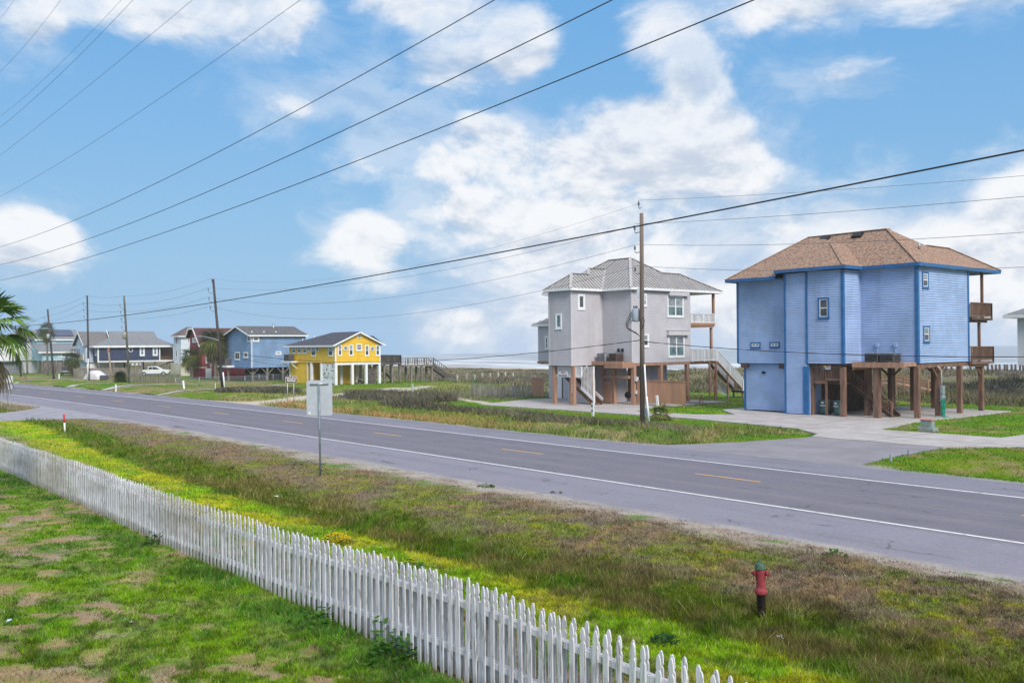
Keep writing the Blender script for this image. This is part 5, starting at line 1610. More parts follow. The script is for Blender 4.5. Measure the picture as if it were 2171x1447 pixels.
posts(nh, [(X5 - .2, yA + t, z0) for t in (.2, 2.8, 5.4, 8.0, 10.6)] + [(X5 - 4, yA + t, z0) for t in (1.5, 6, 9.5)] + [(X5 - 2.2, yC, z0)], WTH, .32)
hg = MB()
for k in range(4): hg.box(X5 - .3, X5 - .2, yA + 5.4 + .75 * k, yA + 5.75 + .75 * k, z0 - .9, z0 - .1)
hg.split('hanging_shade', WHITE, nh)
MB().box(x0_, X5 - 3.5, yA + .5, yA + 5.5, 0, z0).build('storage_room', NAVY, nh)
MB().box(x0_ - 2, x0_ + 1.8, yA - 1.6, yA + .4, z0 + .1, z0 + 1.3).build('porch_screen', CREAM, nh)
s_ = MB(); stairs(s_, (X5 - 1.5, yC - .3, z0), (X5 - 1.5, yB - 2.2, .1), 1, (1, 0, 0), 8); s_.build('stair', WTH, nh)
dq = MB().box(X5 - 2.5, X5 - .5, yC, yC + 2.8, z0 - .25, z0 - .05); dq.build('deck', WTHD, nh); posts(nh, [(X5 - .8, yC + .6, z0 - .2), (X5 - .8, yC + 2.2, z0 - .2)], WTHD, .3)
ac_unit('air_conditioner', 'black air conditioner on the small deck right of the navy house', X5 - 2.2, X5 - 1, yC + .6, yC + 2.2, z0, z0 + 1.0, ACM, 'air conditioners of the houses up the road')

# pale blue steep-gabled house ---------------------------------------------
gh = thing('gabled_house', 'narrow ice blue house with steep white gable left of the navy house', 'house', (-196, 52, 0))
y0 = 49.2
xa, xb_ = float(onY(160, 745, y0)[0]), float(onY(181, 745, y0)[0])
zE, zR = float(onY(181, 729, y0)[2]), float(onY(170, 704, y0)[2]); zB = float(onY(172, 768, y0)[2])
wl = MB(); wl.box(xa, xb_, y0, y0 + 8, zB, zE); wl.extr([(xa, zE - .05), (xb_, zE - .05), ((xa + xb_) / 2, zR - .1)], 'y', y0, y0 + 7.9); laps(wl, '+x', xb_, y0, y0 + 8, zB, zE, .25)
wl.build('wall', mat('ice_blue_siding', (.52, .60, .73), .7, .06, .8), gh)
simple_gable_roof(gh, xa, xb_, y0, y0 + 8, zE, zR, mat('grey_brown_shingles', (.16, .15, .15), .9, .25, 4), .5)
tr = MB(); xm = (xa + xb_) / 2
sl = (zR - zE) / (xm - xa)
tr.beam((xa - .5, y0 - .54, zE - sl * .5), (xm, y0 - .54, zR), .06, .22); tr.beam((xb_ + .5, y0 - .54, zE - sl * .5), (xm, y0 - .54, zR), .06, .22); tr.split('white_trim', WHITE, gh)
MB().box(xa + 1, xb_ - .3, y0 + .3, y0 + 7, 0, zB).build('storage_room', WHITEW, gh)
dq = MB().box(xa - 3, xa - .02, y0 - .2, y0 + 2, zB - .2, zB); dq.build('deck', WTHD, gh)
r_ = MB()
for k in range(6): r_.box(xa + .4 + k * 1.1, xa + .5 + k * 1.1, y0 - .95, y0 - .85, zB + .9, zB + 2.6)
r_.box(xa - 3, xb_, y0 - .95, y0 - .85, zB + 1.2, zB + 1.28); r_.build('railing', BLACK, gh)

# aqua house with solar panels -------------------------------------------
aq = thing('stilt_house', 'aqua two storey house with dark solar panels on its grey roof', 'house', (-219, 52, 0))
X6 = -215.0
ya, yb2 = float(onX(90, 755, X6)[1]), float(onX(163, 755, X6)[1])
za, zb = float(onX(125, 764, X6)[2]), float(onX(125, 744, X6)[2])
X7 = -220.0; yc, yd = float(onX(78, 725, X7)[1]), float(onX(166, 725, X7)[1]); zc = float(onX(120, 719, X7)[2]); zd = float(onX(120, 703, X7)[2])
wl = MB(); wl.box(X6 - 6, X6, ya, yb2, za, zb); laps(wl, '+x', X6, ya, yb2, za, zb, .25); wl.box(X7 - 6, X7, yc, yd, za, zc); laps(wl, '+x', X7, yc, yd, zb, zc, .25)
wl.build('wall', AQUA, aq)
mb = MB(); mb.extr([(X7 + .5, zc - .05), (X7 - 4, zd + .5), (X7 - 8, zc - .05)], 'y', yc - .5, yd + .5); rf = mb.build('roof', ROOFG, aq, fix=True)
sp_ = MB(); sl = (zd + .55 - zc) / 4.5
a_ = Vector((X7 - .9, (yc + yd) / 2, zc + sl * 1.4 + .12)); b_ = Vector((X7 - 3.7, (yc + yd) / 2, zc + sl * 4.2 + .12)); sp_.beam(a_, b_, (yd - yc) * .84, .08); sp_.build('solar_panel', SOLAR, rf)
mb = MB(); mb.extr([(X6 + .8, zb - .1), (X7, zb + 1.7), (X7, zb + 1.55), (X6 + .8, zb - .25)], 'y', ya - 1.0, yb2 + 1); mb.build('roof', ROOFG, aq, fix=True)
tr = MB(); tr.box(X7 + .45, X7 + .56, yc - .5, yd + .5, zc - .28, zc); tr.box(X6 + .78, X6 + .86, ya - 1, yb2 + 1, zb - .4, zb - .12); tr.split('white_trim', WHITE, aq)
for r in [(123, 747, 129, 756), (141, 747, 146, 756), (130, 747, 139, 757)]:
    window(aq, '+x', X6, r, WHITE, WHITE, GLASST, .14, 'fixed')
for r in [(112, 722, 117, 733), (155, 719, 161, 725)]:
    window(aq, '+x', X7, r, WHITE, WHITE, SCREEN, .14, 'fixed')
MB().box(X6 - 5, X6 - .3, ya + .3, yb2 - 1.4, 0, za).build('storage_room', WTH, aq)
posts(aq, [(X6 - .1, ya + (yb2 - ya) * t, za) for t in (0, .2, .4, .6, .8, 1)], WTH, .3)

# white house far left -----------------------------------------------------
wh = thing('stilt_house', 'white house with small dark windows, farthest left behind the palms', 'house', (-229, 48, 0))
X8 = -225.0
ya, yb2 = float(onX(54, 740, X8)[1]), float(onX(80, 740, X8)[1]); za, zb = float(onX(65, 764, X8)[2]), float(onX(65, 723, X8)[2])
xl = float(onY(-40, 745, ya)[0])
wl = MB(); wl.box(X8 - 9, X8, ya - 4.6, yb2, za, zb); laps(wl, '+x', X8, ya - 4.6, yb2, za, zb, .25); wl.box(X8 - 8, X8 - .3, ya - .6, yb2, 0, za); wl.box(X8 - 8, X8 - .5, ya - 9, ya - 4.6, za, zb - 2); wl.build('wall', WHITEW, wh)
hip_roof(wh, X8 - 9, X8, ya - 4.6, yb2, zb, zb + 2.2, ROOFG, .5)
MB().box(X8 - 8, X8 - 1.2, ya - 7, ya - .8, 0, za - .3).build('storage_room', mat('grey_ground_floor', (.20, .21, .24), .8), wh)
for r in [(63.5, 726, 68, 731.5), (64.5, 747.5, 69, 753.5)]:
    window(wh, '+x', X8, r, WHITE, WHITE, SCREEN, .1, 'slide')
window(wh, '+x', X8, (30, 728, 36, 740), WHITE, WHITE, SCREEN, .1, 'slide')

# white house at the right edge -----------------------------------------------
we = thing('stilt_house', 'white lap sided house cut off by the right edge, behind the blue house', 'house', (-26, 90, 0))
wl = MB(); body(wl, -33.2, -20, 85, 95, 3.1, 7.25, .17, True, False); wl.build('wall', WHITEW, we)
rf = hip_roof(we, -33.2, -20, 85, 95, 7.45, 10.2, ROOFG, .85)
fascia(we, [(-34.05, 95.8, 7.45), (-34.05, 84.15, 7.45), (-19.2, 84.15, 7.45)], WHITE, .28, soff=([(-34, 84.2), (-19.2, 84.2), (-19.2, 95.8), (-34, 95.8)], 7.22), sm=WHITE)
posts(we, [(-31, 86, 3.1), (-27, 86, 3.1), (-22, 86, 3.1)], WTH, .3)

# ------------------------------------------------------------------ white picket fence (boards on both faces, French gothic heads)
PICK = bpy.data.materials.new('weathered_white_picket'); PICK.use_nodes = True
N = NT(PICK.node_tree); p = PICK.node_tree.nodes['Principled BSDF']
g = N.n('ShaderNodeNewGeometry')
grain = N.noise(N.mapv(g.outputs['Position'], (26, 26, 1.3)), 1.0, 4, .62, 2.0)
knots = N.noise(N.mapv(g.outputs['Position'], (5, 5, 3)), 1.6, 3, .5)
mold = N.noise(N.mapv(g.outputs['Position'], (.20, 1, 1.0), (3.3, 0, 0)), 1.0, 4, .6)
sp = N.n('ShaderNodeSeparateXYZ'); PICK.node_tree.links.new(g.outputs['Position'], sp.inputs[0])
c = N.mix(N.ramp(grain, .50, .64), (.67, .66, .695, 1), (.26, .235, .23, 1))
c = N.mix(N.math('MULTIPLY', N.ramp(knots, .60, .72), .5), c, (.30, .27, .255, 1))
oldx = N.math('MULTIPLY', N.ramp(sp.outputs[0], -17, -24), N.ramp(sp.outputs[0], -60, -36))
c = N.mix(N.math('MULTIPLY', N.math('MULTIPLY', N.ramp(mold, .42, .60), N.math('ADD', N.math('MULTIPLY', oldx, .55), .12)), N.math('ADD', N.math('MULTIPLY', N.ramp(grain, .3, .6), .6), .4)), c, (.26, .235, .17, 1))
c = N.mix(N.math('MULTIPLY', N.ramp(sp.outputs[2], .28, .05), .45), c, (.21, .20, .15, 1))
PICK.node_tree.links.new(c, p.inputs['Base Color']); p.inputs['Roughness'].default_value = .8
bn = N.n('ShaderNodeBump'); bn.inputs['Strength'].default_value = .35; bn.inputs['Distance'].default_value = .004
PICK.node_tree.links.new(grain, bn.inputs['Height']); PICK.node_tree.links.new(bn.outputs[0], p.inputs['Normal'])

pf = thing('picket_fence', 'long weathered white picket fence between yard and ditch', 'fence', (-20, 8.6, 0))
HALF = [(.046, -.06), (.046, 1.09), (.040, 1.11), (.026, 1.135), (.030, 1.15), (.041, 1.175), (.040, 1.215), (.033, 1.265), (.021, 1.305), (.008, 1.325)]
OUT = [(-a, b) for a, b in HALF] + [(a, b) for a, b in reversed(HALF)]
OUT = OUT[::-1]
rp = random.Random(11)


def ftop(x): return -.02 + .16 * math.exp(-((x + 12.0) / 4.0) ** 2) + .07 * float(ss(x, -19, -12))


def picket(mb, x, y):
    zb = float(H(x, y)) + .06 + .07 * float(ss(x, -19, -12)) * 0 + rp.uniform(-.012, .012); dh = rp.uniform(-.02, .022) + ftop(x); tl = rp.gauss(0, .013); th = .021
    tw = rp.uniform(-.004, .004); ws = rp.uniform(.94, 1.05)
    n = len(OUT); b = len(mb.v)
    for s_ in (-th / 2, th / 2):
        for u, v in OUT:
            vv = v + (dh if v > .5 else 0)
            mb.v.append((x + u * ws + tl * vv, y + s_ + tw * u * 20, zb + vv))
    for i in range(n):
        j = (i + 1) % n
        mb.f.append((b + j, b + i, b + n + i, b + n + j)); mb.sm.append(False)
    mb.f.append(tuple(b + i for i in range(n))); mb.f.append(tuple(b + n + i for i in reversed(range(n)))); mb.sm += [False, False]


SPC = .2155
xs_ = [-4.3 - SPC * k for k in range(262)]
for x in xs_[:100]:
    q = MB(); picket(q, x, 8.555); q.build('picket', PICK, pf, fix=True)
q = MB()
for x in xs_[100:]: picket(q, x, 8.555)
for x in xs_: picket(q, x - .07, 8.675)
for k in range(1, 15): picket(q, xs_[0] + SPC * k, 8.555)
for k in range(1, 15): picket(q, xs_[0] + SPC * k - .07, 8.675)
tag(q.build('pickets', PICK, pf, fix=True), kind='stuff')
q = MB()
for k in range(24):
    xa_ = -1.3 - 2.45 * k; xb_ = xa_ - 2.45
    for zz in (.28, 1.02):
        q.beam((xa_, 8.615, float(H(xa_, 8.6)) + zz + ftop(xa_)), (xb_, 8.615, float(H(xb_, 8.6)) + zz + ftop(xb_)), .10, .088)
q.split('rail', PICK, pf)
q = MB()
for k in range(25):
    xa_ = -1.3 - 2.45 * k; q.box(xa_ - .045, xa_ + .045, 8.568, 8.662, -.1, 1.10 + ftop(xa_))
q.split('fence_post', PICK, pf)

# ------------------------------------------------------------------ hydrants
RPAINT = mat('faded_red_paint', (.29, .040, .050), .62, .22, 14, .35, streak=((.15, .035, .035), .7, 14), spec=.3)
GPAINT = mat('dull_green_paint', (.048, .098, .062), .65, .3, 9, .2, spec=.4)
PIPE = mat('rusty_dark_pipe', (.055, .038, .036), .8, .35, 9, .4, streak=((.12, .10, .10), .5, 14))


def hydrant(label, x, y, z, yaw, capm, pipe=True):
    a = thing('fire_hydrant', label, 'fire hydrant', (0, 0, 0))
    if pipe: MB().lathe((0, 0, 0), [(.086, -.6), (.086, .38), (.10, .38), (.001, .385)], 20).build('standpipe', PIPE, a)
    MB().lathe((0, 0, .38), [(.001, 0), (.116, .0), (.122, .02), (.122, .07), (.116, .085), (.092, .095), (.088, .15), (.086, .40), (.094, .44), (.096, .50), (.001, .50)], 22).build('barrel', RPAINT, a)
    bo = MB().lathe((0, 0, .87), [(.001, 0), (.108, 0), (.112, .012), (.108, .03), (.100, .045), (.097, .075), (.084, .105), (.058, .130), (.034, .142), (.030, .15), (.030, .165), (.022, .168), (.022, .20), (.001, .205)], 22)
    bo.build('bonnet', capm, a)
    for ang, r, L, nm in ((2.75, .048, .15, 'nozzle'), (-.35, .048, .16, 'nozzle'), (.95, .068, .16, 'pumper_nozzle')):
        d = Vector((math.cos(ang), math.sin(ang), 0)); c0 = Vector((0, 0, .79))
        m_ = MB().tube([c0 + d * .05, c0 + d * .105, c0 + d * .106, c0 + d * (L - .025), c0 + d * (L - .024), c0 + d * L, c0 + d * (L + .001), c0 + d * (L + .03)], [r * .85, r * .85, r * 1.12, r * 1.12, r * .95, r * .75, r * .36, r * .34], 14)
        nz_ = m_.build(nm, RPAINT if nm == 'nozzle' else BLACK, a)
        if nm == 'nozzle':
            e_ = c0 + d * (L - .01)
            MB().tube([e_ + Vector((0, 0, -.03)), e_ + Vector((0, 0, -.12)) - d * .01, e_ + Vector((0, 0, -.155)) - d * .03, e_ + Vector((0, 0, -.12)) - d * .055, c0 + d * .09 + Vector((0, 0, -.04))], .007, 6).build('chain', BLACK, nz_)
    a.location = (x, y, z); a.rotation_euler = (math.radians(1.0), math.radians(-1.5), yaw)
    return a


hydrant('red fire hydrant with green bonnet on a dark standpipe in the ditch grass', -10.9, 15.5, -.15, HD + .15, GPAINT)
hydrant('small distant red fire hydrant among the scrub across the highway', -75.3, 50.0, -.25, HD, RPAINT)

# ------------------------------------------------------------------ signs and markers
SBACK = mat('bare_aluminium', (.45, .48, .53), .5, .06, 3, metal=.35, streak=((.36, .39, .44), .4, 5), spec=.5)
GPOST = mat('grey_green_post', (.20, .25, .28), .55, .2, 5, metal=.4)
rsn = thing('road_sign', 'grey back of a tall road sign on a single post before the highway', 'sign', (-33.75, 18.0, 0))
ax_ = Vector((R0[0], R0[1], 0)); ax_ = (Matrix.Rotation(math.radians(9), 3, 'Z') @ ax_).normalized(); nn_ = ax_.cross(Vector((0, 0, 1))).normalized()
cx0 = Vector((-33.83, 18.0, 3.13))
ol = []
hw, hh_, rr_ = .515, .715, .06
for sx_, sz_, a0 in ((1, 1, 0), (-1, 1, 90), (-1, -1, 180), (1, -1, 270)):
    for k in range(5):
        t = math.radians(a0 + k * 22.5); ol.append((sx_ * (hw - rr_) + rr_ * math.cos(t), sz_ * (hh_ - rr_) + rr_ * math.sin(t)))
m_ = MB(); n = len(ol)
for dd_ in (-.006, .006): m_.v += [tuple(cx0 + ax_ * u + Vector((0, 0, v)) + nn_ * dd_) for u, v in ol]
for i in range(n): m_.f.append((i, (i + 1) % n, n + (i + 1) % n, n + i)); m_.sm.append(False)
m_.f.append(tuple(range(n))); m_.f.append(tuple(range(2 * n - 1, n - 1, -1))); m_.sm += [False, False]
pl_ = m_.build('sign_plate', SBACK, rsn, fix=True)
b_ = MB(); c1 = cx0 + nn_ * .045
b_.tube([c1 - ax_ * .37 + Vector((0, 0, .56)), c1 + ax_ * .37 + Vector((0, 0, .58))], .036, 10)
b_.build('bracket', METAL, rsn)
MB().tube([(-33.68, 17.94, -.1), (-33.80, 17.955, 3.72)], .042, 10).build('sign_post', GPOST, rsn)
MB().box(*(lambda q: (q.x - .04, q.x + .04, q.y - .04, q.y + .04, q.z - .05, q.z + .05))(cx0 + nn_ * .01 - ax_ * .42 - Vector((0, 0, .62)))).build('sticker', WHITE, pl_)

dl = thing('marker_post', 'thin roadside marker post with red top and white base', 'marker post', (-63.7, 15.76, 0))
zb = float(H(-63.7, 15.76))
MB().tube([(-63.62, 15.76, zb - .1), (-63.72, 15.76, zb + .58)], .055, 10).build('post', WHITE, dl)
MB().tube([(-63.72, 15.76, zb + .58), (-63.83, 15.76, zb + 1.12)], .06, 10).build('red_sleeve', mat('red_marker_plastic', (.55, .04, .035), .45, .1, 3), dl)

BRN = mat('brown_sign_face', (.075, .022, .016), .45, .1, 3)
ac_s = thing('beach_access_sign', 'brown public beach access sign with white arrow on two posts', 'sign', (-74.2, 36.7, 0))
f0 = prect('+x', -74.2, 605.5, 797.5, 629.5, 810.8); yA_, yB_, zA_, zB_ = [float(v) for v in f0]
MB().box(-74.23, -74.20, yA_, yB_, zA_, zB_).build('border', WHITE, ac_s)
pn = MB().box(-74.2, -74.19, yA_ + .022, yB_ - .022, zA_ + .022, zB_ - .022).build('sign_face', BRN, ac_s)
ym_ = (yA_ + yB_) / 2; hz_ = zB_ - zA_
text_mesh('lettering', 'PUBLIC BEACH', .165, WHITE, pn, (-74.185, ym_, zA_ + hz_ * .745), (0, 1, 0), (0, 0, 1), .002)
text_mesh('lettering', 'ACCESS 34', .185, WHITE, pn, (-74.185, ym_, zA_ + hz_ * .475), (0, 1, 0), (0, 0, 1), .002)
ar = MB().box(-74.19, -74.183, yA_ + .12, yB_ - .26, zA_ + .115, zA_ + .165); ar.face([(-74.185, yB_ - .28, zA_ + .075), (-74.185, yB_ - .12, zA_ + .14), (-74.185, yB_ - .28, zA_ + .205)]); ar.build('arrow', WHITE, pn)
for y_5 in (36.42, 37.02): MB().tube([(-74.26, y_5, -.4), (-74.26, y_5, zB_ - .05)], .035, 8).build('sign_post', METAL, ac_s)

q0 = onZ(21, 858); q1 = onZ(4.5, 859)
ls = thing('road_sign', 'pale back of a wide road sign low beside the side street at the left edge', 'sign', (q0[0], q0[1], 0))
u = prect('+x', q0[0], -28, 797, 27, 811)
MB().box(q0[0] - .02, q0[0] + .01, u[0], u[1], u[2], u[3]).build('sign_plate', mat('pale_sign_back', (.55, .56, .60), .5, .08, 2), ls)
u2 = prect('+x', q0[0] + .02, 17, 816, 26, 824.5); MB().box(q0[0] - .0, q0[0] + .03, u2[0], u2[1], u2[2], u2[3]).build('small_plate', SBACK, ls)
for q in (q0, q1): MB().box(q0[0] - .08, q0[0] - .02, q[1] - .04, q[1] + .04, -.2, u[3] + .15).build('sign_post', METAL, ls)


# ------------------------------------------------------------------ utility poles and wires
POLE = mat('creosoted_pole', (.14, .105, .085), .85, .3, 3, .4, (1, 1, .08), streak=((.17, .135, .11), .6, 6))
POLED = mat('dark_pole', (.060, .048, .045), .85, .3, 3, .4, (1, 1, .08))
CERAM = mat('grey_insulator', (.14, .15, .17), .4, .1, 3)
TANK = mat('transformer_grey', (.33, .38, .44), .5, .1, 3, streak=((.22, .25, .28), .4, 5))
WIRE = mat('black_cable', (.022, .022, .025), .6, .1, 3)
WIREG = mat('grey_conductor', (.12, .125, .135), .55, .1, 3)


def marker(label, px, py, h, w=.14, lean=0.0, mt=WHITE, z=0.0, group=None, name='marker_post', cat='marker post', marks=False):
    q = onZ(px, py, z); zg = float(H(q[0], q[1]))
    a = thing(name, label, cat, (q[0], q[1], 0), group)
    MB().beam((q[0], q[1], zg - .2), (q[0] - lean * h, q[1], zg + h), w, w * .6).build('post', mt, a)
    if marks:
        k_ = MB()
        for z_ in (.35, .72): k_.box(q[0] - w * .30, q[0] + w * .2, q[1] - w * .56, q[1] - w * .3, zg + z_ * h, zg + z_ * h + .12)
        k_.build('black_numerals', BLACK, a)
    return a


marker('white painted board post with black numerals in the weeds before the grey house', 1257, 882, .98, .19, marks=True)
marker('leaning white board in the grass by the young palm', 1395.5, 863.5, 1.0, .2, .14)
marker('white pipe stub nearer the highway beside the right grass verge', 1889, 978.5, .33, .09, .05, mt=TANK, name='pipe_stub', cat='pipe')
marker('white pipe stub farther from the highway beside the right grass verge', 1926.5, 965, .26, .10, .03, mt=TANK, name='pipe_stub', cat='pipe')
marker('thin white post beside the distant red hydrant', 886.5, 849, .55, .07)
marker('pale green utility marker behind the distant red hydrant', 874.5, 834, 1.1, .19, mt=mat('pale_green_plastic', (.42, .54, .48), .5))
marker('leaning white board post by the far driveway, below the red house', 390.5, 824, 1.05, .2, .32)
marker('white post on the verge below the navy house, left of the leaning board', 245.5, 830, .95, .2)
marker('short white stake left of the leaning streetlight pole', 456.5, 825, .8, .10)
marker('pale post in the grass left of the white covered car', 125, 803, .9, .25)
for k_, (px, py) in enumerate([(969, 808), (989, 806), (1006, 808), (1022, 806), (1039, 805), (1056, 804.5), (1071, 805), (1087, 806)]):
    marker('pale wooden bollard in the row among the dune scrub right of the boardwalk', px, py, .95, .30, 0, mat('sun_bleached_wood', (.45, .44, .40), .8) if k_ == 0 else bpy.data.materials['sun_bleached_wood'], group='bollards in the dune scrub', name='bollard', cat='bollard')
for px, py in [(1000.5, 823), (1003.5, 823)]:
    marker('thin tall green stake at the left end of the weathered picket fence', px, py, 1.6, .07, 0, bpy.data.materials['dark_green_plastic'], group='green stakes', name='stake', cat='stake')
for px in (1996, 2007, 2017, 2058, 2069, 2094, 2104, 2111.5, 2120, 2130, 2136, 2145.5, 2153, 2162, 2170, 2180, 2189, 2199):
    q = onY(px, 775, 118.0); zg = float(H(q[0], q[1]))
    a = thing('beach_post', 'weathered post in the row along the dune crest right of the blue house' if px != 2058 else 'tallest weathered post on the dune crest, seen between the right posts of the blue house', 'post', (q[0], q[1], zg), 'beach posts on the dune crest')
    hz__ = float(onY(px, 772 if px != 2058 else 765, 118.0)[2])
    MB().tube([(q[0], q[1], zg - .3), (q[0] + random.uniform(-.06, .06), q[1], hz__)], .13, 8).build('post', WTHD, a)


def pole(label, bx, by, tx, ty, r=.165, ins=(), mt=POLED, extra=None):
    b = onZ(bx, by); t = onY(tx, ty, b[1])
    a = thing('utility_pole', label, 'utility pole', (b[0], b[1], 0), 'utility poles along the far side of the highway')
    P = lambda py: Vector((t[0] + (b[0] - t[0]) * (1 - (onY(tx, py, b[1])[2]) / t[2]), b[1], onY(tx, py, b[1])[2]))
    MB().tube([(b[0], b[1], -.4), (b[0] * .5 + t[0] * .5, b[1], t[2] * .5), (t[0], b[1], t[2])], [r, r * .87, r * .72], 12).build('pole', mt, a)
    for (ix, iy) in ins:
        q = onY(ix, iy, b[1]); s_ = P(iy + 14 if len(ins) and iy > ty else iy + 14)
        m_ = MB().tube([s_, (q[0] + .1, q[1], q[2] - .55), (q[0], q[1], q[2] - .45), (q[0], q[1], q[2] - .32)], .028, 6)
        m_.lathe((q[0], q[1], q[2] - .34), [(.03, 0), (.075, .02), (.05, .07), (.08, .10), (.05, .15), (.075, .18), (.04, .25), (.03, .32), (.001, .33)], 10)
        m_.build('insulator', CERAM, a)
    return a, b, t, P


p1, b1, t1, P1 = pole('brown utility pole with grey transformer can in front of the grey house', 1362, 896, 1360, 452, .175, [(1354, 425), (1345.5, 477), (1346, 519), (1346.5, 564)], POLE)
q = onY(1347, 655, b1[1] - .1)
z_ = float(onY(1347, 681, b1[1])[2]); z2_ = float(onY(1347, 654, b1[1])[2]); xx_ = float(q[0])
tk = MB().lathe((xx_, b1[1] - .05, z_), [(.001, 0), (.24, .0), (.26, .04), (.26, z2_ - z_ - .08), (.22, z2_ - z_), (.001, z2_ - z_ + .03)], 18)
tk.beam((xx_, b1[1] - .05, z_ + .2), (b1[0], b1[1], z_ + .2), .1, .06); tk.beam((xx_, b1[1] - .05, z2_ - .15), (b1[0], b1[1], z2_ - .15), .1, .06)
tk = tk.build('transformer', TANK, p1)
bu = MB()
for dx_ in (-.12, .03, .16): bu.lathe((xx_ + dx_, b1[1] - .12, z2_), [(.035, 0), (.05, .04), (.035, .08), (.05, .12), (.03, .2), (.001, .22)], 8)
bu.split('bushing', CERAM, tk)
lp = MB()
for s_ in range(3):
    pts = [onY(px + s_ * 2, py + s_ * 2, b1[1] - .15) for px, py in [(1338, 660), (1333, 672), (1327, 684), (1328, 694), (1338, 699), (1350, 706), (1356, 712)]]
    lp.tube(pts, .022, 6)
lp.tube([onY(px, py, b1[1] - .2) for px, py in [(1362, 672), (1366, 678), (1365, 688), (1361, 697)]], .03, 6)
lp.tube([onY(px, py, b1[1] - .2) for px, py in [(1340, 678), (1336, 686), (1339, 679), (1352, 684)]], .016, 6)
lp.build('cable_loop', WIRE, p1)
cl = MB(); q = P1(620); cl.box(q.x - .30, q.x - .1, q.y - .15, q.y + .05, q.z - .35, q.z + .3); cl.beam((q.x - .15, q.y, q.z - .1), (q.x - .55, q.y, q.z + .05), .05); cl.build('bracket', WHITE, p1)
cd = MB(); q = onY(1366.5, 772, b1[1] - .15); q2 = onY(1373, 891, b1[1] - .15); cd.tube([q, q2], .055, 8); q3 = onY(1376, 893, b1[1] - .15); cd.tube([onY(1371, 840, b1[1] - .15), q3], .06, 8); cd.build('conduit', WHITE, p1)
MB().box(b1[0] + .28, b1[0] + .5, b1[1] - .1, b1[1] + .1, .5, 1.0).build('junction_box', TANK, p1)

p2, b2_, t2, P2 = pole('leaning dark utility pole with a street light arm before the red house', 473, 828, 452, 592, .19, [(449.5, 590), (441.5, 610), (443, 629), (446, 648)])
q0 = onY(462, 722, b2_[1]); arm = MB()
arm.tube([onY(px, py, b2_[1] - .4) for px, py in [(463, 721), (450, 717), (437, 713.5), (425, 712.5), (416, 713)]], [.05, .05, .05, .06, .09], 8); arm.build('lamp_arm', METAL, p2)
MB().tube([onY(px, py, b2_[1] - .2) for px, py in [(473, 789), (476.5, 826)]], .09, 8).build('conduit', WHITE, p2)
p3, b3_, t3, P3 = pole('greenish leaning utility pole with a transformer before the navy house', 274.5, 811, 263, 628, .19, [(262.5, 626), (254.5, 644), (256, 658.5), (257, 673), (258, 690)], mat('greenish_old_pole', (.10, .10, .085), .85, .3, 3, .4, (1, 1, .08)))
q = P3(712); MB().lathe((q.x - .05, q.y - .3, q.z - .5), [(.001, 0), (.28, 0), (.28, 1.0), (.2, 1.1), (.001, 1.12)], 12).build('transformer', mat('old_tank_paint', (.30, .29, .25), .6), p3)
p4, b4_, t4, P4 = pole('straight dark utility pole standing behind the white covered car', 188, 806, 185, 627, .18, [(183.5, 625), (177, 640), (177.5, 654), (178, 668)])
MB().tube([onY(px, py, b4_[1] - .2) for px, py in [(187, 760), (186, 806)]], .10, 8).build('conduit', WHITE, p4)
p5, b5_, t5, P5 = pole('black leaning utility pole before the aqua house', 114.5, 803, 101, 656, .2, [(100.5, 654.5), (93.5, 670), (94, 682)])
q = P5(713); MB().lathe((q.x, q.y - .32, q.z - .4), [(.001, 0), (.25, 0), (.25, .8), (.001, .85)], 12).build('transformer', TANK, p5)
MB().tube([onY(px, py, b5_[1] - .3) for px, py in [(106, 719), (113, 720.5), (116, 718)]], .06, 6).build('lamp_arm', METAL, p5)
pole('dark leaning utility pole half hidden by the near palm at the left edge', 45, 798, 33, 690, .18, [])


def wire(label, Y, pts, r, ext=None, mt=WIREG, seg=40):
    P = np.array([onY(a, b, Y) for a, b in pts]); X, Z = P[:, 0], P[:, 2]
    k = min(2, len(pts) - 1)
    xm = X.mean(); cf = np.polyfit(X - xm, Z, k)
    x0, x1 = (X.min(), X.max()) if ext is None else (min(X.min(), ext[0]), max(X.max(), ext[1]))
    xx_ = np.linspace(x0, x1, seg)
    m_ = MB().tube([(x, Y, float(np.polyval(cf, x - xm))) for x in xx_], r, 6)
    return tag(m_.build('power_line', mt), label, 'power line', 'overhead wires')


NEAR = 12.0
S1 = 1 / 1.9736
W1 = lambda L: [(a * S1, b * S1) for a, b in L]
W2 = lambda L: [(a * S1 + 1071, b * S1) for a, b in L]
wire('thick dark wire leaving the top edge furthest right, lowest of the three bold diagonals', NEAR, W1([(0, 1172), (500, 1042), (1100, 815), (1500, 664)]) + W2([(0, 437), (560, 202), (1036, 0)]), .0105, (-110, 25), WIRE)
wire('thick dark wire, middle of the three bold diagonals across the sky', NEAR, W1([(0, 1108), (380, 992), (1060, 717), (1700, 443), (2171, 186)]) + W2([(427, 0)]), .0105, (-110, 25), WIRE)
wire('thick dark wire, upper of the three bold diagonals across the sky', NEAR, W1([(0, 1033), (380, 890), (720, 738), (1300, 430), (2070, 0)]), .010, (-110, 25), WIRE)
wire('thin wire crossing the upper left clouds, nearest the three bold diagonals', NEAR, W1([(0, 822), (600, 462), (940, 215), (1265, 0)]),   .0068, (-80, 20))
wire('thin wire in the upper left sky, second out from the bold diagonals', NEAR, W1([(0, 650), (400, 335), (806, 0)]),   .0068, (-70, 20))
wire('thin dark wire of the close upper left pair, the lower one', NEAR, W1([(0, 533), (240, 322), (557, 0)]), .008, (-60, 15))
wire('thin wire of the close upper left pair, the upper one', NEAR, W1([(0, 488), (240, 278), (508, 0)]), .006, (-60, 15))
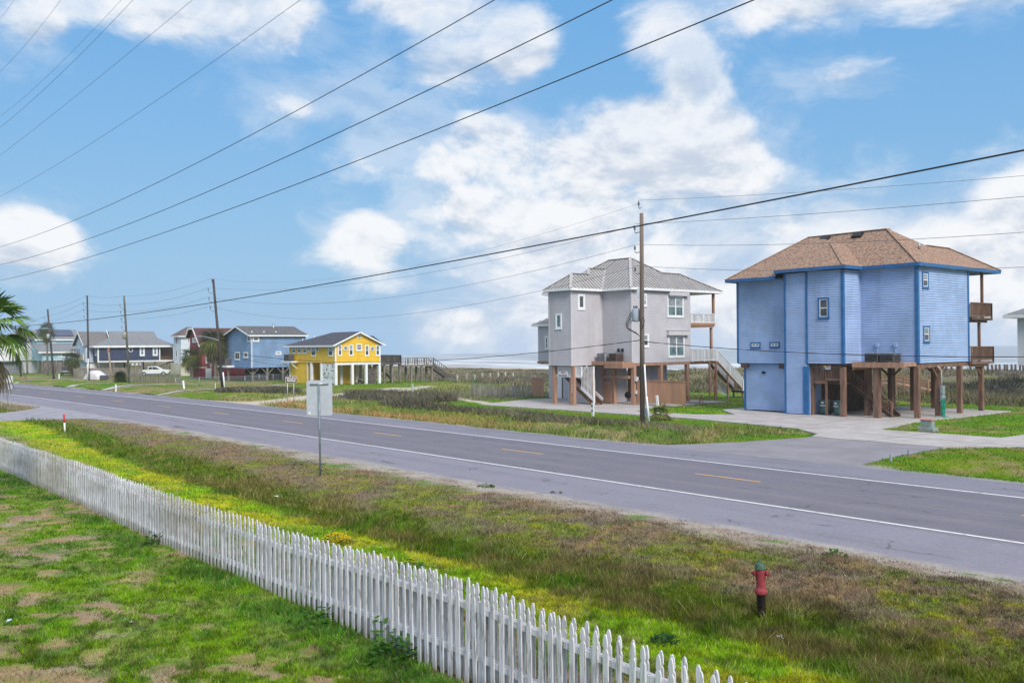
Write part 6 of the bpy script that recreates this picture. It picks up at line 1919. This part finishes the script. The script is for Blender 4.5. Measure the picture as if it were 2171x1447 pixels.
wire('short thin wire near the top left corner', NEAR, W1([(0, 300), (130, 160), (255, 0)]), .0075, (-50, 12))
wire('shortest wire cutting the top left corner', NEAR, W1([(0, 82), (30, 42), (60, 0)]), .0075, (-50, 10))
wire('long heavy cable sweeping from the right edge past the transformer pole to the far poles', NEAR, W1([(200, 1355), (540, 1315), (900, 1270), (1200, 1213), (1700, 1117), (2171, 1043)]) + W2([(355, 994), (700, 915), (1100, 845), (1600, 745), (2170, 620)]), .0125, (-95, 12), WIRE)
FAR = 45.6
wire('top wire from the transformer pole to the right edge', FAR, W2([(560, 838), (1300, 800), (2170, 735)]), .010, (-41, 26))
wire('second wire from the transformer pole to the right edge', FAR, W2([(545, 937), (1300, 893), (2170, 822)]), .013, (-41, 26))
wire('third wire from the transformer pole to the right edge', FAR, W2([(545, 1022), (1100, 1024), (1700, 1000), (2170, 972)]), .013, (-41, 26))
wire('fourth wire crossing the blue roof from the transformer pole to the right edge', FAR, W2([(545, 1112), (1100, 1132), (1600, 1133), (2170, 1117)]), .013, (-41, 26))
wire('black cable crossing the blue house below its windows', FAR, [(1358, 722), (1450, 733), (1700, 747), (1950, 754), (2171, 757)], .024, (-41, 26), WIRE)
wire('top wire from the transformer pole to the streetlight pole', FAR, [(1354, 427), (1220, 484), (1071, 514), (800, 575), (600, 600), (449.5, 590)], .007)
wire('second wire from the transformer pole to the streetlight pole', FAR, [(1345, 478), (1071, 545), (912, 581), (709, 605), (583, 612), (441.5, 610)], .011)
wire('third wire from the transformer pole to the streetlight pole', FAR, [(1345, 520), (1100, 580), (811, 634), (633, 643), (443, 630)], .012)
wire('fourth wire from the transformer pole to the streetlight pole', FAR, [(1346, 566), (1100, 624), (861, 668), (659, 675), (446, 649)], .012)
wire('black cable from the transformer pole sagging past the yellow house', FAR, [(1358, 722), (1130, 745), (960, 763), (760, 768), (610, 761), (467, 743)], .026, None, WIRE)
wire('thin service wire from the streetlight pole to the yellow house', 53.0, [(468, 746), (530, 764), (616, 774)], .02, None, WIRE)
for la, (xa_, ya_), (xb__, yb__), r_w in [('top wire of the span between the streetlight and greenish poles', (449.5, 590), (262.5, 627), .012), ('second wire of the span between the streetlight and greenish poles', (441.5, 610), (254.5, 645), .014), ('third wire of the span between the streetlight and greenish poles', (443, 629), (256, 659), .014), ('fourth wire of the span between the streetlight and greenish poles', (446, 648), (257, 674), .014),
                                    ('top wire of the span between the greenish and straight poles', (262.5, 627), (183.5, 626), .016), ('second wire of the span between the greenish and straight poles', (254.5, 645), (177, 641), .016), ('third wire of the span between the greenish and straight poles', (256, 659), (177.5, 655), .016),
                                    ('top wire of the span between the straight and black poles', (183.5, 626), (100.5, 655), .016), ('second wire of the span between the straight and black poles', (177, 641), (93.5, 671), .016), ('third wire of the span between the straight and black poles', (177.5, 655), (94, 683), .016),
                                    ('wire running left from the black pole behind the near palm', (93.5, 671), (-60, 712), .018)]:
    wire(la, 44.8, [(xa_, ya_), ((xa_ + xb__) / 2, (ya_ + yb__) / 2 + (9 if xa_ - xb__ > 100 else 4)), (xb__, yb__)], r_w)

# ------------------------------------------------------------------ palms and plants
LEAF = vcol_mat('palm_leaf', .5, .18, .06, 3.0)
TRUNK = mat('palm_trunk', (.145, .125, .105), .9, .25, 3, .6, (1, 1, 3.5), bscale=9)


class Tri:
    def __init__(s): s.v, s.f, s.c = [], [], []

    def quad(s, a, b, c, d, col):
        n = len(s.v); s.v += [a, b, c, d]; s.f.append((n, n + 1, n + 2, n + 3)); s.c += [col] * 4

    def build(s, name, ma, parent):
        off = base_of(parent)
        o = npmesh(name, np.array([(p[0], p[1], p[2]) for p in s.v]) - np.array(off)[None], np.array(s.f), ma, np.array(s.c))
        o.parent = parent
        return o


def frond(T, base, d, L, R, col, r, nl=18, droop=.35, spread=1.9, tipcol=None):
    """fan leaf: bare stalk, then leaflets radiating from its end"""
    d = d.normalized(); up = Vector((0, 0, 1))
    side = d.cross(up)
    if side.length < .05: side = Vector((1, 0, 0))
    side.normalize(); nrm = side.cross(d).normalized()
    hub = base + d * L + Vector((0, 0, -droop * L * .35))
    w = .018
    T.quad(base - side * w, base + side * w, hub + side * w * .7, hub - side * w * .7, (col[0] * 1.1, col[1] * 1.0, col[2]))
    dd = (hub - base).normalized(); dd = (dd + Vector((0, 0, -droop * .5))).normalized()
    nrm = side.cross(dd).normalized()
    for k in range(nl):
        a = spread * (k / (nl - 1) - .5) * 2 * .9 + r.uniform(-.04, .04)
        ld = (dd * math.cos(a) + side * math.sin(a)).normalized()
        rl_ = R * (1 - .22 * abs(a) / spread) * r.uniform(.88, 1.08)
        pw = (side * math.cos(a) - dd * math.sin(a)).normalized() * (.020 + .026 * R)
        fold = nrm * .02 * (1 if k % 2 else -1)
        m1 = hub + ld * rl_ * .55 + Vector((0, 0, -droop * rl_ * .16)) + fold
        tp = hub + ld * rl_ * .96 + Vector((0, 0, -droop * rl_ * (.62 + r.uniform(-.1, .25))))
        j = r.uniform(.75, 1.3)
        c0 = tuple(x * j for x in col)
        ct = c0 if tipcol is None else tuple(x * j for x in tipcol)
        T.quad(hub - pw * .35, hub + pw * .35, m1 + pw, m1 - pw, c0)
        T.quad(m1 - pw, m1 + pw, tp + pw * .1, tp - pw * .1, ct)


def palm(label, x, y, h, R, nf, lean=(0, 0), seed=1, skirt=.3, L=.75, nl=14, tr=.17, name='palm_tree', crown_only=False, z0=None, green=(.07, .105, .042), spreadz=(.95, -.55)):
    r = random.Random(seed)
    z0 = float(H(x, y)) if z0 is None else z0
    a = thing(name, label, 'palm tree', (x, y, z0))
    pts, rad = [], []
    for k in range(9):
        t = k / 8
        pts.append((x + lean[0] * t * t, y + lean[1] * t * t, z0 - .2 + (h + .2) * t)); rad.append(tr * (1.25 - .35 * t) * (1 + .08 * r.uniform(-1, 1)))
    if not crown_only: MB().tube(pts, rad, 10).build('trunk', TRUNK, a)
    top = Vector(pts[-1])
    T = Tri(); Dd = Tri()
    for k in range(nf):
        t = k / nf
        az = k * 2.39996 + r.uniform(-.2, .2)
        el = spreadz[0] + (spreadz[1] - spreadz[0]) * t + r.uniform(-.18, .18)
        d = Vector((math.cos(az) * math.cos(el), math.sin(az) * math.cos(el), math.sin(el)))
        j = r.uniform(.7, 1.35); g_ = tuple(c * j for c in green)
        if r.random() < .2: g_ = (.12 * j, .145 * j, .04)
        frond(T, top + Vector((0, 0, -.18 * t)), d, L * r.uniform(.75, 1.15), R * r.uniform(.82, 1.12), g_, r, nl, .28 + .5 * t, tipcol=(g_[0] * 1.25 + .01, g_[1] * 1.1, g_[2] * 1.2))
    nd = int(nf * skirt)
    for k in range(nd):
        az = r.uniform(0, 6.283); el = r.uniform(-1.35, -.7)
        d = Vector((math.cos(az) * math.cos(el), math.sin(az) * math.cos(el), math.sin(el)))
        j = r.uniform(.6, 1.3)
        frond(Dd, top + Vector((0, 0, -.25 - .25 * r.random())), d, L * .8, R * .8, (.17 * j, .14 * j, .10 * j), r, max(7, nl // 2), 1.0, 1.0)
    T.build('crown', LEAF, a)
    if nd: Dd.build('dead_fronds', LEAF, a)
    return a


g_ = lambda px, py: onZ(px, py)
q = CP + ray(-28, 682) * 31.0
pn_ = palm('large fan palm at the left edge with bright green and dry drooping fronds', q[0], q[1], float(q[2]) - float(H(q[0], q[1])) - .1, 1.0, 20, (.1, .1), 5, .35, .85, 22, .22, green=(.085, .17, .028))
q = g_(407, 803); palm('shorter palm in front of the red house, left of the tall one', q[0] , q[1], 3.9, 1.5, 54, (-.9, .1), 3, .25, 1.0, 12, .26)
q = g_(457, 806); palm('tall bushy palm touching the leaning streetlight pole before the red house', q[0], q[1], 6.4, 1.95, 70, (-.5, -.1), 8, .35, 1.35, 13, .24)
q = g_(465, 806); palm('second trunk palm close behind the tall bushy one before the red house', q[0] - 1.5, q[1] + 1.0, 5.2, 1.6, 50, (.2, .3), 18, .3, .9, 12)
q = g_(152, 799); palm('low bushy palm left of the weathered board fence', q[0], q[1], 3.6, 1.5, 46, (.2, 0), 12, .5, .8, 12)
q = g_(101, 795); palm('tall palm with hanging dead fronds left of the black pole', q[0], q[1], 9.3, 1.35, 42, (-.6, 0), 22, .8, .9, 12)
q = g_(58, 793); palm('pale slender palm with a leaning trunk half hidden by the near palm', q[0], q[1], 9.3, 1.2, 36, (-1.6, -.4), 27, .9, .8, 12)
q = onZ(1401, 893, -.1); palm('young stemless fan palm in the ditch weeds beside the transformer pole', q[0], q[1], .42, .62, 26, (0, 0), 31, .4, .45, 14, .1, green=(.16, .20, .05), spreadz=(1.25, .05))
q = g_(255, 810); palm('dark round sago like shrub before the weathered fence below the navy house', q[0], q[1], .8, 1.05, 60, (0, 0), 41, .1, .5, 12, .2, 'shrub', green=(.022, .045, .016), spreadz=(1.3, -.5))
bpy.data.objects['shrub']['category'] = 'shrub'
# dead palm stump pole
q = g_(237, 803)
ds = thing('palm_snag', 'bare dead palm trunk with a reddish stub, leaning before the navy house', 'dead tree', (q[0], q[1], 0))
tq = onY(230, 744, q[1]); MB().tube([(q[0], q[1], -.2), (q[0] * .5 + tq[0] * .5, q[1], tq[2] * .5), (tq[0], q[1], tq[2])], [.24, .16, .17], 9).build('trunk', mat('bleached_trunk', (.27, .225, .175), .9, .2, 3, .4), ds)
MB().lathe((tq[0], q[1], tq[2] - .1), [(.16, -.2), (.27, .1), (.25, .4), (.1, .6), (.001, .65)], 9).build('stub', mat('reddish_fibre', (.28, .12, .08), .95, .3, 6, .5), ds)


def leafy(name, label, x, y, n, rad, hgt, lw, col, seed, flowers=0, cat='plant'):
    r = random.Random(seed); z0 = float(H(x, y))
    a = thing(name, label, cat, (x, y, z0)); T = Tri(); F_ = Tri(); St = MB()
    for k in range(n):
        ang = r.uniform(0, 6.283); rr__ = rad * math.sqrt(r.random()); z = hgt * (1 - (rr__ / rad) ** 2) * r.uniform(.25, 1.1)
        p = Vector((x + rr__ * math.cos(ang), y + rr__ * math.sin(ang), z0 + z + .02))
        d = Vector((math.cos(ang + r.uniform(-1, 1)), math.sin(ang + r.uniform(-1, 1)), r.uniform(-.3, .6))).normalized()
        s_ = d.cross(Vector((r.uniform(-.3, .3), r.uniform(-.3, .3), 1))).normalized() * lw * .45
        j = r.uniform(.6, 1.5); c_ = tuple(v * j for v in col)
        L_ = lw * r.uniform(.8, 1.5)
        T.quad(p, p + d * L_ * .45 - s_, p + d * L_, p + d * L_ * .45 + s_, c_)
        if k % 14 == 0: St.tube([(x + rr__ * .4 * math.cos(ang), y + rr__ * .4 * math.sin(ang), z0), tuple(p)], .004, 5)
    for k in range(flowers):
        ang = r.uniform(0, 6.283); rr__ = rad * math.sqrt(r.random()); z = hgt * (1.08 - .75 * (rr__ / rad) ** 2)
        p = Vector((x + rr__ * math.cos(ang), y + rr__ * math.sin(ang), z0 + z))
        for t in range(5):
            u_ = Vector((math.cos(t * 1.257), math.sin(t * 1.257), .25)); v_ = Vector((-u_.y, u_.x, 0)) * .014
            F_.quad(p, p + u_ * .02 - v_, p + u_ * .042, p + u_ * .02 + v_, (.75, .52, .02))
    T.build('leaves', GRASS_MAT, a)
    if St.v: St.build('stem', bpy.data.materials['dark_green_plastic'], a)
    if flowers: F_.build('flowers', GRASS_MAT, a)
    return a


q = onZ(815, 1400); leafy('weed_clump', 'leafy green weed clump growing against the near side of the picket fence', q[0], 8.30, 130, .42, .42, .12, (.05, .13, .02), 2)
q = onZ(830, 1372); leafy('weed_clump', 'tall leafy sprig climbing the pickets above the weed clump', q[0], 8.42, 40, .2, .75, .10, (.06, .15, .025), 3)
q = onZ(677, 1318); leafy('weed_clump', 'dense dark green weeds at the foot of the fence, below the wide picket', q[0], 8.25, 110, .5, .28, .10, (.05, .135, .02), 4)
q = onZ(345, 1150); leafy('weed_clump', 'small dark sprig at the fence foot left of centre', q[0], 8.4, 45, .25, .4, .10, (.04, .085, .02), 5)
q = onZ(697, 1152); leafy('flower_clump', 'clump of yellow flowers just beyond the picket fence', q[0], q[1] + .2, 120, .42, .26, .07, (.05, .11, .02), 6, 130, 'flowers')
q = onZ(1407, 1362); leafy('weed_clump', 'dark green tuft on the bare strip beyond the fence, left of the hydrant', q[0], q[1], 90, .22, .16, .09, (.03, .08, .02), 7)
q = onZ(872, 1205); leafy('weed_clump', 'low dark weed patch beyond the fence near the single yellow bloom', q[0], q[1], 90, .35, .14, .08, (.04, .10, .02), 8)
q = onZ(871, 1190); leafy('flower_clump', 'single small yellow bloom beyond the picket fence', q[0], q[1], 12, .1, .14, .06, (.05, .11, .02), 9, 7, 'flowers')
for k_, (px, py, nm) in enumerate([(1030, 1030, 'small green tuft at the highway edge, left of centre'), (1180, 1046, 'small green tuft at the highway edge, right of centre'), (1770, 1178, 'small grey green tuft on the grit at the highway edge, right of the hydrant'), (905, 1265, 'pale green rosette beyond the fence in the dull strip')]):
    q = onZ(px, py); leafy('weed_clump', nm, q[0], q[1], 60, .28, .10, .09, (.07, .14, .03), 20 + k_)
# long arching reeds by the ditch at right
rd = thing('reed_clump', 'long arching grass blades at the lower right ditch edge', 'plant', tuple(onZ(1920, 1420)[:2]) + (0,))
T = Tri(); r = random.Random(9); q = onZ(1905, 1432)
for k in range(46):
    a_ = r.uniform(0, 6.283); L_ = r.uniform(.5, 1.1); bx_, by_ = q[0] + r.uniform(-.5, .5), q[1] + r.uniform(-.25, .25); zb_ = float(H(bx_, by_)); pr_ = None
    for s_ in range(7):
        t = s_ / 6; p_ = Vector((bx_ + math.cos(a_) * L_ * t * t * .7, by_ + math.sin(a_) * L_ * t * t * .7, zb_ + L_ * (t - .55 * t * t))); w_ = Vector((-math.sin(a_), math.cos(a_), 0)) * .006 * (1 - t * .8)
        if pr_: T.quad(pr_[0] - pr_[1], pr_[0] + pr_[1], p_ + w_, p_ - w_, (.13, .18, .045))
        pr_ = (p_, w_)
T.build('leaves', GRASS_MAT, rd)

# ------------------------------------------------------------------ vehicles
CARW = mat('white_car_paint', (.66, .67, .70), .3, .04, 2, spec=.6)
CARD = mat('dark_car_paint', (.02, .024, .04), .25, .1, 2, spec=.6)
CGL = glass_mat('dark_car_glass', (.018, .02, .024))
TYRE = mat('tyre_rubber', (.018, .018, .02), .8, .2, 4)


def vehicle(name, label, cat, x, y, z, rz, prof, wins, paint, wheels, w=1.9, bed=None, lights=True):
    a = thing(name, label, cat, (0, 0, 0))
    MB().extr(prof, 'y', -w / 2, w / 2).build('body', paint, a, .05)
    for wn in wins:
        for s_ in (-1, 1):
            m_ = MB(); m_.extr(wn, 'y', s_ * (w / 2 - .02), s_ * (w / 2 + .012)); m_.build('side_window', CGL, a, fix=True)
    for wx in wheels:
        for s_ in (-1, 1):
            ar = MB().lathe((wx, s_ * (w / 2 - .02), .40), [(.46, 0), (.46, .045 * s_), (.001, .045 * s_)], 20, 'y'); ar.build('wheel_arch', TYRE, a, fix=True)
            wh_ = MB().lathe((wx, s_ * (w / 2 - .05), .38), [(.001, 0), (.38, 0), (.38, .11 * s_), (.001, .11 * s_)], 20, 'y').build('wheel', TYRE, a, fix=True)
            MB().lathe((wx, s_ * (w / 2 + .065), .38), [(.24, 0), (.2, .015 * s_), (.001, .02 * s_)], 14, 'y').build('rim', METAL, wh_, fix=True)
    if bed: MB().box(*bed).build('cargo_bed', TYRE, a)
    if lights:
        x0_, x1_ = min(p_[0] for p_ in prof), max(p_[0] for p_ in prof)
        for s_ in (-1, 1):
            MB().box(x1_ - .06, x1_ + .012, s_ * w * .38 - .16, s_ * w * .38 + .16, .82, .98).build('headlight', GLASSL, a)
            MB().box(x0_ - .012, x0_ + .06, s_ * w * .42 - .09, s_ * w * .42 + .09, .78, 1.12).build('tail_light', RED, a)
    a.location = (x, y, z); a.rotation_euler = (0, 0, rz)
    return a


truck = [(-2.8, .5), (2.55, .5), (2.75, .7), (2.75, 1.02), (2.6, 1.16), (1.35, 1.26), (.45, 1.82), (.3, 1.86), (-.85, 1.86), (-1.0, 1.80), (-1.08, 1.22), (-2.8, 1.22)]
q = (onZ(300, 797) + onZ(357, 797)) / 2
vehicle('pickup_truck', 'white crew cab pickup truck parked behind the grey fence by the navy house', 'truck', q[0], q[1], .0, math.atan2(.87, .55), truck, [[(1.15, 1.30), (.42, 1.72), (-.2, 1.76), (-.2, 1.30)], [(-.28, 1.30), (-.28, 1.76), (-.82, 1.74), (-.92, 1.30)]], CARW, (1.75, -1.75), 1.95, (-2.7, -1.15, -.8, .8, 1.18, 1.235))
suv = [(-2.3, .4), (2.2, .4), (2.35, .65), (2.25, 1.0), (1.2, 1.12), (.55, 1.72), (-1.9, 1.76), (-2.3, 1.2)]
q = onZ(137, 796); vehicle('parked_car', 'dark suv parked under the aqua house beside the low bushy palm', 'car', q[0] - 2, q[1] + 1, .0, -.35, suv, [[(1.0, 1.14), (.5, 1.60), (-.4, 1.63), (-.4, 1.14)], [(-.5, 1.14), (-.5, 1.63), (-1.8, 1.62), (-2.0, 1.2)]], CARD, (1.4, -1.4), 1.85)
q = onZ(203, 805)
cc_ = thing('covered_car', 'car under a white tarpaulin with dark rear, parked on the grass verge', 'car', (q[0], q[1], 0))
T = MB(); ring = [(-2.1, .9, .5), (-1.5, 1.0, 1.0), (-.6, 1.0, 1.5), (.5, 1.0, 1.52), (1.4, .95, 1.05), (2.1, .85, .8)]
n = 12; ca, sa = math.cos(.35), math.sin(.35)
for L_, wv_, hv_ in ring:
    for k in range(n + 1):
        t = math.pi * k / n; u_, v_ = L_, wv_ * np.sign(math.cos(t)) * abs(math.cos(t)) ** .6
        T.v.append((q[0] + u_ * ca - v_ * sa, q[1] + u_ * sa + v_ * ca, .08 + hv_ * abs(math.sin(t)) ** .55))
for i in range(len(ring) - 1):
    for k in range(n): b0 = i * (n + 1) + k; T.f.append((b0, b0 + 1, b0 + n + 2, b0 + n + 1)); T.sm.append(True)
T.f.append(tuple(range(n, -1, -1))); T.f.append(tuple((len(ring) - 1) * (n + 1) + k for k in range(n + 1))); T.sm += [False, False]
T.build('tarpaulin', mat('white_tarpaulin', (.66, .63, .66), .6, .08, 2, .4), cc_, fix=True)
e_ = MB(); c2 = Vector((q[0] + 2.12 * ca, q[1] + 2.12 * sa, .5)); e_.beam(c2 - Vector((.05 * ca, .05 * sa, 0)), c2 + Vector((.25 * ca, .25 * sa, 0)), 1.6, .62); e_.build('bumper', mat('blue_grey_panel', (.085, .10, .14), .5), cc_, .05)

# ------------------------------------------------------------------ yard fences up the road, dune walkover
gp = lambda px, py: tuple(onZ(px, py)[:2])
board_fence('board_fence', 'weathered grey brown board fence below the navy house', gp(156, 801), gp(303, 798), .05, 1.75, WTH, board=.16, cap=False)
board_fence('picket_fence', 'low grey slat fence in front of the white pickup truck', gp(272, 811), gp(385, 812), .05, 1.35, WTH, board=.22, cap=False, gap=.10)
board_fence('picket_fence', 'broken weathered grey picket fence left of the grey house', gp(999, 839), gp(1128, 841), .0, 1.15, mat('silver_grey_wood', (.24, .225, .21), .9, .35, 4, .2, (1, 1, .2)), board=.13, cap=False, jitter=.16, skip=.07, gap=.05)


def wire_fence(label, a, b, h):
    a, b = Vector((a[0], a[1], 0)), Vector((b[0], b[1], 0)); L = (b - a).length; d = (b - a).normalized()
    t = thing('chain_link_fence', label, 'fence', tuple(a))
    pm, wm = MB(), MB()
    n = int(L / 2.6)
    for k in range(n + 1):
        p = a + d * (L * k / n); z = float(H(p.x, p.y)); pm.tube([(p.x, p.y, z - .1), (p.x, p.y, z + h + .05)], .035, 6)
    pm.split('fence_post', METAL, t)
    wm.beam(a + Vector((0, 0, h)), b + Vector((0, 0, h)), .04)
    for k in range(1, 7): wm.beam(a + Vector((0, 0, h * k / 7)), b + Vector((0, 0, h * k / 7)), .014)
    m_ = int(L / .28)
    for k in range(m_): p = a + d * (.28 * k); wm.beam((p.x, p.y, .03), (p.x + d.x * .28, p.y + d.y * .28, h), .014)
    wm.build('mesh', METAL, t)
    return t


wire_fence('chain link fence before the red and steel blue houses', gp(372, 819), gp(566, 813), 1.15)
wire_fence('chain link fence along the yard right of the steel blue house', gp(520, 808), gp(640, 809), 1.1)

wk = thing('dune_walkover', 'light brown wooden dune walkover with rails behind the blue house', 'walkway', (-50, 82, 0))
Yw = 82.0
WK = mat('pale_brown_deck_wood', (.36, .225, .14), .75, .15, 4, .2, (1, 1, .2))
xa_ = float(onY(1836, 812, Yw)[0]); xb_ = float(onY(1905, 812, Yw)[0]); xc_ = float(onY(1968, 822, Yw)[0]); xd_ = float(onY(1812, 825, Yw)[0])
zd_ = float(onY(1870, 816, Yw)[2]); ze_ = float(onY(1966, 830, Yw)[2])
dm = MB()
for yy__ in (Yw, Yw + 1.5):
    for (x0_, z0_), (x1_, z1_) in (((xa_, zd_), (xb_, zd_)), ((xb_, zd_), (xc_, ze_)), ((xd_, zd_ - .5), (xa_, zd_))):
        dm.beam((x0_, yy__, z0_), (x1_, yy__, z1_), .06, .28)
        for hh__ in (.42, .72, 1.0): dm.beam((x0_, yy__, z0_ + hh__), (x1_, yy__, z1_ + hh__), .05, .13 if hh__ < .9 else .09)
    for k in range(9):
        t = k / 8; x_ = xa_ + (xc_ - xa_) * t; z_ = zd_ if x_ < xb_ else zd_ + (ze_ - zd_) * (x_ - xb_) / (xc_ - xb_)
        dm.box(x_ - .05, x_ + .05, yy__ - .06, yy__ + .06, float(H(x_, yy__)) - .2, z_ + 1.0)
dm.build('railing', WK, wk)
fl = MB(); fl.box(xa_, xb_, Yw + .04, Yw + 1.46, zd_ + .06, zd_ + .11)
fl.beam((xb_, Yw + .75, zd_ + .08), (xc_, Yw + .75, ze_ + .08), 1.4, .05); fl.beam((xd_, Yw + .75, zd_ - .42), (xa_, Yw + .75, zd_ + .08), 1.4, .05); fl.build('deck', WK, wk)

# ------------------------------------------------------------------ litter and oddments
def litter(label, px, py, s, col, z=.05):
    q = onZ(px, py); r = random.Random(int(px)); zg = float(H(q[0], q[1])) + z
    m_ = MB(); c0 = Vector((q[0], q[1], zg)); d = Vector((math.cos(px), math.sin(px), .15)); e_ = Vector((-d.y, d.x, .3))
    m_.face([c0 - d * s - e_ * s * .5, c0 + d * s - e_ * s * .6 + Vector((0, 0, s * .5)), c0 + d * s * .8 + e_ * s * .6, c0 - d * s * .9 + e_ * s * .5 + Vector((0, 0, s * .4))])
    m_.face([c0 - d * s * .9 + e_ * s * .5 + Vector((0, 0, s * .4)), c0 + d * s * .8 + e_ * s * .6, c0 + d * s * .5 + e_ * s * 1.2, c0 - d * s * .6 + e_ * s * 1.1])
    tag(m_.build('litter', mat('litter_' + label.split()[0], col, .6, .05)), label, 'litter')


litter('blue and white crumpled scrap on the lawn near the left edge', 20, 1322, .05, (.45, .52, .70))
litter('white paper scrap in the tall ditch grass', 587, 1038, .08, (.8, .78, .8))
litter('pale stick like scrap on the lawn below the fence', 280, 1325, .04, (.40, .34, .28))
litter('cream scrap beside the yellow flowers', 803, 1157, .05, (.75, .72, .65))
litter('grey white plastic scrap near the foot of the hydrant', 1655, 1320, .07, (.66, .66, .68))

# ------------------------------------------------------------------ sea air
hzm = bpy.data.materials.new('haze_air'); hzm.use_nodes = True
t = hzm.node_tree
for n_ in list(t.nodes):
    if n_.type != 'OUTPUT_MATERIAL': t.nodes.remove(n_)
pv = t.nodes.new('ShaderNodeVolumePrincipled')
pv.inputs['Color'].default_value = (.90, .94, 1.0, 1)
pv.inputs['Density'].default_value = .00028
pv.inputs['Anisotropy'].default_value = .2
t.links.new(pv.outputs[0], [n_ for n_ in t.nodes if n_.type == 'OUTPUT_MATERIAL'][0].inputs['Volume'])
hb = MB().box(-720, 140, -80, 1520, -7, 20).build('haze', hzm)
tag(hb, 'thin bright sea haze', 'haze', kind='stuff')
hb.display_type = 'WIRE'
S.cycles.volume_bounces = 3
